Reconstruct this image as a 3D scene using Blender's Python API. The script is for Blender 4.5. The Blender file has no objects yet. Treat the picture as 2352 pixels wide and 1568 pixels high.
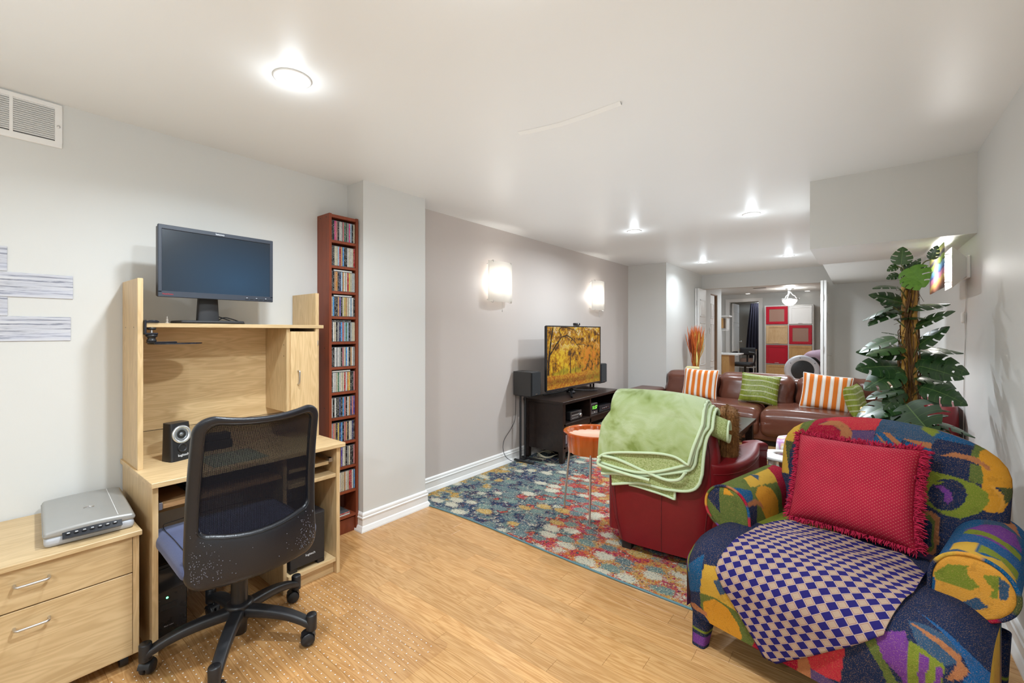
import bpy, bmesh, math, random
import numpy as np
from mathutils import Vector, Matrix
SC = bpy.context.scene
COL = SC.collection
PI = math.pi
rnd = random.Random(7)

# ---------------------------------------------------------------- camera, light, exposure
cam_d = bpy.data.cameras.new('camera')
cam = bpy.data.objects.new('camera', cam_d); COL.objects.link(cam)
YAW = math.atan((1975 - 1176) / 1006.0)
cam.location = (0, 0, 1.27)
cam.rotation_euler = (PI / 2, 0, YAW)
cam_d.sensor_fit = 'HORIZONTAL'; cam_d.sensor_width = 36.0
cam_d.lens = 36.0 * 1006.0 / 2352.0
cam_d.shift_y = -(784 - 762) / 2352.0
cam_d.clip_start = 0.02
SC.camera = cam
w = bpy.data.worlds.new('world'); SC.world = w; w.use_nodes = True
w.node_tree.nodes['Background'].inputs[0].default_value = (1, 0.97, 0.93, 1)
w.node_tree.nodes['Background'].inputs[1].default_value = 0.3
SC.view_settings.view_transform = 'Standard'
SC.view_settings.look = 'None'
SC.view_settings.exposure = 0.17
SC.view_settings.gamma = 1.0
SC.view_settings.use_curve_mapping = False
SC.cycles.use_denoising = True
SC.cycles.max_bounces = 8
SC.cycles.diffuse_bounces = 5
SC.cycles.sample_clamp_indirect = 6.0
WARM = (0.885, 0.985, 1.065)
def point(loc, watts, radius=0.05, color=WARM, name='lamp_light'):
    d = bpy.data.lights.new(name, 'POINT'); d.energy = watts; d.color = color; d.shadow_soft_size = radius
    o = bpy.data.objects.new(name, d); o.location = loc; COL.objects.link(o); return o
def disk(loc, watts, size=0.12, color=WARM, spread=170, name='fill_disk'):
    d = bpy.data.lights.new(name, 'AREA'); d.shape = 'DISK'; d.size = size; d.energy = watts; d.color = color
    d.spread = math.radians(spread)
    o = bpy.data.objects.new(name, d); o.location = loc; COL.objects.link(o); return o
CEIL = 2.24
POTS = [(-1.70, 0.79), (-1.70, 4.03), (-0.70, 4.05), (-1.71, 6.43), (-0.71, 6.55)]
POTS_BEHIND = [(-0.70, 0.79), (-1.70, -1.6), (-0.2, -1.4)]
for i, (x, y) in enumerate(POTS + POTS_BEHIND):
    disk((x, y, CEIL - 0.012), (14, 24, 24, 6.5, 16, 30, 8, 38)[i], spread=(150 if i in (0, 3, 4) else 170), name='pot_light')
    point((x, y, CEIL - 0.07), 0.7, 0.04, name='pot_glow')
# added fill: unseen area lights throwing soft light up at the ceiling
def bounce(x, y, z, sx, sy, watts):
    d = bpy.data.lights.new('fill_uplight', 'AREA'); d.shape = 'RECTANGLE'; d.size = sx; d.size_y = sy; d.energy = watts; d.color = (.885, .985, 1.06)
    o = bpy.data.objects.new('fill_uplight', d); o.location = (x, y, z); o.rotation_euler = (PI, 0, 0); COL.objects.link(o)
bounce(-1.0, -.9, 1.4, 2.6, 2.6, 13)
bounce(-1.1, 2.6, 1.42, 2.2, 3.0, 10.5)
bounce(-.9, 6.2, 1.42, 1.8, 2.0, 8)

# ---------------------------------------------------------------- geometry helpers
class G:
    def __init__(s):
        s.v = []; s.f = []; s.sm = []; s.uv = []; s.has_uv = False; s.mi = []
    def add(s, vs, fs, smooth=True, uvs=None, mi=0):
        o = len(s.v); s.v += [tuple(p) for p in vs]; s.f += [tuple(i + o for i in f) for f in fs]
        s.sm += [smooth] * len(fs); s.mi += [mi] * len(fs)
        if uvs is not None: s.has_uv = True; s.uv += list(uvs)
        else: s.uv += [(0, 0)] * len(vs)
        return s
    def box(s, x0, x1, y0, y1, z0, z1, b=0.0, mi=0):
        if x0 > x1: x0, x1 = x1, x0
        if y0 > y1: y0, y1 = y1, y0
        if z0 > z1: z0, z1 = z1, z0
        if b <= 0:
            vs = [(x, y, z) for x in (x0, x1) for y in (y0, y1) for z in (z0, z1)]
            fs = [(0, 1, 3, 2), (4, 6, 7, 5), (0, 4, 5, 1), (2, 3, 7, 6), (0, 2, 6, 4), (1, 5, 7, 3)]
            return s.add(vs, fs, False, mi=mi)
        b = min(b, (x1 - x0) * .45, (y1 - y0) * .45, (z1 - z0) * .45)
        vs = []; idx = {}
        X = (x0, x1); Y = (y0, y1); Z = (z0, z1)
        for i in (0, 1):
            for j in (0, 1):
                for k in (0, 1):
                    sx, sy, sz = 1 - 2 * i, 1 - 2 * j, 1 - 2 * k
                    for ax in range(3):
                        p = [X[i] + sx * b, Y[j] + sy * b, Z[k] + sz * b]; p[ax] = (X[i], Y[j], Z[k])[ax]
                        idx[(i, j, k, ax)] = len(vs); vs.append(tuple(p))
        fs = []
        for ax in range(3):
            o1, o2 = [a for a in range(3) if a != ax]
            for sd in (0, 1):
                loop = []
                for (p, q) in ((0, 0), (1, 0), (1, 1), (0, 1)):
                    t = [0, 0, 0]; t[ax] = sd; t[o1] = p; t[o2] = q; loop.append(idx[(t[0], t[1], t[2], ax)])
                fs.append(tuple(loop))
        for ax in range(3):
            o1, o2 = [a for a in range(3) if a != ax]
            for p in (0, 1):
                for q in (0, 1):
                    ks = []
                    for e in (0, 1):
                        t = [0, 0, 0]; t[ax] = e; t[o1] = p; t[o2] = q; ks.append(tuple(t))
                    fs.append((idx[ks[0] + (o1,)], idx[ks[1] + (o1,)], idx[ks[1] + (o2,)], idx[ks[0] + (o2,)]))
        for i in (0, 1):
            for j in (0, 1):
                for k in (0, 1): fs.append((idx[(i, j, k, 0)], idx[(i, j, k, 1)], idx[(i, j, k, 2)]))
        return s.add(vs, fs, False, mi=mi)
    def rbox(s, c, half, r, n=8, fn=None, M=None):
        """rounded box: c centre, half sizes, r corner radius, fn deforms unit-cube point"""
        vs = {}; V = []; F = []; U = []
        def vid(p, uv):
            k = (round(p[0], 4), round(p[1], 4), round(p[2], 4))
            if k in vs: return vs[k]
            q = [p[i] * half[i] for i in range(3)]
            inn = [max(-(half[i] - r), min(half[i] - r, q[i])) for i in range(3)]
            d = Vector([q[i] - inn[i] for i in range(3)])
            if d.length > 1e-9: d = d.normalized() * r
            out = Vector(inn) + d
            if fn: out = Vector(fn(out, p))
            if M is not None: out = M @ out
            else: out = out + Vector(c)
            vs[k] = len(V); V.append(tuple(out)); U.append((p[0] * .5 + .5, p[2] * .5 + .5)); return vs[k]
        def co(t, i):   # more samples near the rounded edges
            e = min(.95, r / half[i]); a = 1 - e
            m = n
            if t <= .25: return -1 + e * (t / .25) 
            if t >= .75: return 1 - e * ((1 - t) / .25)
            return -a + 2 * a * (t - .25) / .5
        for ax in range(3):
            o1, o2 = [a for a in range(3) if a != ax]
            for sd in (-1, 1):
                g = []
                for i in range(n + 1):
                    row = []
                    for j in range(n + 1):
                        p = [0, 0, 0]; p[ax] = sd; p[o1] = co(i / n, o1); p[o2] = co(j / n, o2); row.append(vid(p, None))
                    g.append(row)
                for i in range(n):
                    for j in range(n):
                        q = (g[i][j], g[i + 1][j], g[i + 1][j + 1], g[i][j + 1])
                        if len(set(q)) == 4: F.append(q)
        return s.add(V, F, True, U)
    def tube(s, path, r, n=10, cap=True, closed=False):
        P = [Vector(p) for p in path]; m = len(P)
        rr = r if isinstance(r, (list, tuple)) else [r] * m
        vs = []; fs = []
        prev = None
        for i, p in enumerate(P):
            if closed: t = (P[(i + 1) % m] - P[i - 1])
            else: t = (P[min(i + 1, m - 1)] - P[max(i - 1, 0)])
            t = t.normalized() if t.length > 1e-9 else Vector((0, 0, 1))
            if prev is None:
                a = Vector((0, 0, 1)) if abs(t.z) < .9 else Vector((1, 0, 0))
                u = t.cross(a).normalized()
            else:
                u = prev - t * prev.dot(t)
                u = u.normalized() if u.length > 1e-9 else t.orthogonal().normalized()
            prev = u; v = t.cross(u)
            for k in range(n):
                a = 2 * PI * k / n; vs.append(p + (u * math.cos(a) + v * math.sin(a)) * rr[i])
        mm = m if closed else m - 1
        for i in range(mm):
            for k in range(n):
                k2 = (k + 1) % n; i2 = (i + 1) % m
                fs.append((i * n + k, i * n + k2, i2 * n + k2, i2 * n + k))
        s.add(vs, fs, True)
        if cap and not closed:
            s.add(vs[:n], [tuple(range(n - 1, -1, -1))], False); s.add(vs[-n:], [tuple(range(n))], False)
        return s
    def cyl(s, p0, p1, r0, r1=None, n=20, cap=True):
        return s.tube([p0, p1], [r0, r1 if r1 is not None else r0], n, cap)
    def lathe(s, prof, c=(0, 0, 0), n=32, axis='z', cap=False):
        vs = []; fs = []
        for (r, h) in prof:
            for k in range(n):
                a = 2 * PI * k / n; x, y = r * math.cos(a), r * math.sin(a)
                if axis == 'z': p = (x, y, h)
                elif axis == 'x': p = (h, x, y)
                else: p = (x, h, y)
                vs.append((p[0] + c[0], p[1] + c[1], p[2] + c[2]))
        for i in range(len(prof) - 1):
            for k in range(n):
                k2 = (k + 1) % n; fs.append((i * n + k, i * n + k2, (i + 1) * n + k2, (i + 1) * n + k))
        s.add(vs, fs, True)
        return s
    def grid(s, fn, nu, nv, closeu=False, closev=False, smooth=True):
        vs = []; uv = []; fs = []
        for i in range(nu + (0 if closeu else 1)):
            for j in range(nv + (0 if closev else 1)):
                u, v = i / nu, j / nv; vs.append(tuple(fn(u, v))); uv.append((u, v))
        cu = nu if closeu else nu + 1; cv = nv if closev else nv + 1
        for i in range(nu):
            for j in range(nv):
                i2 = (i + 1) % cu; j2 = (j + 1) % cv
                fs.append((i * cv + j, i2 * cv + j, i2 * cv + j2, i * cv + j2))
        return s.add(vs, fs, smooth, uv)
    def sheet(s, fn, nu, nv, th):
        """two-sided sheet with thickness th along the surface normal"""
        P = [[Vector(fn(i / nu, j / nv)) for j in range(nv + 1)] for i in range(nu + 1)]
        top = []; bot = []; uv = []
        for i in range(nu + 1):
            for j in range(nv + 1):
                a = P[min(i + 1, nu)][j] - P[max(i - 1, 0)][j]; b = P[i][min(j + 1, nv)] - P[i][max(j - 1, 0)]
                nrm = a.cross(b); nrm = nrm.normalized() if nrm.length > 1e-12 else Vector((0, 0, 1))
                top.append(P[i][j] + nrm * th * .5); bot.append(P[i][j] - nrm * th * .5); uv.append((i / nu, j / nv))
        N = len(top); w_ = nv + 1; fs = []
        for i in range(nu):
            for j in range(nv):
                q = (i * w_ + j, (i + 1) * w_ + j, (i + 1) * w_ + j + 1, i * w_ + j + 1)
                fs.append(q); fs.append(tuple(N + k for k in reversed(q)))
        ring = [(0, j) for j in range(nv)] + [(i, nv) for i in range(nu)] + [(nu, j) for j in range(nv, 0, -1)] + [(i, 0) for i in range(nu, 0, -1)]
        R = [i * w_ + j for i, j in ring]
        for k in range(len(R)):
            a, b = R[k], R[(k + 1) % len(R)]; fs.append((a, b, N + b, N + a))
        return s.add(top + bot, fs, True, uv + uv)
    def prism(s, poly, h0, h1, axis='z', smooth=False):
        """extrude 2D polygon (a,b) along axis from h0 to h1"""
        def mk(a, b, h):
            return (a, b, h) if axis == 'z' else ((h, a, b) if axis == 'x' else (a, h, b))
        n = len(poly)
        vs = [mk(a, b, h0) for a, b in poly] + [mk(a, b, h1) for a, b in poly]
        s.add(vs, [(i, (i + 1) % n, n + (i + 1) % n, n + i) for i in range(n)], smooth)
        s.add(vs, [tuple(range(n))[::-1], tuple(range(n, 2 * n))], False)
        return s
    def xf(s, M, start=0):
        s.v[start:] = [tuple(M @ Vector(p)) for p in s.v[start:]]; return s
MW = {}
def inv_of(o):
    M = Matrix.Identity(4)
    while o is not None:
        M = MW.get(o.name, Matrix.Identity(4)) @ M if True else M
        o = o.parent
    return M.inverted()
def mesh_of(g, name, mats, local_M=None):
    me = bpy.data.meshes.new(name)
    vs = g.v if local_M is None else [tuple(local_M @ Vector(p)) for p in g.v]
    me.from_pydata(vs, [], g.f)
    me.polygons.foreach_set('use_smooth', g.sm)
    if any(g.mi): me.polygons.foreach_set('material_index', g.mi)
    if g.has_uv:
        l = me.uv_layers.new(name='UVMap')
        vi = np.zeros(len(me.loops), dtype=np.int32); me.loops.foreach_get('vertex_index', vi)
        l.data.foreach_set('uv', np.array(g.uv, dtype=np.float32)[vi].ravel())
    for m in (mats if isinstance(mats, (list, tuple)) else [mats]): me.materials.append(m)
    bm = bmesh.new(); bm.from_mesh(me); bmesh.ops.recalc_face_normals(bm, faces=bm.faces); bm.to_mesh(me); bm.free()
    return me
def part(name, g, mats, parent, label=None, local=False, cols=None):
    """a mesh under parent; geometry written in world space unless local"""
    me = mesh_of(g, name, mats, None if local else inv_of(parent))
    if cols is not None: paint(me, cols)
    o = bpy.data.objects.new(name, me); COL.objects.link(o); o.parent = parent
    if label: o['label'] = label
    return o
def paint(me, cols):
    a = me.color_attributes.new('Col', 'FLOAT_COLOR', 'POINT')
    c = np.ones((len(me.vertices), 4), dtype=np.float32); c[:, :3] = cols
    a.data.foreach_set('color', c.ravel())
def solo(name, g, mats, label, cat, group=None, kind=None, cols=None):
    """a thing that is one mesh; origin at its base"""
    xs = [p[0] for p in g.v]; ys = [p[1] for p in g.v]; zs = [p[2] for p in g.v]
    loc = Vector(((min(xs) + max(xs)) / 2, (min(ys) + max(ys)) / 2, min(zs)))
    me = mesh_of(g, name, mats, Matrix.Translation(-loc))
    if cols is not None: paint(me, cols)
    o = bpy.data.objects.new(name, me); COL.objects.link(o); o.location = loc
    MW[o.name] = Matrix.Translation(loc)
    return tag(o, label, cat, group, kind)
def tag(o, label, cat, group=None, kind=None):
    o['label'] = label; o['category'] = cat
    if group: o['group'] = group
    if kind: o['kind'] = kind
    return o
def thing(name, label, cat, loc=(0, 0, 0), rz=0.0, group=None):
    o = bpy.data.objects.new(name, None); COL.objects.link(o)
    o.empty_display_size = .1; o.location = loc; o.rotation_euler = (0, 0, rz)
    MW[o.name] = Matrix.Translation(loc) @ Matrix.Rotation(rz, 4, 'Z')
    return tag(o, label, cat, group)
def struct(name, g, mats, parent=None):
    me = mesh_of(g, name, mats); o = bpy.data.objects.new(name, me); COL.objects.link(o)
    if parent is not None: o.parent = parent
    else: o['kind'] = 'structure'
    return o
def catmull(pts, n=8, closed=False):
    P = [Vector(p) for p in pts]; out = []
    m = len(P); rng = range(m if closed else m - 1)
    for i in rng:
        p1, p2 = P[i], P[(i + 1) % m]
        p0 = P[i - 1] if (closed or i > 0) else p1 * 2 - p2
        p3 = P[(i + 2) % m] if (closed or i + 2 < m) else p2 * 2 - p1
        for k in range(n):
            t = k / n
            out.append(0.5 * ((2 * p1) + (p2 - p0) * t + (2 * p0 - 5 * p1 + 4 * p2 - p3) * t * t + (3 * p1 - p0 - 3 * p2 + p3) * t ** 3))
    if not closed: out.append(P[-1])
    return out
def text_part(name, s, size, M, mat, parent, depth=0.0004, world=True):
    """lettering as thin mesh; M places text (x right, y up, z out)"""
    cu = bpy.data.curves.new(name, 'FONT'); cu.body = s; cu.size = size; cu.extrude = depth
    cu.align_x = 'CENTER'; cu.align_y = 'CENTER'; cu.resolution_u = 3
    to = bpy.data.objects.new('tmp_text', cu); COL.objects.link(to)
    dg = bpy.context.evaluated_depsgraph_get(); dg.update()
    me = bpy.data.meshes.new_from_object(to.evaluated_get(dg))
    bpy.data.objects.remove(to); bpy.data.curves.remove(cu)
    me.name = name
    me.transform((inv_of(parent) if world else Matrix.Identity(4)) @ M)
    me.materials.clear(); me.materials.append(mat)
    o = bpy.data.objects.new(name, me); COL.objects.link(o); o.parent = parent; return o
def frame_M(origin, xdir, ydir):
    x = Vector(xdir).normalized(); y = Vector(ydir).normalized(); z = x.cross(y)
    M = Matrix.Identity(4)
    for i in range(3): M[i][0] = x[i]; M[i][1] = y[i]; M[i][2] = z[i]; M[i][3] = origin[i]
    return M

# ---------------------------------------------------------------- materials
def lin(c):
    return tuple((x / 12.92 if x <= .04045 else ((x + .055) / 1.055) ** 2.4) for x in c)
def hx(s):
    s = s.lstrip('#'); return lin([int(s[i:i + 2], 16) / 255 for i in (0, 2, 4)])
class N:
    def __init__(s, name):
        s.m = bpy.data.materials.new(name); s.m.use_nodes = True; s.t = s.m.node_tree
        s.n = s.t.nodes; s.b = s.n['Principled BSDF']
    def new(s, typ, **kw):
        n = s.n.new(typ)
        for k, v in kw.items():
            if k.startswith('_'): n.inputs[int(k[1:]) if k[1:].isdigit() else k[1:].replace('_', ' ')].default_value = v
            else: setattr(n, k, v)
        return n
    def l(s, a, b): s.t.links.new(a, b)
    def coord(s, scale=(1, 1, 1), kind='Object', loc=None):
        tc = s.new('ShaderNodeTexCoord'); mp = s.new('ShaderNodeMapping'); mp.inputs['Scale'].default_value = scale
        s.l(tc.outputs[kind], mp.inputs['Vector'])
        if loc is not None: s.l(loc, mp.inputs['Location'])
        return mp.outputs['Vector']
    def noise(s, vec, scale, detail=3, rough=.55, dist=0.0):
        n = s.new('ShaderNodeTexNoise'); n.inputs['Scale'].default_value = scale; n.inputs['Detail'].default_value = detail
        n.inputs['Roughness'].default_value = rough; n.inputs['Distortion'].default_value = dist
        if vec is not None: s.l(vec, n.inputs['Vector'])
        return n.outputs['Fac']
    def ramp(s, fac, stops, interp='LINEAR'):
        r = s.new('ShaderNodeValToRGB'); cr = r.color_ramp; cr.interpolation = interp
        while len(cr.elements) < len(stops): cr.elements.new(.5)
        for e, (p, c) in zip(cr.elements, stops):
            e.position = p; e.color = (*c, 1) if len(c) == 3 else c
        s.l(fac, r.inputs['Fac']); return r.outputs['Color']
    def mix(s, fac, a, b, mode='MIX'):
        m = s.new('ShaderNodeMix'); m.data_type = 'RGBA'; m.blend_type = mode
        for sock, v in ((m.inputs['Factor'], fac), (m.inputs['A'], a), (m.inputs['B'], b)):
            pass
        def put(i, v):
            if hasattr(v, 'is_output'): s.l(v, m.inputs[i])
            else: m.inputs[i].default_value = v if not isinstance(v, tuple) else ((*v, 1) if len(v) == 3 else v)
        put(0, fac); put(6, a); put(7, b); return m.outputs[2]
    def math(s, op, a, b=0.0, c=None):
        m = s.new('ShaderNodeMath', operation=op)
        for i, v in enumerate((a, b, c)):
            if v is None: continue
            if hasattr(v, 'is_output'): s.l(v, m.inputs[i])
            else: m.inputs[i].default_value = v
        return m.outputs[0]
    def col(s, c):
        if hasattr(c, 'is_output'): s.l(c, s.b.inputs['Base Color'])
        else: s.b.inputs['Base Color'].default_value = (*c, 1)
    def bump(s, h, strength=.2, dist=.01):
        b = s.new('ShaderNodeBump'); b.inputs['Strength'].default_value = strength; b.inputs['Distance'].default_value = dist
        s.l(h, b.inputs['Height']); s.l(b.outputs[0], s.b.inputs['Normal'])
    def set(s, rough=.5, metal=0, spec=.5, **kw):
        s.b.inputs['Roughness'].default_value = rough; s.b.inputs['Metallic'].default_value = metal
        s.b.inputs['Specular IOR Level'].default_value = spec
        for k, v in kw.items(): s.b.inputs[k.replace('_', ' ')].default_value = v
        return s
_pm = {}
def plain(name, c, rough=.5, metal=0, spec=.5, var=.06, scale=30, bump=0.0):
    """near-uniform colour with a faint procedural variation"""
    if name in _pm: return _pm[name]
    c = hx(c) if isinstance(c, str) else c
    k = N(name); k.set(rough, metal, spec)
    v = k.coord(); f = k.noise(v, scale, 3)
    k.col(k.mix(f, tuple(x * (1 - var) for x in c), tuple(min(1, x * (1 + var)) for x in c)))
    if bump: k.bump(f, bump, .004)
    _pm[name] = k.m; return k.m
def wood(name, dark, light, scale=(1, 18, 18), rough=.42, wave=.5, rand=True, spec=.4, ring=2.2):
    k = N(name); k.set(rough, 0, spec)
    loc = None
    if rand:
        oi = k.new('ShaderNodeObjectInfo'); sc = k.new('ShaderNodeVectorMath', operation='SCALE'); cb = k.new('ShaderNodeCombineXYZ')
        k.l(oi.outputs['Random'], cb.inputs[0]); k.l(oi.outputs['Random'], cb.inputs[1]); k.l(oi.outputs['Random'], cb.inputs[2])
        k.l(cb.outputs[0], sc.inputs[0]); sc.inputs[3].default_value = 37.0; loc = sc.outputs[0]
    v = k.coord(scale, loc=loc)
    f1 = k.noise(v, 2.0, 5, .6, .6); f2 = k.noise(v, ring, 2, .5, .4)
    wv = k.new('ShaderNodeMath', operation='SINE'); k.l(k.math('MULTIPLY', f2, 60.0), wv.inputs[0])
    g = k.math('ADD', k.math('MULTIPLY', f1, 1 - wave * .5), k.math('MULTIPLY', k.math('MULTIPLY_ADD', wv.outputs[0], .5, .5), wave * .5))
    c = k.ramp(g, [(.25, dark), (.7, light)])
    if rand:
        oi2 = k.new('ShaderNodeObjectInfo')
        c = k.mix(1.0, c, k.ramp(oi2.outputs['Random'], [(0, (.86, .86, .86)), (1, (1.06, 1.05, 1.04))]), 'MULTIPLY')
    k.col(c); k.bump(g, .06, .002); return k.m
def leather(name, c, rough=.38, spec=.5, scale=140, crease=.25, coat=.0):
    k = N(name); k.set(rough, 0, spec)
    c = hx(c) if isinstance(c, str) else c
    v = k.coord(); vo = k.new('ShaderNodeTexVoronoi'); vo.inputs['Scale'].default_value = scale; k.l(v, vo.inputs['Vector'])
    n1 = k.noise(v, 9, 4, .6)
    k.col(k.mix(n1, tuple(x * .8 for x in c), tuple(min(1, x * 1.2) for x in c)))
    h = k.math('ADD', k.math('MULTIPLY', vo.outputs['Distance'], .25), k.math('MULTIPLY', n1, crease * 6))
    k.bump(h, .12, .006)
    if coat: k.b.inputs['Coat Weight'].default_value = coat; k.b.inputs['Coat Roughness'].default_value = .2
    return k.m
def fabric(name, c, scale=260, rough=.95, bump=.25, var=.18):
    k = N(name); k.set(rough, 0, .15)
    c = hx(c) if isinstance(c, str) else c
    v = k.coord(); f = k.noise(v, scale, 2, .6)
    k.col(k.mix(f, tuple(x * (1 - var) for x in c), tuple(min(1, x * (1 + var)) for x in c))); k.bump(f, bump, .003)
    k.b.inputs['Sheen Weight'].default_value = .15
    return k.m
def emit(name, c, s):
    k = N(name); k.col(c); k.b.inputs['Emission Color'].default_value = (*c, 1); k.b.inputs['Emission Strength'].default_value = s; return k.m
def paint_wall(name, c, rough=.55, spec=.3):
    k = N(name); k.set(rough, 0, spec); c = hx(c) if isinstance(c, str) else c
    v = k.coord(); f = k.noise(v, 160, 2); f2 = k.noise(v, 1.1, 3)
    k.col(k.mix(f2, tuple(x * .975 for x in c), tuple(min(1, x * 1.02) for x in c))); k.bump(f, .05, .002); return k.m

M_WALL = paint_wall('wall_paint_grey', (.65, .65, .628))
M_TAUPE = paint_wall('wall_paint_taupe', (.56, .505, .47))
M_CEIL = paint_wall('ceiling_paint', (.785, .79, .775), .40, .5)
M_TRIM = plain('trim_white', (.80, .79, .77), .35, var=.02)
M_WHITE = plain('white_enamel', (.82, .81, .79), .3, var=.02)
M_WHITEP = plain('white_plastic', (.78, .78, .76), .4, var=.02)
M_BLACK = plain('black_plastic', (.012, .012, .014), .38, var=.1)
M_BLACKM = plain('black_matt', (.018, .018, .02), .6, var=.1)
M_CHROME = plain('chrome', (.75, .75, .77), .18, 1.0, var=.02)
M_NICKEL = plain('brushed_nickel', (.62, .61, .6), .35, 1.0, var=.03)
M_MAPLE = wood('maple_laminate', (.52, .355, .175), (.67, .485, .265), (9, 1.0, 9), .38)
M_MAPLEV = wood('maple_laminate_upright', (.52, .355, .175), (.67, .485, .265), (9, 9, 1.0), .38)
M_ESP = wood('espresso_wood', (.012, .007, .006), (.030, .017, .013), (10, 1.2, 10), .3, .3)
M_CHERRY = wood('cherry_wood', (.17, .035, .014), (.24, .055, .022), (14, 14, 1.2), .4, .3)
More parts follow.
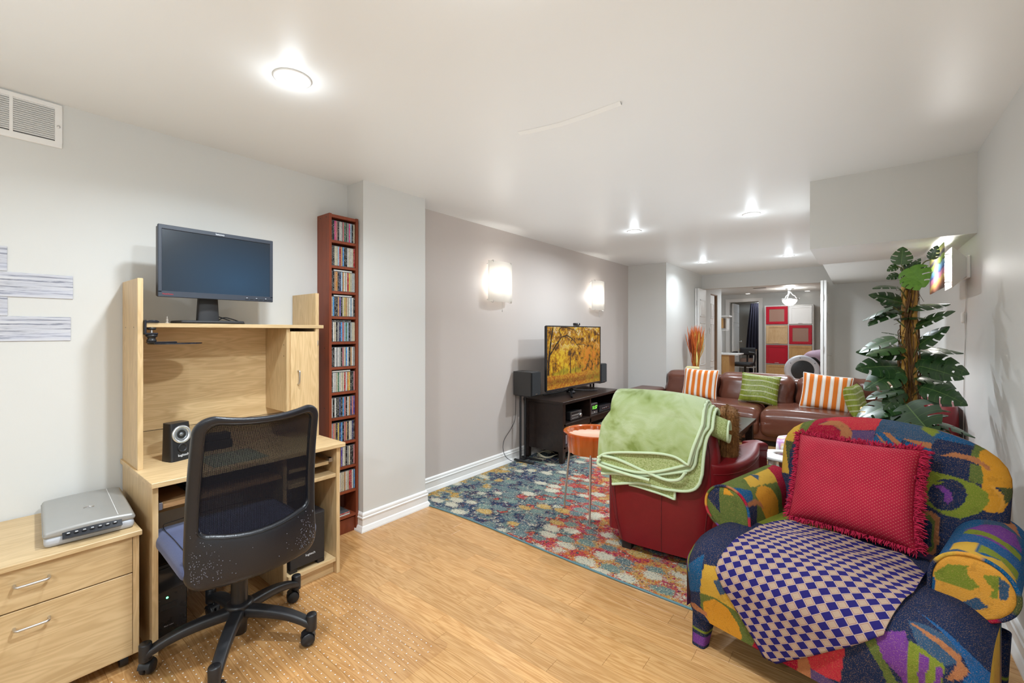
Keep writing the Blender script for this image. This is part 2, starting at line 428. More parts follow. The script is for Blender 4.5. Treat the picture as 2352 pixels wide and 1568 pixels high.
PAT={'back':[('Y',[(-0.331,0.723),(-0.325,0.764),(-0.305,0.797),(-0.269,0.843),(-0.249,0.87),(-0.25,0.836),(-0.248,0.792),(-0.269,0.75),(-0.309,0.745)]),('O',[(-0.251,0.875),(-0.172,0.886),(-0.206,0.833),(-0.222,0.764),(-0.269,0.75),(-0.248,0.792)]),('Y',[(-0.332,0.738),(-0.309,0.744),(-0.271,0.606),(-0.317,0.594)]),('D',[(-0.309,0.744),(-0.267,0.75),(-0.278,0.7),(-0.277,0.642)]),('C',[(-0.185,0.884),(-0.095,0.893),(-0.177,0.843),(-0.116,0.85),(-0.083,0.831),(-0.081,0.804),(-0.092,0.738),(-0.222,0.745),(-0.217,0.807)]),('R',[(-0.135,0.887),(-0.046,0.909),(0.052,0.919),(0.04,0.856),(-0.045,0.842),(-0.062,0.857),(-0.094,0.87),(-0.149,0.861)]),('T',[(-0.177,0.842),(-0.133,0.866),(-0.094,0.87),(-0.062,0.857),(-0.041,0.833),(-0.042,0.797),(-0.061,0.745),(-0.099,0.737),(-0.082,0.799),(-0.084,0.835),(-0.116,0.85)]),('V',[(-0.043,0.842),(0.036,0.853),(0.022,0.736),(-0.064,0.735),(-0.042,0.797)]),('S',[(0.048,0.923),(0.13,0.918),(0.229,0.868),(0.21,0.829),(0.123,0.831),(0.035,0.851)]),('B',[(0.038,0.851),(0.122,0.837),(0.116,0.74),(0.018,0.744)]),('T',[(0.059,0.851),(0.08,0.852),(0.122,0.82),(0.118,0.798)]),('T',[(0.035,0.844),(0.05,0.836),(0.118,0.765),(0.101,0.766)]),('T',[(0.026,0.813),(0.041,0.8),(0.096,0.748),(0.076,0.746)]),('T',[(0.023,0.779),(0.034,0.769),(0.058,0.748),(0.02,0.744)]),('B',[(0.131,0.826),(0.211,0.837),(0.207,0.753),(0.138,0.749)]),('T',[(0.122,0.839),(0.211,0.837),(0.21,0.816),(0.179,0.819)]),('T',[(0.134,0.809),(0.161,0.811),(0.208,0.804),(0.177,0.8),(0.152,0.804)]),('T',[(0.136,0.795),(0.207,0.786),(0.206,0.776),(0.136,0.787)]),('T',[(0.137,0.77),(0.206,0.769),(0.205,0.755),(0.138,0.751)]),('B',[(0.216,0.882),(0.32,0.87),(0.318,0.842),(0.214,0.857)]),('G',[(0.166,0.898),(0.223,0.875),(0.211,0.859),(0.173,0.879)]),('M',[(0.318,0.869),(0.369,0.86),(0.41,0.835),(0.435,0.791),(0.436,0.721),(0.417,0.704),(0.387,0.715),(0.346,0.719),(0.343,0.777),(0.318,0.797)]),('O',[(0.318,0.844),(0.364,0.84),(0.338,0.828),(0.334,0.808),(0.317,0.808)]),('O',[(0.316,0.785),(0.344,0.781),(0.349,0.719),(0.314,0.723)]),('T',[(0.235,0.796),(0.272,0.816),(0.328,0.809),(0.363,0.781),(0.366,0.762),(0.342,0.784),(0.3,0.797),(0.267,0.799)]),('M',[(0.346,0.726),(0.377,0.716),(0.398,0.69),(0.406,0.661),(0.396,0.633),(0.369,0.628),(0.348,0.633)]),('G',[(0.21,0.738),(0.275,0.73),(0.33,0.718),(0.36,0.693),(0.365,0.666),(0.346,0.625),(0.296,0.588),(0.251,0.592),(0.209,0.61),(0.19,0.639),(0.2,0.681)]),('N',[(0.311,0.676),(0.307,0.651),(0.293,0.628),(0.273,0.611),(0.25,0.604),(0.229,0.609),(0.213,0.624),(0.206,0.648),(0.211,0.674),(0.225,0.698),(0.246,0.715),(0.27,0.721),(0.291,0.715),(0.305,0.699)]),('G',[(0.206,0.698),(0.25,0.706),(0.236,0.692),(0.209,0.687)]),('P',[(0.221,0.686),(0.247,0.691),(0.271,0.673),(0.276,0.652),(0.264,0.63),(0.252,0.638),(0.254,0.661),(0.239,0.676)]),('A',[(0.359,0.726),(0.377,0.716),(0.398,0.69),(0.401,0.659),(0.386,0.637),(0.391,0.674),(0.377,0.702)]),('D',[(0.386,0.717),(0.432,0.713),(0.408,0.665),(0.401,0.663),(0.398,0.69)]),('T',[(0.162,0.588),(0.222,0.593),(0.244,0.575),(0.243,0.49),(0.229,0.426),(0.17,0.415)]),('O',[(0.162,0.579),(0.214,0.579),(0.229,0.563),(0.231,0.474),(0.228,0.455),(0.169,0.437)]),('N',[(0.163,0.56),(0.208,0.564),(0.224,0.55),(0.225,0.472),(0.204,0.454),(0.168,0.448)])],'seat':[('B',[(-0.444,0.743),(-0.327,0.636),(-0.323,0.781),(-0.457,0.863)]),('G',[(-0.417,0.59),(-0.403,0.599),(-0.394,0.74),(-0.408,0.746)]),('P',[(-0.423,0.643),(-0.422,0.608),(-0.404,0.738),(-0.421,0.746)]),('Y',[(-0.32,0.673),(-0.261,0.66),(-0.178,0.767),(-0.203,0.816),(-0.344,0.805)]),('S',[(-0.282,0.718),(-0.251,0.696),(-0.224,0.738),(-0.26,0.765)]),('O',[(-0.343,0.798),(-0.279,0.787),(-0.196,0.801),(-0.134,0.877),(-0.164,0.968),(-0.211,0.957),(-0.289,0.925),(-0.346,0.858)]),('M',[(-0.331,0.83),(-0.285,0.794),(-0.235,0.804),(-0.201,0.851),(-0.19,0.892),(-0.206,0.947),(-0.244,0.947),(-0.301,0.919),(-0.338,0.878)]),('T',[(-0.422,0.894),(-0.372,0.863),(-0.322,0.87),(-0.317,0.888),(-0.354,0.886),(-0.406,0.898)]),('C',[(-0.147,0.884),(-0.066,0.875),(0.004,0.83),(-0.02,1.0),(-0.062,1.03),(-0.161,0.96)]),('T',[(-0.005,0.836),(0.036,0.811),(0.027,0.968),(-0.02,1.0)]),('R',[(0.019,0.811),(0.13,0.721),(0.109,0.867),(0.057,0.881),(0.028,0.874)]),('V',[(0.028,0.874),(0.113,0.879),(0.111,0.939),(0.024,1.001)]),('N',[(0.128,0.722),(0.174,0.68),(0.189,0.714),(0.242,0.846),(0.107,0.942)]),('O',[(0.171,0.681),(0.194,0.661),(0.23,0.735),(0.275,0.821),(0.242,0.846),(0.212,0.751),(0.189,0.714)]),('P',[(0.194,0.657),(0.259,0.618),(0.273,0.649),(0.269,0.826),(0.259,0.753),(0.22,0.718)]),('G',[(0.272,0.638),(0.288,0.641),(0.345,0.659),(0.337,0.774),(0.269,0.826)]),('P',[(0.295,0.658),(0.314,0.662),(0.301,0.802),(0.291,0.717)]),('P',[(0.329,0.676),(0.34,0.669),(0.334,0.776),(0.316,0.79)]),('S',[(0.261,0.584),(0.297,0.574),(0.377,0.593),(0.364,0.642),(0.346,0.663),(0.288,0.641)]),('T',[(0.265,0.589),(0.276,0.587),(0.373,0.615),(0.365,0.636)]),('L',[(0.272,0.533),(0.376,0.589),(0.43,0.618),(0.433,0.705),(0.352,0.763),(0.389,0.643),(0.371,0.609)]),('T',[(0.368,0.624),(0.389,0.643),(0.374,0.679),(0.347,0.696),(0.36,0.662)])],'lf':[('N',[(-0.478,0.578),(-0.437,0.571),(-0.397,0.61),(-0.394,0.484),(-0.418,0.505),(-0.461,0.54)]),('M',[(-0.474,0.575),(-0.471,0.602),(-0.437,0.621),(-0.441,0.572)]),('M',[(-0.379,0.605),(-0.333,0.575),(-0.379,0.568)]),('Y',[(-0.392,0.43),(-0.321,0.438),(-0.398,0.398)])],'lb':[('B',[(0.393,0.342),(0.362,0.323),(0.339,0.22),(0.358,0.176),(0.39,0.206),(0.444,0.25)]),('V',[]),('N',[(0.358,0.176),(0.357,0.33),(0.318,0.333),(0.255,0.31),(0.282,0.154),(0.36,0.167)]),('Y',[(0.456,0.665),(0.378,0.589),(0.389,0.476),(0.405,0.358),(0.463,0.418)]),('S',[(0.44,0.522),(0.417,0.466),(0.475,0.494)]),('O',[(0.405,0.358),(0.377,0.587),(0.327,0.579),(0.259,0.59),(0.186,0.557),(0.223,0.417),(0.25,0.316),(0.322,0.327)]),('M',[(0.388,0.467),(0.366,0.501),(0.305,0.535),(0.253,0.534),(0.239,0.501),(0.251,0.407),(0.313,0.367),(0.371,0.35),(0.391,0.407)]),('C',[(0.478,0.872),(0.393,0.8),(0.25,0.63),(0.263,0.575),(0.366,0.578),(0.413,0.617),(0.462,0.662)]),('T',[(0.337,0.218),(0.357,0.264),(0.358,0.325),(0.34,0.366),(0.301,0.389),(0.331,0.339),(0.341,0.285)])],'rf':[('G',[(0.284,0.516),(0.316,0.558),(0.361,0.572),(0.358,0.544),(0.383,0.519),(0.364,0.5),(0.289,0.5)]),('A',[(0.355,0.565),(0.383,0.579),(0.419,0.575),(0.404,0.56),(0.389,0.557),(0.41,0.523),(0.395,0.485),(0.377,0.485),(0.389,0.522),(0.364,0.542)]),('G',[(0.386,0.556),(0.424,0.569),(0.419,0.501),(0.401,0.497),(0.41,0.523)]),('S',[(0.422,0.563),(0.442,0.551),(0.436,0.505),(0.422,0.502)]),('S',[(0.339,0.449),(0.377,0.487),(0.401,0.466),(0.364,0.439),(0.352,0.442)]),('O',[(0.279,0.391),(0.349,0.402),(0.333,0.386),(0.279,0.372)]),('B',[(0.258,0.519),(0.288,0.499),(0.283,0.374),(0.258,0.385)])],'rb':[('C',[(0.366,0.973),(0.479,0.819),(0.516,0.75),(0.478,0.731),(0.426,0.717)]),('T',[(0.402,0.735),(0.477,0.749),(0.518,0.717),(0.54,0.643),(0.484,0.659),(0.428,0.696)]),('S',[(0.427,0.707),(0.482,0.676),(0.535,0.643),(0.543,0.602),(0.457,0.553)]),('P',[(0.41,0.504),(0.447,0.583),(0.486,0.624),(0.526,0.63),(0.556,0.531),(0.498,0.48),(0.449,0.49)]),('G',[(0.417,0.517),(0.497,0.493),(0.561,0.5),(0.559,0.452),(0.485,0.428),(0.411,0.467)]),('P',[(0.412,0.457),(0.466,0.46),(0.534,0.441),(0.486,0.413)]),('L',[(0.415,0.463),(0.503,0.427),(0.561,0.442),(0.573,0.359),(0.509,0.353),(0.458,0.364),(0.404,0.368)]),('Y',[(0.411,-0.199),(0.396,0.365),(0.46,0.376),(0.459,0.289),(0.479,0.279),(0.512,0.317),(0.56,0.292),(0.576,0.243),(0.521,0.221),(0.459,0.203),(0.397,0.16),(0.392,0.021),(0.429,-0.216)]),('G',[(0.461,0.369),(0.509,0.353),(0.565,0.36),(0.568,0.292),(0.512,0.317),(0.462,0.294)]),('S',[(0.375,0.269),(0.41,0.299),(0.447,0.269),(0.419,0.19)])]}
AP=[(0.268, 0.2), (0.268, 0.4), (0.274, 0.5), (0.2759, 0.5249), (0.2859, 0.5557), (0.3058, 0.5811), (0.3332, 0.5982), (0.3648, 0.6049), (0.3967, 0.6004), (0.4253, 0.5853), (0.4469, 0.5613), (0.459, 0.5313), (0.4601, 0.4991), (0.4501, 0.4683), (0.4302, 0.4429), (0.4028, 0.4258), (0.372, 0.4), (0.362, 0.33), (0.358, 0.15)]
SP=[(0.62, 0.44), (0.45, 0.455), (0.3, 0.465), (0.18, 0.468), (0.1, 0.462), (0.04, 0.447), (0.0, 0.42), (-0.02, 0.385), (-0.025, 0.34), (-0.015, 0.28), (0.0, 0.2), (0.005, 0.15)]
ARM_O=(-0.1539, 1.7232)
PHI=14
# ---------------------------------------------------------------- room shell
XL = -2.67; XR = 0.497; YB = -3.2
g = G().box(-4.6, 1.2, YB - .1, 15.2, -.12, -.009); FLOOR = struct('floor', g, plain('subfloor', (.45, .28, .13), .6))
M_PLANK = wood('oak_laminate_strip', (.44, .225, .080), (.58, .335, .140), (1.6, 21, 21), .24, .75, ring=1.25)
# laminate strips, each its own piece, laid across the room
prow = .079; n = 0
y = -.06
pm = {}
while y < 2.42:
    x = -2.66 - rnd.random() * .7
    while x < XR:
        L = rnd.choice((.42, .55, .66, .80))
        a, b = max(x, -2.665), min(x + L, XR - .003)
        x += L
        if b - a < .06: continue
        # out of the picture: nothing of these strips can be seen
        if y < .35 and (a < -2.05 or a > .1) and y < .2: continue
        key = round(b - a, 3)
        if key not in pm: pm[key] = mesh_of(G().box(0, key - .0005, 0, prow - .0005, -.009, 0, .0006), 'plank', M_PLANK)
        o = bpy.data.objects.new('plank', pm[key]); o.location = (a, y, 0); o.parent = FLOOR; COL.objects.link(o); n += 1
    y += prow
# the strips farther off, under the rug and beyond, as one part
g = G(); yy = y; r2 = random.Random(3)
while yy < 15:
    x = -4.6
    while x < 1.2:
        L = r2.choice((.6, .8, 1.0)); g.box(x, min(1.2, x + L) - .0012, yy, yy + prow * (1 if yy < 5.6 else 3) - .0012, -.009, 0); x += L
    yy += prow * (1 if yy < 5.6 else 3)
o = struct('plank_field', g, M_PLANK, FLOOR); o['kind'] = 'stuff'

struct('ceiling', G().box(-4.6, 1.2, YB - .1, 15.2, CEIL, CEIL + .1), M_CEIL)
struct('wall_left', G().box(XL - .1, XL, YB, 2.0, -.02, CEIL), M_WALL)
struct('wall_left_pier', G().box(XL - .1, -2.485, 1.60, 2.11, -.02, CEIL), M_WALL)
struct('wall_left_accent', G().box(XL - .11, XL - .01, 2.0, 6.2, -.02, CEIL), M_TAUPE)
struct('wall_left_rear', G().box(XL - .1, -2.118, 6.13, 7.9, -.02, CEIL), M_WALL)
struct('wall_right', G().box(XR, XR + .1, YB, 6.3, -.02, CEIL), M_WALL)
struct('wall_right_rear', G().box(.63, .73, 6.2, 8.0, -.02, CEIL), M_WALL)
struct('wall_back', G().box(-2.8, .6, YB - .1, YB, -.02, CEIL), M_WALL)
g = G().box(-2.14, -.36, 7.9, 8.0, 2.0, CEIL).box(-.36, .75, 7.9, 8.0, -.02, CEIL)
struct('wall_end', g, M_WALL)
struct('wall_soffit', G().box(-.252, XR + .05, 3.41, 4.24, 1.803, CEIL), M_WALL)
struct('wall_soffit_rear', G().box(-.30, .68, 4.235, 7.95, 1.965, CEIL), M_WALL)
# back room
g = G().box(-2.30, -2.17, 8.0, 8.66, -.02, CEIL).box(-2.30, -2.17, 9.16, 9.46, -.02, CEIL).box(-2.30, -2.17, 8.66, 9.16, 1.98, CEIL)
struct('wall_back_room_left', g, M_WALL)
g = G().box(-4.6, -2.70, 12.6, 12.7, -.02, CEIL).box(-2.0, .9, 12.6, 12.7, -.02, CEIL).box(-2.70, -2.0, 12.6, 12.7, 2.06, CEIL)
struct('wall_back_room_far', g, M_WALL)
struct('wall_back_room_right', G().box(.55, .65, 8.0, 12.7, -.02, CEIL), M_WALL)
struct('wall_back_room_side', G().box(-4.6, -4.5, 9.4, 12.7, -.02, CEIL).box(-4.6, -2.25, 9.36, 9.46, -.02, CEIL), M_WALL)
g = G().box(-4.3, -.8, 14.9, 15.0, -.02, CEIL).box(-4.3, -4.2, 12.7, 15, -.02, CEIL).box(-.9, -.8, 12.7, 15, -.02, CEIL)
struct('wall_far_room', g, M_WALL)
# plaster ridge in the ceiling
pts = [(-1.30, 1.70), (-1.20, 1.725), (-1.09, 1.745), (-.95, 1.748), (-.79, 1.742)]
g = G()
for (x0, y0), (x1, y1) in zip(pts, pts[1:]):
    g.add([(x0, y0 - .02, CEIL - .0005), (x0, y0, CEIL - .011), (x0, y0 + .004, CEIL - .0005), (x1, y1 - .02, CEIL - .0005), (x1, y1, CEIL - .011), (x1, y1 + .004, CEIL - .0005)],
          [(0, 1, 4, 3), (1, 2, 5, 4)], False)
struct('trim_1', g, M_CEIL)

# baseboards: colonial profile (height, thickness) + shoe mould
BPROF = [(0, 0), (0, .030), (.008, .029), (.030, .019), (.036, .014), (.074, .013), (.078, .016), (.086, .017), (.092, .012), (.100, .013), (.108, .011), (.114, .005), (.116, 0)]
def baseboard(name, path, side):
    """path of floor points; side +1/-1: to which side of travel the board lies"""
    P = [Vector((p[0], p[1])) for p in path]; g = G(); rows = []
    for i, p in enumerate(P):
        d0 = (P[i] - P[i - 1]).normalized() if i > 0 else (P[1] - P[0]).normalized()
        d1 = (P[i + 1] - P[i]).normalized() if i + 1 < len(P) else d0
        n0 = Vector((-d0.y, d0.x)) * side; n1 = Vector((-d1.y, d1.x)) * side
        m = (n0 + n1); m = m / max(.2, m.dot(n0)) if m.length > 1e-6 else n0
        rows.append([(p.x + m.x * t, p.y + m.y * t, z) for z, t in BPROF])
    for a, b in zip(rows, rows[1:]):
        k = len(BPROF); g.add(a + b, [(i, i + 1, k + i + 1, k + i) for i in range(k - 1)], False)
    for r in (rows[0], rows[-1]): g.add(r, [tuple(range(len(r)))], False)
    return struct(name, g, M_TRIM)
baseboard('baseboard_left_pier', [(XL, 1.60), (-2.485, 1.60), (-2.485, 2.11), (XL - .01, 2.11)], -1)
baseboard('baseboard_left_accent', [(XL - .01, 2.11), (XL - .01, 6.13), (-2.118, 6.13), (-2.118, 7.5)], -1)
baseboard('baseboard_right', [(XR, YB), (XR, 6.3)], 1)
baseboard('baseboard_left', [(XL, YB), (XL, 1.60)], -1)

# folding doors of the wide opening: two leaves each side, standing folded
def panel_leaf(g, x0, x1, y0, y1, z0, z1, face_x, rows):
    """a leaf thin in x with raised panels on the face at face_x"""
    g.box(x0, x1, y0, y1, z0, z1, .002)
    s = 1 if face_x > (x0 + x1) / 2 else -1
    m = .055
    for (a, b) in rows:
        fx = face_x
        # moulded border and raised field
        g.box(fx - s * .004, fx + s * .006, y0 + m, y1 - m, a, a + .014, .002).box(fx - s * .004, fx + s * .006, y0 + m, y1 - m, b - .014, b, .002)
        g.box(fx - s * .004, fx + s * .006, y0 + m, y0 + m + .014, a, b, .002).box(fx - s * .004, fx + s * .006, y1 - m - .014, y1 - m, a, b, .002)
        g.box(fx - s * .004, fx + s * .004, y0 + m + .03, y1 - m - .03, a + .03, b - .03, .003)
ROWS = [(.10, .62), (.72, 1.42), (1.52, 1.80)]
g = G(); panel_leaf(g, -2.112, -2.080, 7.46, 7.86, .02, 1.98, -2.08, ROWS)
d = struct('door_1', g, M_TRIM)
g = G(); panel_leaf(g, -2.074, -2.042, 7.46, 7.86, .02, 1.98, -2.042, ROWS); part('door_leaf', g, M_TRIM, d)
g = G().cyl((-2.078, 7.45, 1.7), (-2.078, 7.45, 1.78), .006).cyl((-2.078, 7.45, .4), (-2.078, 7.45, .48), .006); part('hinge', g, M_NICKEL, d)
g = G(); panel_leaf(g, -.420, -.390, 7.30, 7.86, .02, 1.972, -.42, ROWS)
d = struct('door_2', g, M_TRIM)
g = G(); panel_leaf(g, -.384, -.354, 7.30, 7.86, .02, 1.972, -.354, ROWS); part('door_leaf', g, M_TRIM, d)
g = G()
for z in (.3, 1.0, 1.7): g.cyl((-.387, 7.29, z), (-.387, 7.29, z + .08), .006)
part('hinge', g, M_NICKEL, d)
g = G().cyl((-.353, 7.5, .95), (-.325, 7.5, .95), .006).lathe([(.004, 0), (.016, .004), (.018, .014), (.001, .02)], (-.325, 7.5, .95), 16, 'x'); part('handle', g, M_NICKEL, d)
# door frame of the far wall with its open leaf
g = G().box(-2.78, -2.69, 12.57, 12.72, -.01, 2.05, .004).box(-2.01, -1.92, 12.57, 12.72, -.01, 2.05, .004).box(-2.78, -1.92, 12.57, 12.72, 2.045, 2.13, .004)
d = struct('door_3', g, M_TRIM)
g = G(); panel_leaf(g, -2.66, -2.62, 12.72, 13.42, .01, 2.02, -2.62, ROWS); part('door_leaf', g, M_TRIM, d)
g = G().cyl((-2.62, 13.36, 1.0), (-2.57, 13.36, 1.0), .012).lathe([(.005, 0), (.028, .006), (.03, .02), (.001, .034)], (-2.57, 13.36, 1.0), 16, 'x')
part('door_knob', g, M_NICKEL, d)
g = G().box(-2.665, -2.655, 12.70, 12.72, 1.7, 1.8); part('hinge', g, M_NICKEL, d)
# closet door in the back-room wall
g = G(); panel_leaf(g, -2.215, -2.185, 8.68, 8.99, .02, 1.96, -2.185, ROWS); d = struct('door_4', g, M_TRIM)
g = G().box(-2.29, -2.18, 9.15, 9.165, 0, 1.98).box(-2.29, -2.18, 8.655, 8.668, 0, 1.98).box(-2.29, -2.18, 8.66, 9.16, 1.966, 1.98); part('door_frame', g, plain('raw_wood_jamb', (.40, .26, .17), .6), d)
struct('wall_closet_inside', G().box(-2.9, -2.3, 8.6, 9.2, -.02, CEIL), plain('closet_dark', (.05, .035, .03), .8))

# recessed ceiling lights
M_LENS = emit('lamp_lens_glow', (1, .98, .95), 16.0)
ORD = ['bright recessed ceiling light above the desk, nearest of the five in the living room', 'recessed ceiling light before the accent wall, between the two wall sconces',
       'recessed ceiling light just left of the grey soffit, beside the one near the sconces', 'recessed ceiling light near the folding door on the dried-grass side', 'recessed ceiling light above the sofa, closest to the folding doors on the soffit side']
for (x, y), lb in zip(POTS, ORD):
    t = thing('recessed_light', lb, 'ceiling light', (x, y, CEIL), 0, 'recessed ceiling lights')
    part('trim_ring', G().lathe([(.066, 0), (.068, -.003), (.062, -.006), (.054, -.006), (.052, -.003), (.052, 0)], (x, y, CEIL), 40), M_WHITE, t)
    part('lens', G().lathe([(.0535, -.004), (.045, -.0065), (.02, -.0075), (.0005, -.008)], (x, y, CEIL), 32), M_LENS, t)
for (x, y), lb in zip([(-2.22, 12.40), (-.97, 12.45)], ['small ceiling light in the back room above the doorway', 'small ceiling light in the back room above the red and white cabinet']):
    t = thing('recessed_light', lb, 'ceiling light', (x, y, CEIL), 0, 'recessed lights in the back room')
    part('trim_ring', G().lathe([(.066, 0), (.068, -.003), (.062, -.006), (.054, -.006), (.052, -.003), (.052, 0)], (x, y, CEIL), 32), M_WHITE, t)
    part('lens', G().lathe([(.0535, -.004), (.045, -.0065), (.02, -.0075), (.0005, -.008)], (x, y, CEIL), 24), emit('lamp_lens_dim', (1, .95, .88), 4), t)
point((-3.3, 11, 1.9), 6); disk((-2.2, 14, CEIL - .01), 9, .3); disk((-1.3, 9.8, CEIL - .01), 24, .9); disk((-1.6, 11.4, CEIL - .01), 8, .9)  # wide disks are added fill for the back room, without fixtures
# ---------------------------------------------------------------- wall vent and wall planks
t = thing('air_vent', 'white metal return air vent high on the grey wall under the ceiling', 'vent', (XL, .02, 2.05))
g = G(); x0, x1 = XL - .001, XL + .008
ya, yb, za, zb = -.235, .270, 2.05, 2.234
secs = [(-.213, -.006), (.004 - .0, .121), (.131, .248)]
secs = [(-.213, -.118), (-.108, -.002), (.008, .121), (.131, .248)]
g.box(x0, x1, ya, yb, 2.216, zb, .002).box(x0, x1, ya, yb, za, 2.077, .002)
ys = [ya] + [v for s_ in secs for v in s_] + [yb]
for i in range(0, len(ys), 2): g.box(x0, x1 - .0002, ys[i], ys[i + 1], 2.07, 2.222, .001)
part('frame', g, M_WHITE, t)
part('back_plate', G().box(XL, XL + .0015, ya + .01, yb - .01, 2.07, 2.22), plain('vent_shade', (.16, .155, .15), .8), t)
sl = None
for si, (a, b) in enumerate(secs):
    for k in range(16):
        z = 2.081 + k * .00845
        g = G().add([(XL + .003, a, z + .0078), (XL + .0078, a, z), (XL + .0084, a, z + .0010), (XL + .003, a, z + .0088),
                     (XL + .003, b, z + .0078), (XL + .0078, b, z), (XL + .0084, b, z + .0010), (XL + .003, b, z + .0088)],
                    [(0, 1, 5, 4), (1, 2, 6, 5), (2, 3, 7, 6), (3, 0, 4, 7), (0, 3, 2, 1), (4, 5, 6, 7)], False)
        if si >= 2: part('slat', g, M_WHITE, t)
part('screw', G().lathe([(.006, .0), (.005, .002), (.0005, .0026)], (x1, .259, 2.14), 14, 'x'), M_NICKEL, t)

k = N('weathered_white_board'); k.set(.8, 0, .2)
v = k.coord((6, 2.2, 60)); f = k.noise(v, 2.0, 6, .7, .5); v2 = k.coord((5, 3, 22)); f2 = k.noise(v2, 1.3, 3)
c = k.ramp(f, [(.385, (.03, .03, .035)), (.425, (.25, .25, .26)), (.48, (.50, .50, .52)), (.62, (.64, .635, .62))])
k.col(k.mix(k.math('MULTIPLY', f2, .55), c, (.56, .61, .80), 'MIX')); k.bump(f, .3, .002); M_BARN = k.m
for (z0, z1, y1, lb) in [(1.513, 1.611, .116, 'short weathered white board at the top of the wall arrangement'), (1.411, 1.510, .303, 'longer weathered white board, second from the top on the wall'),
                         (1.334, 1.410, .117, 'short weathered white board between the two longer ones'), (1.232, 1.333, .296, 'longer bluish weathered board, lowest of the wall arrangement')]:
    solo('wall_board', G().box(XL, XL + .004, -.42, y1, z0, z1, .0012), M_BARN, lb, 'wall board', 'weathered boards on the wall')

# ---------------------------------------------------------------- filing cabinet
t = thing('filing_cabinet', 'maple filing cabinet with two drawers on casters beside the desk', 'cabinet', (-2.41, .14, 0))
g = G().box(-2.655, -2.152, .405, .424, .052, .500, .001).box(-2.655, -2.152, -.135, -.116, .052, .500, .001).box(-2.655, -2.152, -.116, .405, .052, .07).box(-2.655, -2.645, -.116, .405, .07, .5)
part('body', g, M_MAPLEV, t)
part('top', G().box(-2.662, -2.135, -.145, .430, .500, .519, .002), M_MAPLE, t)
for (a, b, hz) in ((.364, .497, .446), (.055, .360, .306)):
    d = part('drawer', G().box(-2.17, -2.150, -.114, .4035, a, b, .0012), M_MAPLE, t)
    pth = [(-2.152, .108, hz), (-2.132, .108, hz), (-2.124, .113, hz), (-2.122, .122, hz), (-2.122, .172, hz), (-2.124, .181, hz), (-2.132, .186, hz), (-2.152, .186, hz)]
    part('handle', G().tube(catmull(pth, 4), .0042, 10), M_NICKEL, d)
for (x, y) in ((-2.20, .385), (-2.20, -.09), (-2.6, .385), (-2.6, -.09)):
    part('caster', G().cyl((x, y - .012, .024), (x, y + .012, .024), .024, n=18).box(x - .012, x + .012, y - .016, y + .016, .034, .053, .003), M_BLACK, t)

# ---------------------------------------------------------------- scanner
t = thing('flatbed_scanner', 'silver flatbed scanner lying on the maple filing cabinet', 'scanner', (-2.405, .312, .519), -.07)
M_SILV = plain('scanner_silver', (.33, .325, .31), .35, .25, var=.03); M_SILVB = plain('scanner_body', (.44, .455, .49), .4, .1, var=.03)
g = G(); g.rbox((0, 0, .018), (.212, .120, .018), .014, 8); part('base', g, M_SILVB, t, local=True)
def lidfn(o, p):
    z = o.z + .007 * max(0, 1 - (p[1]) ** 2) * (1 if p[2] > 0 else 0); return (o.x, o.y * (1 - .02 * (p[2] > 0)), z)
lid = part('lid', G().rbox((-.002, 0, .043), (.214, .123, .012), .010, 12, lidfn), M_SILV, t, local=True)
part('lid_seam', G().box(-.205, .196, .073, .0745, .0588, .0596), plain('seam_grey', (.75, .75, .74), .4), lid, local=True)
part('emblem', G().tube(catmull([(.03, -.012, .0634), (.022, .004, .0635), (.03, .018, .0632), (.038, .010, .0635), (.033, -.002, .0636)], 6), .0016, 6), M_CHROME, lid, local=True)
g = G(); pts = [(.205, -.072, .036), (.215, -.060, .038), (.222, .0, .038), (.219, .072, .038), (.205, .082, .036)]
g.grid(lambda u, v: (.203 + .030 * v + .004 * math.sin(PI * u), -.075 + .158 * u, .050 - .022 * v), 16, 4)
g.grid(lambda u, v: (.233 + .004 * math.sin(PI * u) - .022 * v, -.075 + .158 * u, .028 - .010 * v), 16, 2)
cp = part('control_panel', g, plain('panel_black', (.015, .017, .022), .25, var=.03), t, local=True)
for i in range(7):
    yy = -.060 + i * .0205
    part('button', G().rbox((.221 + .004 * math.sin(PI * (i + .7) / 7.4), yy, .0395), (.004, .0065, .0032), .0028, 5), plain('button_black', (.03, .032, .036), .25), cp, local=True)
    part('symbol', G().box(.2225, .2275, yy - .0035, yy + .0035, .0412, .0432), plain('symbol_grey', (.6, .62, .65), .5), cp, local=True)

# ---------------------------------------------------------------- computer desk with hutch
DT = .686
t = thing('computer_desk', 'maple computer desk with a hutch against the grey wall', 'desk', (-2.41, .86, 0))
part('side_panel', G().box(-2.66, -2.155, .464, .483, 0, DT - .02, .001), M_MAPLEV, t)
part('side_panel', G().box(-2.66, -2.155, 1.230, 1.249, 0, DT - .02, .001), M_MAPLEV, t)
part('divider', G().box(-2.66, -2.175, .966, .984, 0, DT - .02, .001), M_MAPLEV, t)
part('desktop', G().box(-2.662, -2.128, .456, 1.266, DT - .02, DT, .0015), M_MAPLE, t)
kt = part('keyboard_tray', G().box(-2.62, -2.165, .500, .955, .568, .585, .001), wood('tray_wood', (.36, .19, .08), (.48, .28, .13), (9, 1, 9), .4), t)
part('slide_rail', G().box(-2.62, -2.175, .484, .499, .578, .59).box(-2.185, -2.163, .486, .498, .566, .594, .001), M_NICKEL, kt)
pt = part('pull_out_tray', G().box(-2.62, -2.19, 1.0, 1.205, .574, .590, .001), M_MAPLE, t)
part('slide_rail', G().box(-2.62, -2.185, 1.207, 1.222, .592, .606).box(-2.215, -2.182, 1.204, 1.224, .585, .606, .001), M_NICKEL, pt)
part('shelf', G().box(-2.65, -2.160, .985, 1.229, .508, .526, .001), M_MAPLE, t)
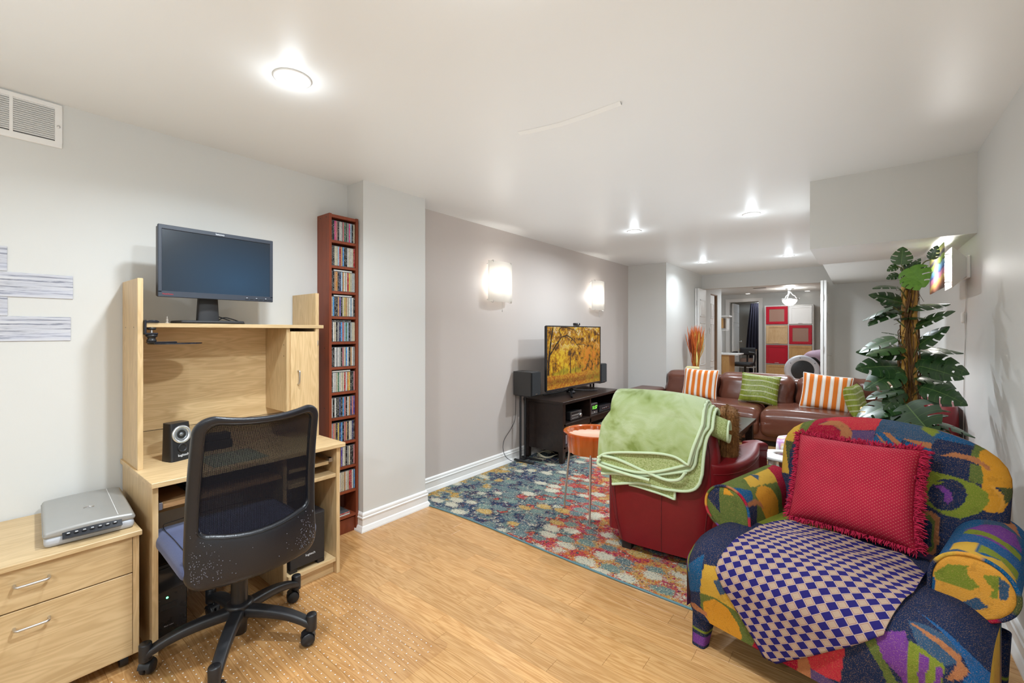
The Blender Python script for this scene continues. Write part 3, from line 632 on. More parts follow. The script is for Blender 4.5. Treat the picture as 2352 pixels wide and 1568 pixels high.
part('bottom_shelf', G().box(-2.65, -2.160, .985, 1.229, .064, .083, .001), M_MAPLE, t)
part('plinth', G().box(-2.20, -2.185, .985, 1.229, 0, .063), M_MAPLE, t)
part('back_rail', G().box(-2.655, -2.64, .484, .965, .40, DT - .02), M_MAPLE, t)
HX = -2.385
hl = part('hutch_side', G().box(-2.66, HX, .464, .483, DT, 1.498, .001), M_MAPLEV, t)
part('hutch_side', G().box(-2.66, HX, 1.236, 1.255, DT, 1.487, .001), M_MAPLEV, t)
for x in (-2.60, -2.45): part('screw_hole', G().cyl((x, .4636, 1.29), (x, .4645, 1.29), .003), M_BLACK, hl)
part('hutch_shelf', G().box(-2.66, HX + .005, .486, 1.280, 1.290, 1.308, .001), M_MAPLE, t)
part('hutch_back', G().box(-2.662, -2.655, .483, 1.236, .80, 1.29), M_MAPLE, t)
part('hutch_rail', G().box(-2.66, -2.650, .483, 1.236, DT, .797, .001), M_MAPLE, t)
dv = part('hutch_divider', G().box(-2.655, HX - .012, 1.083, 1.101, .84, 1.29, .001), M_MAPLEV, t)
for z in (1.20, 1.14): part('peg_hole', G().cyl((-2.43, 1.0826, z), (-2.43, 1.0834, z), .003, n=10), M_BLACK, dv)
part('hutch_floor', G().box(-2.655, HX - .012, 1.101, 1.236, .84, .858), M_MAPLE, t)
door = part('hutch_door', G().box(HX - .012, HX + .004, 1.098, 1.244, .842, 1.272, .001), M_MAPLEV, t)
part('door_handle', G().tube(catmull([(HX + .004, 1.135, 1.06), (HX + .022, 1.135, 1.06), (HX + .026, 1.135, 1.05), (HX + .024, 1.135, 1.02), (HX + .018, 1.135, .992), (HX + .004, 1.135, .988)], 4), .0042, 8), M_NICKEL, door)
part('hinge', G().box(HX - .01, HX + .008, 1.244, 1.2475, 1.195, 1.222, .001), M_CHROME, door)

# ---------------------------------------------------------------- monitor on the hutch
t = thing('computer_monitor', 'wide black computer monitor standing on the hutch shelf', 'monitor', (-2.50, .76, 1.308))
mx = -2.405
g = G().box(mx - .045, mx - .012, .539, 1.015, 1.428, 1.742, .004)
hs = part('housing', g, M_BLACK, t)
k = N('monitor_bezel'); k.set(.45, 0, .5); k.col((.028, .036, .052)); M_BEZ = k.m
g = G()
Y0, Y1, Z0, Z1 = .537, 1.017, 1.425, 1.745
g.box(mx - .014, mx, Y0, Y1, Z1 - .019, Z1, .002).box(mx - .014, mx, Y0, Y1, Z0, Z0 + .027, .002).box(mx - .014, mx, Y0, Y0 + .015, Z0 + .02, Z1 - .015, .002).box(mx - .014, mx, Y1 - .015, Y1, Z0 + .02, Z1 - .015, .002)
bz = part('bezel', g, M_BEZ, t)
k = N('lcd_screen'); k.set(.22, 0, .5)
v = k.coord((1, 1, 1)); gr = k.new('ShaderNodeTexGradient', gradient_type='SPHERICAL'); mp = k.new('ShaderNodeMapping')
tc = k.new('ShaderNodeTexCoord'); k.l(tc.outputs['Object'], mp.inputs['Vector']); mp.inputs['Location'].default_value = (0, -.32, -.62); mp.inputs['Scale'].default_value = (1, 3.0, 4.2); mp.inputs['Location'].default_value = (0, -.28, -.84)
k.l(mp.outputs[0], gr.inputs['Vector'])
k.col((.012, .018, .026)); e = k.ramp(gr.outputs['Fac'], [(0, (.006, .012, .018)), (.9, (.01, .085, .19))]); k.l(e, k.b.inputs['Emission Color']); k.b.inputs['Emission Strength'].default_value = .42  # blue reflection painted into the screen as a faint glowing gradient
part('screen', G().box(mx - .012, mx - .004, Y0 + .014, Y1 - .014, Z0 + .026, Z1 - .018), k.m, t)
WTX = plain('white_print', (.75, .77, .8), .4); RTX = plain('red_print', (.55, .02, .03), .4)
text_part('lettering', 'lenovo', .0135, frame_M((mx + .0004, .775, Z1 - .0095), (0, 1, 0), (0, 0, 1)), WTX, bz)
text_part('lettering', 'ThinkVision', .0085, frame_M((mx + .0004, .572, Z0 + .013), (0, 1, 0), (0, 0, 1)), RTX, bz)
for i, yy in enumerate((.893, .915, .937, .959, .981, 1.0)):
    part('button', G().box(mx, mx + .0015, yy - .008, yy + .008, Z0 + .007, Z0 + .010, .0004), M_BLACK, bz)
    if i in (0, 2, 4): part('symbol', G().box(mx, mx + .0005, yy - .003, yy + .003, Z0 + .0145, Z0 + .0165), WTX, bz)
def neck(u, v):
    hw = .045 - .008 * v; a = 2 * PI * u; return (-2.475 + .022 * math.sin(a), .745 + hw * max(-1, min(1, 1.25 * math.cos(a))), 1.318 + .15 * v)
part('stand_neck', G().grid(neck, 32, 3, True), M_BLACKM, t)
part('stand_base', G().rbox((-2.50, .755, 1.316), (.085, .132, .008), .0075, 6), M_BLACKM, t)
g = G().tube(catmull([(-2.50, .80, 1.345), (-2.50, .84, 1.33), (-2.49, .87, 1.318), (-2.50, .90, 1.3135), (-2.54, .93, 1.3135)], 6), .0028, 8).tube(catmull([(-2.52, .80, 1.325), (-2.52, .83, 1.342), (-2.51, .87, 1.332), (-2.52, .915, 1.314), (-2.56, .93, 1.313)], 6), .0028, 8)
part('cable', g, M_BLACK, t)
k = N('clear_glass_ornament'); k.set(.08, 0, .5); k.col((.8, .76, .7)); k.b.inputs['Transmission Weight'].default_value = .7
solo('glass_figurine', G().lathe([(.0005, 0), (.008, .001), (.007, .004), (.003, .008), (.005, .014), (.004, .02), (.0015, .024), (.003, .028), (.0005, .034)], (-2.47, .585, 1.308), 16), k.m, 'tiny glass figurine on the hutch shelf left of the monitor stand', 'figurine')

# clamp-on mouse platform
t = thing('clamp_platform', 'black oval platform clamped to the left end of the hutch shelf', 'platform', (-2.40, .51, 1.2))
cx_ = -2.378
g = G().box(cx_ - .03, cx_ + .006, .484, .492, 1.262, 1.322, .002).box(cx_ - .03, cx_ + .006, .484, .535, 1.310, 1.318, .003).box(cx_ - .03, cx_ + .006, .484, .532, 1.258, 1.266, .003)
g.lathe([(.001, 0), (.016, 0), (.017, .003), (.012, .005), (.001, .005)], (cx_ - .012, .517, 1.316), 20)
part('clamp', g, plain('clamp_black', (.012, .013, .02), .25, var=.05), t)
part('screw', G().cyl((cx_ - .012, .512, 1.262), (cx_ - .012, .512, 1.290), .0045, n=12), M_NICKEL, t)
part('pad', G().lathe([(.001, 1.279), (.014, 1.279), (.016, 1.284), (.016, 1.288), (.001, 1.288)], (cx_ - .012, .512, 0), 20), M_BLACK, t)
g = G().lathe([(.001, 1.258), (.020, 1.258), (.021, 1.251), (.015, 1.247), (.013, 1.240), (.017, 1.236), (.017, 1.226), (.001, 1.226)], (cx_ - .012, .512, 0), 24)
part('swivel', g, M_BLACK, t)
pl = [(cx_ - .045 + .082 * math.cos(a) * (1 + .0 * math.sin(a)), .605 + .100 * math.sin(a)) for a in [2 * PI * i / 36 for i in range(36)]]
g = G().prism(pl, 1.216, 1.222, 'z', True).box(cx_ - .028, cx_ + .002, .495, .60, 1.221, 1.228, .003)
part('platform_plate', g, plain('glossy_black', (.012, .013, .02), .12, var=.02), t)

# speaker, boxes, papers on the desktop
M_LOGO = WTX
t = thing('desktop_speaker', 'small black desktop speaker with a silver ring on the desk', 'speaker', (-2.455, .622, DT), .30)
def spk(u, v):
    a = 2 * PI * u; hw = .052 - .010 * v ** .8; hd = .040 - .008 * v
    e = .35; cxx = math.copysign(abs(math.cos(a)) ** e, math.cos(a)); sy = math.copysign(abs(math.sin(a)) ** e, math.sin(a))
    return (hd * cxx - .014 * v, hw * sy, .168 * v)
g = G().grid(spk, 40, 10, True); top = [spk(i / 40, 1) for i in range(40)]; g.add(top + [(-.014, 0, .170)], [(i, (i + 1) % 40, 40) for i in range(40)])
part('cabinet', g, plain('speaker_black', (.012, .012, .014), .35), t, local=True)
def onface(g, z): # put a lathe built around x axis on the sloping face
    M = Matrix.Translation((.040 - .022 * z / .168 * 1.0 + .0005, 0, z)) @ Matrix.Rotation(-.13, 4, 'Y'); return g.xf(M)
part('cone_ring', onface(G().lathe([(.040, -.004), (.041, .002), (.036, .006), (.029, .003), (.027, -.001)], (0, 0, 0), 40, 'x'), .116), plain('ring_silver', (.62, .64, .66), .3, .8), t, local=True)
part('cone', onface(G().lathe([(.028, .001), (.024, .003), (.021, .0), (.010, -.004), (.009, .0), (.004, .003), (.0005, .004)], (0, 0, 0), 32, 'x'), .116), plain('cone_grey', (.16, .17, .18), .35, .3), t, local=True)
part('port', onface(G().lathe([(.020, -.001), (.021, .003), (.017, .004), (.013, .001), (.011, -.006), (.0005, -.008)], (0, 0, 0), 28, 'x'), .056), M_BLACK, t, local=True)
text_part('lettering', 'logitech', .015, frame_M((.0395, 0, .024), (0, 1, 0), (-.13, 0, .99)), M_LOGO, t, .0003, world=False)
t = thing('docking_box', 'low black box with slots beside the small desktop speaker', 'box', (-2.52, .76, DT), 0)
part('body', G().box(-2.555, -2.495, .69, .86, DT, DT + .042, .003), M_BLACK, t)
part('upper_tray', G().box(-2.565, -2.50, .685, .855, DT + .046, DT + .075, .003), M_BLACKM, t)
solo('mouse_pad', G().box(-2.40, -2.17, .675, .90, DT, DT + .003, .001), plain('pad_greygreen', (.36, .38, .28), .7), 'thin grey green mouse pad lying on the desk', 'mouse pad')
t = thing('keyboard', 'black keyboard lying on the pull-out tray under the desktop', 'keyboard', (-2.36, .77, .585))
part('case', G().box(-2.44, -2.27, .60, .945, .585, .603, .003), M_BLACK, t)
g = G()
for i in range(5):
    for j in range(15): g.box(-2.432 + i * .032, -2.405 + i * .032, .606 + j * .0225, .626 + j * .0225, .603, .609, .002)
o = part('keys', g, M_BLACKM, t)
# computer tower under the desk, subwoofer
t = thing('computer_tower', 'black computer tower with a green light under the desk', 'computer', (-2.42, .55, 0))
part('case', G().box(-2.63, -2.25, .492, .598, .006, .315, .003), M_BLACKM, t)
fr = part('front_panel', G().box(-2.25, -2.236, .492, .598, .006, .315, .003), plain('tower_gloss', (.014, .014, .016), .12), t)
part('drive_cover', G().box(-2.236, -2.232, .500, .590, .205, .300, .002), plain('tower_gloss2', (.03, .03, .034), .1), fr)
part('power_light', G().lathe([(.0042, 0), (.003, .002), (.0005, .0025)], (-2.236, .530, .175), 14, 'x'), emit('green_led', (.1, 1, .25), 6), fr)
part('jack', G().cyl((-2.236, .560, .182), (-2.2345, .560, .182), .004, n=12), M_BLACK, fr); part('jack', G().cyl((-2.236, .505, .172), (-2.2345, .505, .172), .003, n=12), M_BLACK, fr)
part('card_slot', G().box(-2.236, -2.234, .505, .565, .128, .152, .001), M_BLACK, fr)
text_part('lettering', 'Black Label', .007, frame_M((-2.2358, .535, .06), (0, 1, 0), (0, 0, 1)), plain('grey_print', (.4, .4, .42), .5), fr)
for (x, y) in ((-2.27, .51), (-2.27, .58), (-2.6, .51), (-2.6, .58)): part('foot', G().cyl((x, y, 0), (x, y, .008), .01), M_BLACK, t)
t = thing('subwoofer', 'black box subwoofer on the low shelf of the desk', 'speaker', (-2.28, 1.085, .083))
part('cabinet', G().box(-2.42, -2.175, 1.0, 1.175, .103, .345, .003), plain('subwoofer_black', (.016, .016, .018), .5), t)
part('top_plate', G().box(-2.42, -2.176, 1.0, 1.175, .345, .349, .001), plain('sub_gloss', (.02, .02, .024), .12), t)
for yy in (1.018, 1.157):
    for xx in (-2.40, -2.195): part('foot', G().box(xx - .018, xx + .018, yy - .018, yy + .018, .083, .104, .002), M_BLACK, t)
part('driver', G().lathe([(.07, .103), (.068, .098), (.03, .094), (.001, .09)], (-2.3, 1.0875, 0), 24), M_BLACKM, t)
text_part('lettering', 'logitech', .016, frame_M((-2.1748, 1.10, .150), (0, 1, 0), (0, 0, 1)), M_LOGO, t)

# ---------------------------------------------------------------- office chair
CH = (-1.735, .707)
t = thing('office_chair', 'black mesh-back office chair on five casters pulled up to the desk', 'chair', (CH[0] - .245, CH[1], 0.003), math.radians(88))
def backdef(x, y, z):   # local: y forward; origin of chair at the hub
    zz = (z - .38) / .6
    yo = -.245 + .045 * (x / .21) ** 2 - .055 * (zz - .3) + .03 * math.sin(PI * min(1, max(0, zz)))
    return (x, y + yo, z)
def outline(th, a, b, top, bot, r, dip=0.0, flare=0.0):
    """rounded rectangle half-width a..b, z bot..top; th 0..1"""
    pts = []
    n = 10
    hw_t, hw_b = a, b
    for k in range(n + 1): q = PI / 2 * k / n; pts.append((hw_t - r + r * math.cos(q), top - r + r * math.sin(q)))
    m = 8
    for k in range(1, m): s_ = k / m; x = (hw_t - r) * (1 - 2 * s_); pts.append((x, top - dip * (1 - (2 * s_ - 1) ** 2)))
    for k in range(n + 1): q = PI / 2 + PI / 2 * k / n; pts.append((-hw_t + r + r * math.cos(q), top - r + r * math.sin(q)))
    for k in range(1, m): s_ = k / m; pts.append((-hw_t + (hw_t - hw_b) * s_, top - r + (bot + r - top + r) * s_))
    for k in range(n + 1): q = PI + PI / 2 * k / n; pts.append((-hw_b + r + r * math.cos(q), bot + r + r * math.sin(q)))
    for k in range(1, m): s_ = k / m; x = (-hw_b + r) * (1 - 2 * s_); pts.append((x, bot - flare * (1 - (2 * s_ - 1) ** 2)))
    for k in range(n + 1): q = 1.5 * PI + PI / 2 * k / n; pts.append((hw_b - r + r * math.cos(q), bot + r + r * math.sin(q)))
    for k in range(1, m): s_ = k / m; pts.append((hw_b + (hw_t - hw_b) * s_, bot + r + (top - r - bot - r) * s_))
    return pts
OUT = outline(0, .216, .228, .978, .365, .060, .018, .004)
INN = outline(0, .178, .186, .945, .555, .034, .012, .022)
nO = len(OUT)
def ringfn(u, v):
    i = int(round(u * nO)) % nO; a = 2 * PI * v
    ca = math.copysign(abs(math.cos(a)) ** .55, math.cos(a)); sa = math.copysign(abs(math.sin(a)) ** .8, math.sin(a))
    k_ = .5 + .5 * ca
    x = INN[i][0] + (OUT[i][0] - INN[i][0]) * k_; z = INN[i][1] + (OUT[i][1] - INN[i][1]) * k_
    return backdef(x, .017 * sa, z)
M_CHL = leather('chair_black_leather', (.009, .010, .014), .33, .5, 300, .1)
bf = part('back_frame', G().grid(ringfn, nO, 18, True, True), M_CHL, t, local=True)
k = N('chair_mesh'); k.set(.8, 0, .12); k.col((.006, .006, .009))
v = k.coord((1, 0, 1)); sx = k.new('ShaderNodeSeparateXYZ'); k.l(v, sx.inputs[0])
fx = k.math('SINE', k.math('MULTIPLY', k.math('ADD', sx.outputs[0], sx.outputs[2]), 1150)); fz = k.math('SINE', k.math('MULTIPLY', k.math('SUBTRACT', sx.outputs[0], sx.outputs[2]), 1150))
hole = k.math('GREATER_THAN', k.math('MULTIPLY', fx, fz), .80)
tr = k.new('ShaderNodeBsdfTransparent'); ms = k.new('ShaderNodeMixShader'); out = k.n['Material Output']
k.l(hole, ms.inputs[0]); k.l(k.b.outputs[0], ms.inputs[1]); k.l(tr.outputs[0], ms.inputs[2]); k.l(ms.outputs[0], out.inputs[0])
def inner(u, v):
    i = int(round(u * nO)) % nO; return backdef(INN[i][0] * v, -.004, .75 + (INN[i][1] - .75) * v)
part('back_mesh', G().grid(inner, nO, 8, True), k.m, t, local=True)
def seam(u): i = int(round(u * nO)) % nO; x, z = INN[i]; return backdef(x * 1.04, -.016, .75 + (z - .75) * 1.045)
part('seam', G().tube([seam(i / nO) for i in range(nO)], .0016, 6, closed=True), M_BLACK, bf, local=True)
r3 = random.Random(5); g = G()
for i in range(260):   # flaking leather along the lower corners
    sd = r3.choice((-1, 1)); x = sd * (.215 - abs(r3.gauss(0, .05))); z = .40 + abs(r3.gauss(0, .07))
    if abs(x) > .216: continue
    p = backdef(x, -.0172, z); s_ = r3.uniform(.0008, .0022); g.add([(p[0] - s_, p[1], p[2]), (p[0], p[1] - .0015, p[2] - s_), (p[0] + s_, p[1], p[2] + s_ * .5), (p[0], p[1] + .002, p[2])], [(0, 1, 2), (0, 3, 1), (1, 3, 2), (0, 2, 3)], False)
o = part('flaking', g, plain('flake_grey', (.10, .10, .12), .5), bf, local=True); o['kind'] = 'stuff'
def seatfn(o_, p):
    z = o_.z + (.012 * (1 - p[0] ** 2) * (1 - p[1] ** 2) if p[2] > 0 else 0) - (.02 * max(0, p[1]) ** 3); return (o_.x, o_.y, z)
st = part('seat', G().rbox((0, .045, .440), (.238, .235, .038), .034, 14, seatfn), fabric('seat_blue_grey', (.085, .10, .19), 300), t, local=True)
g = G()
for yy, in ((-.17,), (.26,)): pass
pth = [(-.205, -.17, .4795), (-.207, .02, .483), (-.205, .22, .479), (-.16, .255, .479), (0, .262, .481), (.16, .255, .479), (.205, .22, .479), (.207, .02, .483), (.205, -.17, .4795)]
part('seam', G().tube(catmull(pth, 6), .0014, 6), M_BLACK, st, local=True)
part('seat_plate', G().box(-.12, .12, -.12, .14, .385, .405, .006).box(-.03, .03, -.195, -.05, .375, .395, .004), M_BLACKM, t, local=True)
part('back_bracket', G().tube(catmull([(0, -.08, .385), (0, -.16, .385), (0, -.200, .40), (0, -.208, .46)], 5), [.018] * 16, 12), M_BLACKM, t, local=True)
part('gas_lift', G().cyl((0, 0, .165), (0, 0, .39), .025, n=24).cyl((0, 0, .17), (0, 0, .30), .030, n=24), M_BLACK, t, local=True)
part('hub', G().lathe([(.001, .045), (.026, .045), (.028, .09), (.040, .105), (.044, .15), (.050, .158), (.050, .166), (.040, .172), (.001, .172)], (0, 0, 0), 32), M_BLACK, t, local=True)
for i in range(5):
    a = math.radians(38 + 72 * i - 88); ca, sa = math.cos(a), math.sin(a); Rm = Matrix.Rotation(a, 4, 'Z')
    def legf(u, v):
        r = .03 + .265 * v; zc = .135 - .012 * v - .045 * v ** 3.2; hw = .026 - .006 * v; hh = .022 - .006 * v
        q = 2 * PI * u; e = .6
        return Rm @ Vector((r, hw * math.copysign(abs(math.cos(q)) ** e, math.cos(q)), zc + hh * math.copysign(abs(math.sin(q)) ** e, math.sin(q))))
    lg = part('leg', G().grid(legf, 20, 14, True), plain('chair_leg_black', (.014, .014, .016), .42), t, local=True)
    part('caster_socket', G().lathe([(.001, .058), (.0195, .058), (.020, .062), (.020, .117), (.018, .121), (.001, .121)], (.295 * ca, .295 * sa, 0), 22), M_BLACK, lg, local=True)
    g = G()
    for sd in (-1, 1): g.lathe([(.001, .0), (.020, .001), (.0265, .005), (.027, .010), (.024, .016), (.001, .016)], (0, 0, 0), 24, 'y') if False else None
    for sd in (-1, 1):
        s0 = len(g.v); g.lathe([(.001, 0), (.018, .0), (.0265, .005), (.0265, .012), (.022, .0175), (.001, .0185)], (0, 0, 0), 24, 'y')
        g.xf(Matrix.Translation((-.014, 0 if sd > 0 else 0, .0265)) @ Matrix.Scale(sd, 4, (0, 1, 0)) @ Matrix.Translation((0, .002, 0)), s0)
    g.box(-.022, .008, -.003, .003, .03, .058, .002)
    s0 = len(g.v); g.grid(lambda u, v: (-.014 + .030 * math.cos(PI * (.05 + .75 * u)), -.019 + .038 * v, .0265 + .030 * math.sin(PI * (.05 + .75 * u))), 12, 2)
    ang = a + [.5, -.7, .2, 1.1, -.3][i]
    g.xf(Matrix.Translation((.295 * ca, .295 * sa, 0)) @ Matrix.Rotation(ang, 4, 'Z'))
    part('caster', g, M_BLACK, lg, local=True)

# clear chair mat with studs
k = N('clear_vinyl'); nt = k.t; tr = k.new('ShaderNodeBsdfTransparent'); tr.inputs[0].default_value = (.985, .975, .965, 1); gl = k.new('ShaderNodeBsdfGlossy'); gl.inputs['Roughness'].default_value = .16
fr = k.new('ShaderNodeLayerWeight'); fr.inputs[0].default_value = .5; ms = k.new('ShaderNodeMixShader'); k.l(k.math('ADD', .02, k.math('MULTIPLY', k.math('POWER', fr.outputs['Facing'], 4.0), .30)), ms.inputs[0]); k.l(tr.outputs[0], ms.inputs[1]); k.l(gl.outputs[0], ms.inputs[2]); k.l(ms.outputs[0], k.n['Material Output'].inputs[0]); M_VINYL = k.m
t = thing('chair_mat', 'clear studded vinyl chair mat on the wood floor under the office chair', 'mat', (-1.73, .62, 0))
def rrect(x0, x1, y0, y1, r, n=6):
    out = []
    for (cx2, cy2, a0) in ((x1 - r, y1 - r, 0), (x0 + r, y1 - r, 90), (x0 + r, y0 + r, 180), (x1 - r, y0 + r, 270)):
        for k_ in range(n + 1): q = math.radians(a0 + 90 * k_ / n); out.append((cx2 + r * math.cos(q), cy2 + r * math.sin(q)))
    return out
part('sheet', G().prism(rrect(-2.15, -1.30, .02, 1.235, .03), .0003, .0026), M_VINYL, t)
g = G(); s_ = .0022
for i in range(28):
    for j in range(40):
        x = -2.12 + i * .03 + (.015 if j % 2 else 0); y = .05 + j * .029
        if x > -1.33: continue
        g.add([(x - s_, y - s_, .0026), (x + s_, y - s_, .0026), (x + s_, y + s_, .0026), (x - s_, y + s_, .0026), (x, y, .0044)], [(0, 1, 4), (1, 2, 4), (2, 3, 4), (3, 0, 4)], False)
o = part('studs', g, plain('stud_clear', (.80, .77, .72), .12, 0, .8), t); o['kind'] = 'stuff'

# ---------------------------------------------------------------- tall narrow tower of cd cases
TX0, TX1, TY0, TY1, TZ = -2.668, -2.525, 1.393, 1.591, 1.995
t = thing('cd_tower', 'tall narrow cherry-stained cd tower filled with cases beside the pier', 'shelf', (-2.60, 1.49, 0))
sp = part('side_panel', G().box(TX0, TX1, TY0, TY0 + .017, 0, TZ, .001), M_CHERRY, t)
for (x, z) in ((-2.56, TZ - .02), (-2.63, TZ - .02), (-2.58, 1.17), (-2.58, .8)): part('screw_hole', G().cyl((x, TY0 - .0006, z), (x, TY0 + .0004, z), .004, n=10), M_BLACK, sp)
part('side_panel', G().box(TX0, TX1, TY1 - .017, TY1, 0, TZ, .001), M_CHERRY, t)
part('top', G().box(TX0, TX1 - .003, TY0 + .017, TY1 - .017, TZ - .022, TZ - .003, .001), M_CHERRY, t)
part('back', G().box(TX0, TX0 + .004, TY0 + .017, TY1 - .017, .05, TZ - .022), plain('cherry_back', (.10, .022, .012), .6), t)
part('plinth', G().box(TX0, TX1 - .016, TY0 + .017, TY1 - .017, 0, .088), M_CHERRY, t)
SHZ = [1.834 - .1563 * k_ for k_ in range(12)]
for z in SHZ: part('shelf', G().box(TX0 + .004, TX1 - .003, TY0 + .017, TY1 - .017, z - .016, z, .001), M_CHERRY, t)
CDC = {'black': (.012, .012, .014), 'white': (.66, .65, .61), 'pink': (.62, .06, .22), 'rose': (.55, .20, .20), 'cream': (.60, .55, .40), 'grey': (.27, .28, .28), 'red': (.42, .018, .025),
       'blue': (.05, .25, .55), 'navy': (.03, .04, .13), 'tan': (.50, .28, .13), 'orange': (.60, .24, .04), 'green': (.05, .17, .09), 'pale grey': (.45, .47, .45), 'purple': (.10, .06, .30), 'yellow': (.62, .46, .12), 'pale blue': (.35, .48, .60)}
cdm = {}
for nm, c in CDC.items():
    k = N('cd_spine_' + nm.replace(' ', '_')); k.set(.25, 0, .5)
    oi = k.new('ShaderNodeObjectInfo'); cb = k.new('ShaderNodeCombineXYZ'); k.l(k.math('MULTIPLY', oi.outputs['Random'], 50), cb.inputs[2])
    v = k.coord((60, 260, 110), loc=cb.outputs[0]); f = k.noise(v, 1.6, 4, .8)
    v2 = k.coord((1, 1, 26), loc=cb.outputs[0]); f2 = k.noise(v2, 1.0, 1)
    msk = k.math('MULTIPLY', k.math('GREATER_THAN', f, .56), k.math('GREATER_THAN', f2, .47))
    inkc = (.7, .68, .62) if sum(c) < .9 else (.05, .05, .06)
    k.col(k.mix(k.math('MULTIPLY', msk, .75), c, inkc)); cdm[nm] = k.m
M_CASE = plain('cd_case_clear', (.10, .10, .105), .15, var=.02)
cdme = {}
def cd_mesh(nm, th):
    if (nm, th) not in cdme:
        g = G().box(-.138, -.0006, 0, th, 0, .124, .0006).box(-.0006, .0002, .0014, th - .0014, .003, .121, 0, 1)
        cdme[(nm, th)] = mesh_of(g, 'cd_case', [M_CASE, cdm[nm]])
    return cdme[(nm, th)]
NUM = 'first second third fourth fifth sixth seventh eighth ninth tenth eleventh twelfth thirteenth fourteenth fifteenth sixteenth seventeenth'.split()
ROWSC = ['black,black,pink,rose,black,white,pale grey,rose,green,black,grey,pink,pale blue,black,cream', 'black,black,cream,cream,pale blue,red,tan,blue,black,black,white,cream,white,cream,red',
         'black,black,tan,orange,black,navy,pale blue,tan,white,cream,red,yellow,cream,pale grey,pale grey', 'cream,blue,black,black,tan,purple,black,cream,yellow,tan,cream,white,pale blue,white,black',
         'black,white,cream,black,grey,navy,blue,rose,pale blue,green,pale blue,black,pale grey,cream,cream', 'black,black,white,grey,white,pale grey,black,rose,cream,blue,white,black,tan,white,grey',
         'black,white,white,cream,green,white,cream,cream,red,white,orange,yellow,black,black,rose', 'white,black,white,black,black,navy,black,blue,rose,black,white,tan,navy,rose,purple',
         'pale grey,rose,tan,black,yellow,navy,blue,black,rose,tan,black,cream,white,navy,black', 'black,grey,navy,white,purple,tan,purple,white,cream,black,grey,cream,black,black,rose',
         'black,cream,grey,white,black,white,cream,cream,tan,white,cream,red,red,white,blue']
SN = ['top', 'second', 'third', 'fourth', 'fifth', 'sixth', 'seventh', 'eighth', 'ninth', 'tenth', 'eleventh', 'bottom']
for si, row in enumerate(ROWSC):
    y = TY0 + .0175; cs = row.split(',')
    for i, nm in enumerate(cs):
        th = .0100
        lean = (si == 9 and i == 10)
        o = bpy.data.objects.new('cd_case', cd_mesh(nm, th)); o.location = (TX1 - .008 - rnd.random() * .003, y + .0003, SHZ[si] + .0003); COL.objects.link(o)
        MW[o.name] = Matrix.Translation(o.location)
        tag(o, f'{nm} cd case, {NUM[i]} from the left on the {SN[si]} tower shelf', 'cd case', f'cd cases on the {SN[si]} shelf')
        y += th + (.00075 if si != 9 else .0007)
def flat_cd(si, z, nm, dy, lb):
    g = G().box(TX1 - .145, TX1 - .012, TY0 + .022 + dy, TY0 + .150 + dy, z, z + .0098, .0006).box(TX1 - .0121, TX1 - .0118, TY0 + .026 + dy, TY0 + .146 + dy, z + .0015, z + .0083, 0, 1)
    solo('cd_case', g, [M_CASE, cdm[nm]], lb, 'cd case', f'cd cases on the {SN[si]} shelf')
flat_cd(2, SHZ[2] + .1246, 'white', .012, 'white cd case lying flat on top of the row on the third shelf')
flat_cd(3, SHZ[3] + .1246, 'white', .012, 'white cd case lying flat over the row on the fourth shelf')
flat_cd(4, SHZ[4] + .1246, 'black', .004, 'black cd case lying flat over the row on the fifth shelf')
flat_cd(6, SHZ[6] + .1246, 'white', .0, 'white cd case lying flat over the row on the seventh shelf')
flat_cd(11, SHZ[11] + .0003, 'white', -.002, 'white cd case lying flat on the bottom shelf, lower of two')
flat_cd(11, SHZ[11] + .0104, 'red', -.004, 'red-covered cd case lying on top of another on the bottom shelf')
# ---------------------------------------------------------------- rug
RX0, RX1, RY0, RY1 = -2.635, -.20, 2.115, 5.35
k = N('rug_pile'); k.set(.95, 0, .1)
v = k.coord((1, 1, 1)); n1 = k.new('ShaderNodeTexNoise'); n1.inputs['Scale'].default_value = 9; n1.inputs['Detail'].default_value = 5; k.l(v, n1.inputs['Vector'])
off = k.new('ShaderNodeVectorMath', operation='MULTIPLY_ADD'); k.l(n1.outputs['Color'], off.inputs[0]); off.inputs[1].default_value = (.075, .075, 0); k.l(v, off.inputs[2])
wv = off.outputs[0]
sx = k.new('ShaderNodeSeparateXYZ'); k.l(v, sx.inputs[0])
fine = k.noise(v, 78, 5, .85); fine2 = k.noise(v, 190, 2, .7)
lowf = k.noise(v, 1.1, 2, .5)
# teal and navy by the wall and along the near edge, gold and hot colours in the middle
gx = k.math('MULTIPLY', k.math('ADD', sx.outputs[0], .95), .42)
gy = k.math('MULTIPLY', sx.outputs[1], .10)
mid = k.noise(wv, 5.5, 5, .7)
base_t = k.math('ADD', k.math('MULTIPLY', lowf, .55), k.math('ADD', gx, gy))
base_t = k.math('ADD', base_t, k.math('MULTIPLY', k.math('SUBTRACT', mid, .5), 1.25))
TEAL = hx('758f88'); NAVY = hx('1b2a4e'); GREY = hx('637a7e'); GOLD = hx('c9a458'); ORG = hx('cc6a38'); MAG = hx('a8245a'); CRM = hx('d3cfba'); SLATE = hx('465f78'); PURP = hx('5b2460'); DKN = hx('1d2536')
base = k.ramp(base_t, [(.0, GOLD), (.06, TEAL), (.14, SLATE), (.22, NAVY), (.31, GREY), (.36, TEAL), (.41, NAVY), (.455, ORG), (.52, MAG), (.575, ORG), (.64, GOLD), (.76, GOLD), (.83, MAG), (.88, ORG), (.94, TEAL), (1.0, GOLD)])
vo = k.new('ShaderNodeTexVoronoi'); vo.inputs['Scale'].default_value = 7.4; vo.inputs['Randomness'].default_value = .55
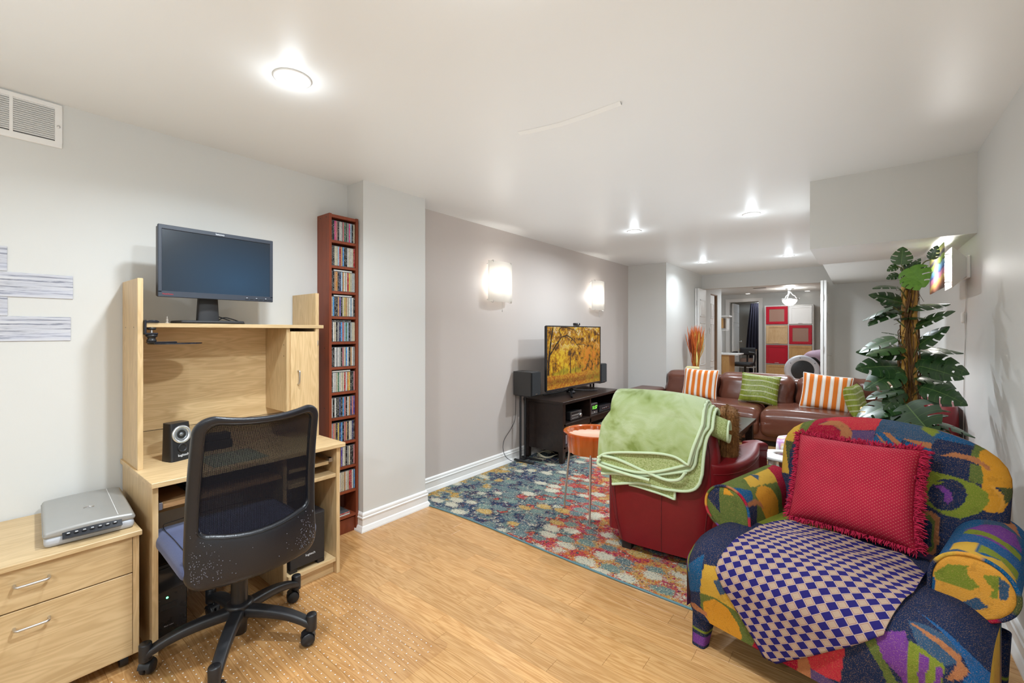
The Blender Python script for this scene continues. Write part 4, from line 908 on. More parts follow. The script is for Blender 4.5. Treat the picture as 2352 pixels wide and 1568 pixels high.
mpv = k.new('ShaderNodeMapping'); mpv.inputs['Scale'].default_value = (1.0, 1.55, 1); mpv.inputs['Rotation'].default_value = (0, 0, -.25)
off2 = k.new('ShaderNodeVectorMath', operation='MULTIPLY_ADD'); k.l(n1.outputs['Color'], off2.inputs[0]); off2.inputs[1].default_value = (.05, .05, 0); k.l(v, off2.inputs[2])
k.l(off2.outputs[0], mpv.inputs['Vector']); k.l(mpv.outputs[0], vo.inputs['Vector'])
d = k.math('ADD', vo.outputs['Distance'], k.math('MULTIPLY', k.math('SUBTRACT', fine, .5), 1.25))
spot = k.math('LESS_THAN', d, .44)
sc_ = k.new('ShaderNodeSeparateColor'); k.l(vo.outputs['Color'], sc_.inputs[0])
spotc = k.ramp(sc_.outputs[0], [(0, GREY), (.20, CRM), (.36, TEAL), (.52, GREY), (.64, CRM), (.80, TEAL), (.90, GOLD)], 'CONSTANT')
sp1 = k.noise(v, 105, 3, .8); sp2 = k.noise(v, 76, 4, .8); sp3 = k.noise(v, 46, 5, .8); sp4 = k.noise(v, 55, 5, .8)
spotc = k.mix(k.math('LESS_THAN', sp1, .40), spotc, SLATE); spotc = k.mix(k.math('LESS_THAN', sp2, .37), spotc, DKN); spotc = k.mix(k.math('GREATER_THAN', sp1, .585), spotc, CRM)
hot = k.math('GREATER_THAN', base_t, .43)
base = k.mix(k.math('LESS_THAN', sp2, .43), base, NAVY)
base = k.mix(k.math('GREATER_THAN', sp3, .575), base, CRM)
base = k.mix(k.math('MULTIPLY', k.math('GREATER_THAN', sp4, .56), k.math('ADD', .25, k.math('MULTIPLY', hot, .75))), base, ORG)
base = k.mix(k.math('MULTIPLY', k.math('LESS_THAN', sp4, .42), hot), base, MAG)
present = k.math('GREATER_THAN', k.math('ADD', sc_.outputs[1], k.math('MULTIPLY', gx, .9)), .34)
c = k.mix(k.math('MULTIPLY', spot, present), base, spotc)
c = k.mix(k.math('MULTIPLY', fine2, .35), c, k.mix(1.0, c, (.55, .55, .55), 'MULTIPLY'))
c = k.mix(1.0, c, (.86, .84, .82), 'MULTIPLY')
k.col(c); k.bump(fine2, .6, .006); M_RUG = k.m
t = thing('area_rug', 'multicoloured distressed area rug with a thin teal edge on the wood floor', 'rug', ((RX0 + RX1) / 2, (RY0 + RY1) / 2, 0))
def rug_y(u): return RY0 + .03 * math.sin(PI * u * 2.0) * (1 - u) - .05 * u * u
g = G().grid(lambda u, v: (RX0 + (RX1 - RX0) * u, rug_y(u) + (RY1 - rug_y(u)) * v, .011 + .0012 * math.sin(37 * u + 11 * v)), 80, 60)
part('pile', g, M_RUG, t)
edge = [(RX0 + (RX1 - RX0) * i / 60, rug_y(i / 60), .0055) for i in range(61)] + [(RX1, RY0 + .05 + (RY1 - RY0 - .05) * i / 40, .0055) for i in range(1, 41)] + [(RX1 - (RX1 - RX0) * i / 40, RY1, .0055) for i in range(1, 41)] + [(RX0, RY1 - (RY1 - RY0) * i / 40, .0055) for i in range(1, 40)]
part('bound_edge', G().tube(edge, .0056, 8, closed=True), fabric('rug_binding', hx('5f7f86'), 200), t, label='teal bound edge')

# ---------------------------------------------------------------- two wall sconces
k = N('frosted_glass'); tl = k.new('ShaderNodeBsdfTranslucent'); tl.inputs[0].default_value = (.9, .89, .86, 1); di = k.new('ShaderNodeBsdfDiffuse'); di.inputs[0].default_value = (.8, .79, .76, 1)
trn = k.new('ShaderNodeBsdfTransparent'); trn.inputs[0].default_value = (.95, .94, .92, 1)
m1 = k.new('ShaderNodeMixShader'); m1.inputs[0].default_value = .38; m2 = k.new('ShaderNodeMixShader'); m2.inputs[0].default_value = .20
k.l(tl.outputs[0], m1.inputs[1]); k.l(di.outputs[0], m1.inputs[2]); k.l(m1.outputs[0], m2.inputs[1]); k.l(trn.outputs[0], m2.inputs[2]); k.l(m2.outputs[0], k.n['Material Output'].inputs[0]); M_FROST = k.m
M_GLOBE = emit('globe_glow', (1, .97, .92), 38.0)
XA = XL - .01
def sconce(yc, lb):
    t = thing('wall_sconce', lb, 'wall lamp', (XA, yc, 1.73), 0, 'frosted sconces on the accent wall')
    y0, y1, z0, z1 = yc - .170, yc + .175, 1.546, 1.918
    part('glass_panel', G().sheet(lambda u, v: (XA + .055 + .045 * (1 - (2 * u - 1) ** 2), y0 + (y1 - y0) * u, z0 + (z1 - z0) * v), 24, 4, .004), M_FROST, t)
    part('back_plate', G().box(XA, XA + .016, yc - .05, yc + .05, 1.60, 1.80, .003), M_WHITE, t)
    part('globe', G().lathe([(.0005, -.05), (.024, -.045), (.043, -.026), (.05, 0), (.043, .026), (.024, .045), (.0005, .05)], (XA + .062, yc - .012, 1.735), 24), M_GLOBE, t)
    part('lamp_holder', G().cyl((XA + .016, yc - .012, 1.665), (XA + .06, yc - .012, 1.665), .012).cyl((XA + .06, yc - .012, 1.655), (XA + .06, yc - .012, 1.69), .017), M_WHITEP, t)
    for yy in (y0 + .045, y1 - .045):
        u = (yy - y0) / (y1 - y0); xx = XA + .055 + .045 * (1 - (2 * u - 1) ** 2)
        for zz, s in ((z0, -1), (z1, 1)):
            part('clip', G().tube([(XA, yy, zz - s * .025), (xx - .012, yy, zz + s * .004), (xx + .004, yy, zz + s * .005), (xx + .005, yy, zz - s * .012)], .003, 8), M_NICKEL, t)
    part('pull_cord', G().cyl((XA + .07, yc + .01, 1.46), (XA + .07, yc + .01, 1.66), .0016, n=8).lathe([(.0005, 1.455), (.0035, 1.458), (.003, 1.475), (.0005, 1.478)], (XA + .07, yc + .01, 0), 12), plain('cord_grey', (.4, .38, .36), .5), t)
    return t
sconce(3.13, 'frosted glass wall sconce on the taupe wall, nearer the pier and above the left speaker')
sconce(5.075, 'frosted glass wall sconce on the taupe wall, above the television and nearer the sofa')

# ---------------------------------------------------------------- television console
VX0, VX1, VY0, VY1, VT = -2.672, -2.212, 3.565, 4.775, .602
t = thing('tv_console', 'dark espresso television console with open shelves against the taupe wall', 'console', (-2.44, 4.17, 0))
part('top', G().box(VX0, VX1 + .012, VY0 - .012, VY1 + .012, VT - .028, VT, .002), M_ESP, t)
for (x, y) in ((VX0 + .004, VY0), (VX1 - .052, VY0), (VX0 + .004, VY1 - .052), (VX1 - .052, VY1 - .052)):
    part('leg', G().add([(x + .004, y + .004, .011), (x + .046, y + .004, .011), (x + .046, y + .046, .011), (x + .004, y + .046, .011), (x, y, .115), (x + .05, y, .115), (x + .05, y + .05, .115), (x, y + .05, .115), (x, y, VT - .028), (x + .05, y, VT - .028), (x + .05, y + .05, VT - .028), (x, y + .05, VT - .028)],
         [(0, 3, 2, 1), (0, 1, 5, 4), (1, 2, 6, 5), (2, 3, 7, 6), (3, 0, 4, 7), (4, 5, 9, 8), (5, 6, 10, 9), (6, 7, 11, 10), (7, 4, 8, 11), (8, 9, 10, 11)], False), M_ESP, t)
part('side_panel', G().box(VX0 + .05, VX1 - .05, VY0 + .006, VY0 + .024, .115, VT - .028), M_ESP, t)
part('side_panel', G().box(VX0 + .05, VX1 - .05, VY1 - .024, VY1 - .006, .115, VT - .028), M_ESP, t)
part('back_panel', G().box(VX0 + .004, VX0 + .010, VY0 + .03, VY1 - .03, .16, VT - .028), M_ESP, t)
part('divider', G().box(VX0 + .01, VX1 - .004, 4.105, 4.128, .18, VT - .028), M_ESP, t)
part('shelf', G().box(VX0 + .01, VX1 - .002, VY0 + .024, VY1 - .024, .362, .382, .001), M_ESP, t)
part('rail', G().box(VX1 - .022, VX1 - .004, VY0 + .05, VY1 - .05, .318, .362, .001), M_ESP, t)
part('shelf', G().box(VX0 + .01, VX1 - .002, VY0 + .024, VY1 - .024, .145, .163, .001), M_ESP, t)
part('rail', G().box(VX1 - .022, VX1 - .004, VY0 + .05, VY1 - .05, .112, .145, .001), M_ESP, t)

# things on the console
t = thing('stereo_receiver', 'small dark stereo receiver with a knob on the console shelf', 'stereo', (-2.4, 3.88, .382))
part('case', G().box(-2.56, -2.262, 3.775, 3.985, .390, .468, .002), plain('receiver_case', (.02, .02, .022), .4), t)
fp = part('front_panel', G().box(-2.262, -2.250, 3.772, 3.988, .388, .470, .002), plain('receiver_front', (.13, .115, .115), .35, .5), t)
part('disc_tray', G().box(-2.250, -2.247, 3.79, 3.925, .428, .438, .001), plain('tray_light', (.45, .43, .42), .3, .5), fp)
part('display', G().box(-2.250, -2.248, 3.79, 3.925, .444, .460, .001), M_BLACK, fp)
part('volume_knob', G().lathe([(.020, 0), (.020, .012), (.017, .015), (.0005, .016)], (-2.250, 3.957, .420), 24, 'x'), M_NICKEL, fp)
for i in range(4): part('button', G().box(-2.250, -2.246, 3.80 + i * .03, 3.818 + i * .03, .398, .408, .001), M_NICKEL, fp)
for (x, y) in ((-2.3, 3.79), (-2.3, 3.97), (-2.5, 3.79), (-2.5, 3.97)): part('foot', G().cyl((x, y, .382), (x, y, .391), .009, n=10), M_BLACK, t)
t = thing('digital_clock', 'silver clock with a green digital display on the console shelf', 'clock', (-2.30, 4.26, .382))
part('case', G().box(-2.36, -2.245, 4.185, 4.335, .382, .500, .006), plain('clock_silver', (.25, .23, .22), .35, .6), t)
sc2 = part('screen', G().box(-2.245, -2.242, 4.197, 4.323, .420, .488, .001), M_BLACK, t)
text_part('digits', '11:57', .05, frame_M((-2.2415, 4.26, .455), (0, 1, 0), (0, 0, 1)), emit('green_digits', (.25, 1, .1), 1.6), sc2)
part('button', G().lathe([(.006, 0), (.005, .003), (.0005, .0035)], (-2.245, 4.265, .402), 14, 'x'), M_CHROME, t)
t = thing('disc_player', 'flat black disc player with silver buttons beside the green clock', 'player', (-2.4, 4.48, .382))
part('case', G().box(-2.55, -2.255, 4.385, 4.66, .386, .452, .003), M_BLACK, t)
fp = part('front_panel', G().box(-2.255, -2.248, 4.385, 4.66, .386, .452, .002), plain('player_front', (.05, .05, .055), .2, .2), t)
for i in range(4): part('button', G().box(-2.248, -2.243, 4.44 + i * .045, 4.468 + i * .045, .408, .424, .002), M_CHROME, fp)
r4 = random.Random(9)
DV = ['purple', 'white', 'navy', 'pink', 'purple', 'white', 'navy', 'red', 'cream', 'purple', 'black', 'white']
for i, nm in enumerate(DV):
    y = 3.622 + i * .0155
    g = G().box(-2.40, -2.262, y, y + .0148, .1632, .1632 + .095, .001).box(-2.2621, -2.2616, y + .002, y + .0128, .168, .254, 0, 1)
    solo('disc_box', g, [M_CASE, cdm[nm]], f'{nm}-spined disc box, {NUM[i]} from the left in the low console shelf', 'disc box', 'disc boxes in the console')
k = N('wicker'); k.set(.7); v = k.coord((1, 1, 1)); sx = k.new('ShaderNodeSeparateXYZ'); k.l(v, sx.inputs[0])
ww = k.math('MULTIPLY', k.math('SINE', k.math('MULTIPLY', sx.outputs[2], 420)), k.math('SINE', k.math('MULTIPLY', sx.outputs[1], 260)))
k.col(k.ramp(k.math('MULTIPLY_ADD', ww, .5, .5), [(0, (.30, .17, .07)), (1, (.62, .42, .20))])); k.bump(ww, .6, .004)
t = thing('wicker_basket', 'small tan wicker basket in the left low bay of the console', 'basket', (-2.4, 3.98, .163))
part('bowl', G().grid(lambda u, v: (-2.40 + (.115 + .015 * v) * math.copysign(abs(math.cos(2 * PI * u)) ** .5, math.cos(2 * PI * u)), 3.965 + (.105 + .015 * v) * math.copysign(abs(math.sin(2 * PI * u)) ** .5, math.sin(2 * PI * u)), .163 + .135 * v), 32, 6, True), k.m, t)
part('rim', G().tube([(-2.40 + .131 * math.copysign(abs(math.cos(2 * PI * i / 32)) ** .5, math.cos(2 * PI * i / 32)), 3.965 + .121 * math.copysign(abs(math.sin(2 * PI * i / 32)) ** .5, math.sin(2 * PI * i / 32)), .299) for i in range(32)], .008, 8, closed=True), k.m, t)
t = thing('storage_tray', 'dark patterned storage tray in the right low bay of the console', 'tray', (-2.42, 4.42, .163))
k = N('patterned_tray'); k.set(.5); f = k.noise(k.coord(), 28, 4, .7); k.col(k.ramp(f, [(.40, (.03, .03, .03)), (.48, (.16, .17, .13)), (.55, (.30, .28, .24)), (.62, (.05, .07, .05))]))
part('box', G().box(-2.58, -2.26, 4.20, 4.66, .163, .262, .006), k.m, t)
part('handle', G().tube(catmull([(-2.258, 4.52, .235), (-2.245, 4.53, .25), (-2.245, 4.56, .25), (-2.258, 4.57, .235)], 4), .005, 8), M_NICKEL, t)

# television: flat set on a four-pronged chrome stand
t = thing('television', 'large flat television showing golden autumn trees on the dark console', 'television', (-2.42, 4.13, VT))
TVX = -2.395; TY0_, TY1_, TZ0_, TZ1_ = 3.555, 4.695, .678, 1.333
part('housing', G().box(TVX - .030, TVX - .008, TY0_ + .004, TY1_ - .004, TZ0_ + .004, TZ1_ - .004, .006), M_BLACK, t)
bz = part('bezel', G().box(TVX - .012, TVX + .002, TY0_, TY1_, TZ1_ - .012, TZ1_, .001).box(TVX - .012, TVX + .002, TY0_, TY1_, TZ0_, TZ0_ + .018, .001).box(TVX - .012, TVX + .002, TY0_, TY0_ + .012, TZ0_ + .018, TZ1_ - .012, .001).box(TVX - .012, TVX + .002, TY1_ - .012, TY1_, TZ0_ + .018, TZ1_ - .012, .001), plain('tv_bezel', (.02, .02, .022), .15), t)
# the picture on the screen
NU, NV = 300, 176
ug, vg = np.meshgrid(np.linspace(0, 1, NU + 1), np.linspace(0, 1, NV + 1), indexing='ij')
rs = np.random.RandomState(4)
def vnoise(u, v, s, seed):
    r_ = np.random.RandomState(seed); n_ = 90; tb = r_.rand(n_, n_)
    x = u * s; y = v * s; xi = np.floor(x).astype(int); yi = np.floor(y).astype(int); fx = x - xi; fy = y - yi
    fx = fx * fx * (3 - 2 * fx); fy = fy * fy * (3 - 2 * fy)
    a = tb[xi % n_, yi % n_]; b = tb[(xi + 1) % n_, yi % n_]; c_ = tb[xi % n_, (yi + 1) % n_]; d_ = tb[(xi + 1) % n_, (yi + 1) % n_]
    return a * (1 - fx) * (1 - fy) + b * fx * (1 - fy) + c_ * (1 - fx) * fy + d_ * fx * fy
asp = 1.74
n8 = vnoise(ug * asp, vg, 9, 1); n20 = vnoise(ug * asp, vg, 24, 2); n45 = vnoise(ug * asp, vg, 52, 3); n80 = vnoise(ug * asp, vg, 88, 6)
fol = .35 * n8 + .3 * n20 + .2 * n45 + .15 * n80
def lerp(a, b, t): return np.array(a)[None, None] * (1 - t[..., None]) + np.array(b)[None, None] * t[..., None]
sst = lambda e0, e1, x: np.clip((x - e0) / (e1 - e0), 0, 1) ** 2 * (3 - 2 * np.clip((x - e0) / (e1 - e0), 0, 1))
img = lerp(hx('5a3608'), hx('c98a0c'), sst(.30, .48, fol)); img = img + (np.array(hx('f2c62a')) - img) * sst(.50, .66, fol)[..., None]
og = sst(.45, .75, ug) * sst(.5, .2, np.abs(vg - .35)) * sst(.42, .6, n20 * .6 + n8 * .4); img = img + (np.array(hx('e07a1e')) - img) * (og * .8)[..., None]
grn = sst(.38, .25, vg) * sst(.5, .62, n8) * sst(.12, .3, vg); img = img + (np.array(hx('7f8a20')) - img) * (grn * .7)[..., None]
sky = sst(.60, .68, .5 * n8 + .5 * n45) * sst(.55, .8, vg); img = img + (np.array(hx('efe6dc')) - img) * (sky * .4)[..., None]
def branch(pts, w0, w1, col=hx('2a1a0c')):
    global img
    for i in range(len(pts) - 1):
        (x0, y0), (x1, y1) = pts[i], pts[i + 1]; dx, dy = x1 - x0, y1 - y0; L2 = dx * dx * asp * asp + dy * dy
        tt = np.clip(((ug - x0) * dx * asp * asp + (vg - y0) * dy) / L2, 0, 1)
        dd = np.sqrt(((ug - x0 - tt * dx) * asp) ** 2 + (vg - y0 - tt * dy) ** 2)
        w_ = w0 + (w1 - w0) * (i + tt) / (len(pts) - 1)
        m = sst(1.0, .6, dd / w_) * np.where(n20 * .5 + n45 * .5 > .36, 1, .3)
        img = img + (np.array(col) - img) * m[..., None]
branch([(.02, .10), (.03, .45), (.07, .80), (.10, 1.0)], .035, .020)
branch([(.05, .55), (.16, .72), (.24, .83), (.34, .86), (.44, .80), (.52, .70), (.60, .62)], .020, .006)
branch([(.24, .83), (.20, .95), (.24, 1.0)], .014, .010); branch([(.52, .70), (.66, .70), (.74, .66)], .008, .004)
branch([(.28, 1.0), (.38, .98), (.48, .95), (.54, .90)], .012, .005)
for (x, h0, h1, w_) in ((.40, .22, .60, .020), (.50, .22, .48, .011), (.28, .22, .40, .009), (.10, .22, .42, .010), (.63, .22, .40, .006), (.83, .22, .55, .008), (.90, .22, .5, .007), (.96, .22, .6, .010), (.76, .22, .42, .005)): branch([(x, h0), (x + .005, h1)], w_, w_ * .6, hx('4a2f18'))
gm = sst(.235, .20, vg + .02 * (n8 - .5)); gcol = lerp(hx('b5641c'), hx('d59a2a'), sst(.35, .65, .5 * n45 + .5 * n80)); gsh = sst(.02, .07, np.abs(vg - .12 + .03 * n8)); gcol = gcol * (.6 + .4 * gsh)[..., None]
gcol = gcol + (np.array(hx('8f8a22')) - gcol) * (.7 * sst(.6, .9, ug) * n20)[..., None]
img = img * (1 - gm[..., None]) + gcol * gm[..., None]
g = G().grid(lambda u, v: (TVX - .004, TY0_ + .012 + (TY1_ - TY0_ - .024) * u, TZ0_ + .018 + (TZ1_ - TZ0_ - .030) * v), NU, NV)
k = N('tv_picture'); at = k.new('ShaderNodeAttribute', attribute_name='Col'); k.col((.01, .01, .01)); k.set(.25, 0, .15); k.l(at.outputs['Color'], k.b.inputs['Emission Color']); k.b.inputs['Emission Strength'].default_value = .62
part('screen', g, k.m, t, cols=np.clip(img, 0, 1).reshape(-1, 3))
M_GUN = plain('gunmetal', (.12, .12, .13), .15, .9)
hub = (-2.50, 4.18, .655)
st = part('stand', G().lathe([(.001, 0), (.055, .0), (.05, .012), (.03, .03), (.022, .05), (.022, .09)], (-2.47, 4.14, .612), 28).box(-2.50, -2.43, 4.10, 4.18, .66, .75, .006), M_GUN, t)
for (x, y) in ((-2.60, 3.80), (-2.28, 3.845), (-2.34, 4.50), (-2.60, 4.46)):
    dx, dy = x + 2.47, y - 4.14; L = math.hypot(dx, dy); nx, ny = -dy / L, dx / L
    def prong(u, v, dx=dx, dy=dy, nx=nx, ny=ny):
        a = 2 * PI * u; wd = .020 - .011 * v; hh = .009 - .003 * v; zc = .615 + .030 * (1 - v) ** 1.6 - .0045 * v
        return (-2.47 + dx * v + nx * wd * math.cos(a), 4.14 + dy * v + ny * wd * math.cos(a), zc + hh * math.sin(a))
    part('stand_prong', G().grid(prong, 14, 10, True), M_GUN, st)
t = thing('webcam', 'tiny black webcam clipped to the top edge of the television', 'webcam', (TVX, 4.15, TZ1_))
part('clip', G().box(TVX - .035, TVX + .012, 4.12, 4.18, TZ1_, TZ1_ + .007, .002), M_BLACK, t)
part('body', G().box(TVX - .03, TVX + .015, 4.105, 4.195, TZ1_ + .009, TZ1_ + .033, .006), M_BLACK, t)
part('lens', G().lathe([(.010, 0), (.009, .003), (.0005, .004)], (TVX + .015, 4.15, TZ1_ + .021), 16, 'x'), M_CHROME, t)

# speakers on tall stands
M_SPK = plain('speaker_vinyl', (.035, .033, .032), .45, var=.05); M_GRILL = fabric('speaker_grille', (.014, .015, .017), 500)
def bookshelf(yc, x1, lb):
    t = thing('bookshelf_speaker', lb, 'speaker', (x1 - .11, yc, .655), 0, 'bookshelf speakers beside the television')
    part('cabinet', G().box(x1 - .225, x1 - .014, yc - .076, yc + .076, .655, .885, .002), M_SPK, t)
    gr = part('grille', G().box(x1 - .014, x1, yc - .073, yc + .073, .659, .881, .004), M_GRILL, t)
    part('badge', G().box(x1, x1 + .0012, yc - .016, yc + .016, .668, .675), M_CHROME, gr)
    return t
bookshelf(3.445, -2.435, 'black bookshelf speaker on a stand left of the television')
bookshelf(4.868, -2.435, 'black bookshelf speaker on a stand right of the television')
def spkstand(yc, lb):
    t = thing('speaker_stand', lb, 'speaker stand', (-2.55, yc, .0), 0, 'speaker stands')
    part('top_plate', G().box(-2.645, -2.455, yc - .07, yc + .07, .648, .655, .001), M_BLACKM, t)
    for yy in (yc - .038, yc + .038): part('pole', G().cyl((-2.60, yy, .03), (-2.60, yy, .65), .011, n=14), M_BLACKM, t)
    for yy in (yc - .062, yc + .062): part('foot_bar', G().box(-2.655, -2.42, yy - .011, yy + .011, .012, .030, .004), M_BLACKM, t)
    part('cross_bar', G().box(-2.615, -2.585, yc - .06, yc + .06, .014, .028, .003), M_BLACKM, t)
    part('cable_clip', G().box(-2.588, -2.578, yc + .03, yc + .046, .33, .345, .001), M_BLACK, t)
spkstand(3.445, 'black twin-pole speaker stand before the taupe wall, left of the console')
spkstand(4.868, 'black twin-pole speaker stand just past the right end of the console')
pth = [(-2.655, 3.40, .70), (-2.660, 3.41, .63), (-2.664, 3.405, .42), (-2.664, 3.336, .325), (-2.662, 3.235, .241), (-2.655, 3.205, .162), (-2.645, 3.235, .08), (-2.630, 3.31, .025), (-2.60, 3.345, .0150), (-2.58, 3.50, .015), (-2.62, 3.56, .015)]
solo('speaker_cable', G().tube(catmull(pth, 8), .0026, 8), M_BLACK, 'thin black speaker cable looping down the taupe wall to the rug', 'cable')
g = G()
for kk in range(3):
    ring = [(-2.50 + (.085 + .012 * kk) * math.cos(a) + .01 * kk, 3.70 + (.10 - .01 * kk) * math.sin(a), .020 + .008 * kk + .01 * math.sin(3 * a + kk)) for a in [2 * PI * i / 28 for i in range(28)]]
    g.tube(ring, .0042, 8, closed=True)
solo('coiled_cord', g, plain('cord_beige', (.55, .52, .38), .5), 'coiled beige power cord on the rug under the console', 'cord')
t = thing('power_adapter', 'small black power adapter on the rug beside the coiled cord', 'adapter', (-2.42, 3.72, .011)); part('brick', G().box(-2.46, -2.38, 3.70, 3.75, .0115, .040, .005), M_BLACK, t); part('plug', G().box(-2.38, -2.36, 3.715, 3.735, .018, .034, .003), M_BLACK, t)

# ---------------------------------------------------------------- orange tray table
k = N('orange_plastic'); k.set(.12, 0, .5); k.col((.72, .17, .03)); k.b.inputs['Transmission Weight'].default_value = .55; k.b.inputs['IOR'].default_value = 1.25
k.b.inputs['Coat Weight'].default_value = .4; M_ORG = k.m
TC = (-1.452, 2.752)
t = thing('side_table', 'round translucent orange tray table on thin metal legs beside the red chair', 'side table', (*TC, 0))
def bowl(u, v):
    a = 2 * PI * u; r0 = .188 - .012 * v; r = r0 + .006 * abs(math.sin(9 * a)); return (TC[0] + r * math.cos(a), TC[1] + r * math.sin(a), .576 - .135 * v)
def bowl_in(u, v):
    a = 2 * PI * u; r = (.183 - .008 * v) + .006 * abs(math.sin(9 * a)); return (TC[0] + r * math.cos(a), TC[1] + r * math.sin(a), .576 - .028 * v)
part('bowl', G().grid(bowl, 108, 5, True), M_ORG, t)
part('tray_floor', G().lathe([(.0005, .549), (.176, .549), (.181, .552)], (*TC, 0), 72), plain('tray_peach', (.74, .45, .33), .25), t)
part('rim', G().lathe([(.184, .574), (.190, .580), (.205, .584), (.214, .581), (.216, .577), (.208, .574), (.188, .572)], (*TC, 0), 72).grid(bowl_in, 108, 2, True), M_ORG, t)
for a in (195, 290, 60):
    q = math.radians(a); p1 = (TC[0] + .172 * math.cos(q), TC[1] + .172 * math.sin(q), .50); p2 = (TC[0] + .218 * math.cos(q), TC[1] + .218 * math.sin(q), .0125)
    part('leg', G().tube([p1, tuple(p1[i] + (p2[i] - p1[i]) * .5 for i in range(3)), p2], [.0075, .0072, .006], 12), M_NICKEL, t)

# ---------------------------------------------------------------- red leather armchair seen from behind
M_RED = leather('red_leather', (.155, .006, .010), .34, .35, 170, .12)
RR = math.radians(4.5)
t = thing('red_armchair', 'red leather armchair seen from behind, draped with a green blanket', 'armchair', (-.872, 2.40, .011), RR)
def lerpf(xs, ys, x):
    return float(np.interp(x, xs, ys))
def backout(z): return lerpf([.04, .08, .17, .45, .62, .75, .85, .90], [.235, .245, .272, .308, .300, .270, .215, .150], z)
def backfn(u, v):
    # closed section: u around (rear then front), v up
    z = .055 + .835 * v; hw = backout(z) if v < 1 else .14
    a = 2 * PI * u; ca, sa = math.cos(a), math.sin(a); e = .42
    th = .085 * (1 - .25 * v)
    x = hw * math.copysign(abs(ca) ** e, ca); y = .07 + th * math.copysign(abs(sa) ** .7, sa) - .015 * math.sin(PI * v) + .05 * v * v
    return (x, y, z)
g = G().grid(backfn, 64, 26, True); top = [backfn(i / 64, 1) for i in range(64)]; g.add(top + [(0, .115, .915)], [(i, (i + 1) % 64, 64) for i in range(64)])
bk = part('backrest', g, M_RED, t, local=True)
def on_back(x, z): 
    v = (z - .055) / .835; hw = backout(z); c_ = min(1, abs(x) / hw); sa = (1 - c_ ** (1 / .42 * 2) if c_ < 1 else 0); sa = max(0, 1 - c_ ** 4.76) ** .5
    return (x, .07 - .085 * (1 - .25 * v) * sa ** .7 - .015 * math.sin(PI * v) + .05 * v * v - .001, z)
g = G().tube([on_back(0.02, .06 + .8 * i / 20) for i in range(21)], .0022, 6)
for s in (-1, 1): g.tube([on_back(s * (backout(.06 + .75 * i / 20) * .86), .06 + .75 * i / 20) for i in range(21)], .0024, 6)
o = part('seam', g, leather('red_leather_seam', (.10, .008, .011), .4), bk, local=True); o['kind'] = 'stuff'
for s in (-1, 1):
    def armf(u, v, s=s):   # teardrop plan, pillow top
        a = 2 * PI * u
        yy = .02 + .60 * (.5 - .5 * math.cos(PI * min(1, (a if a < PI else 2 * PI - a) / PI)))
        q = (yy - .02) / .60; half = .008 + (.088 if s > 0 else .068) * math.sin(PI * q ** .62) ** .8 if q < .93 else .088 * max(.02, (1 - q) / .07) ** .5 * .8
        cx2 = (.262 + .165 * q ** .8) if s > 0 else .262 - .012 * q
        side = 1 if a < PI else -1
        zt = .575 - .03 * (1 - q)
        if v <= .5: z = .10 + (zt - .135) * v / .5; k_ = .93
        else: w2 = (v - .5) / .5; z = zt - .035 + .055 * math.sin(w2 * PI / 2); k_ = .93 + .10 * math.sin(w2 * PI) - .93 * (w2 ** 6)
        return (s * (cx2 + side * half * k_), yy, z)
    am = part('armrest', G().grid(armf, 48, 22, True), M_RED, t, local=True)
    def pipe(i, s=s): p = armf(i / 48, .52, s); return (p[0], p[1], p[2] + .002)
    part('piping', G().tube([pipe(i) for i in range(48)], .003, 6, closed=True), leather('red_leather_seam', (.10, .008, .011), .4) if False else M_RED, am, local=True)
part('seat_base', G().rbox((0, .37, .19), (.27, .27, .14), .04, 8), M_RED, t, local=True)
part('seat_cushion', G().rbox((0, .38, .375), (.262, .27, .075), .05, 10), M_RED, t, local=True)
for (x, y) in ((-.19, .05), (.19, .05), (-.24, .56), (.24, .56)): part('foot', G().box(x - .028, x + .028, y - .028, y + .028, 0, .058, .004), plain('foot_black', (.015, .012, .012), .5), t, local=True)

# green fleece blanket folded over the back
k = N('green_fleece'); k.set(.95, 0, .1); v = k.coord(); f = k.noise(v, 5.5, 3, .55, .8); f2 = k.noise(v, 330, 2, .6); f3 = k.noise(v, 1.2, 2)
c = k.ramp(f, [(.36, hx('7f8f4c')), (.46, hx('a0af78')), (.60, hx('b5c298'))])
k.col(k.mix(k.math('MULTIPLY', f2, .4), c, k.mix(1.0, c, (.72, .76, .62), 'MULTIPLY'))); k.b.inputs['Sheen Weight'].default_value = .35; k.b.inputs['Sheen Roughness'].default_value = .4
k.bump(k.math('ADD', k.math('MULTIPLY', f2, .5), f), .5, .01); M_GRN = k.m
k = N('green_sherpa'); k.set(.98, 0, .1); v = k.coord(); f = k.noise(v, 150, 3, .7); k.col(k.ramp(f, [(.35, hx('8f9f5c')), (.65, hx('c2cb93'))])); k.bump(f, .9, .008); M_SHERPA = k.m
M_TRIMG = fabric('blanket_binding', hx('c3d3b0'), 220, .8, .15, .08)
t = thing('green_blanket', 'light green fleece blanket with pale edging folded over the red armchair back', 'blanket', (-.872, 2.40, .40), RR)
dz = -.389   # local origin is at z=.40 while the chair's is at .011
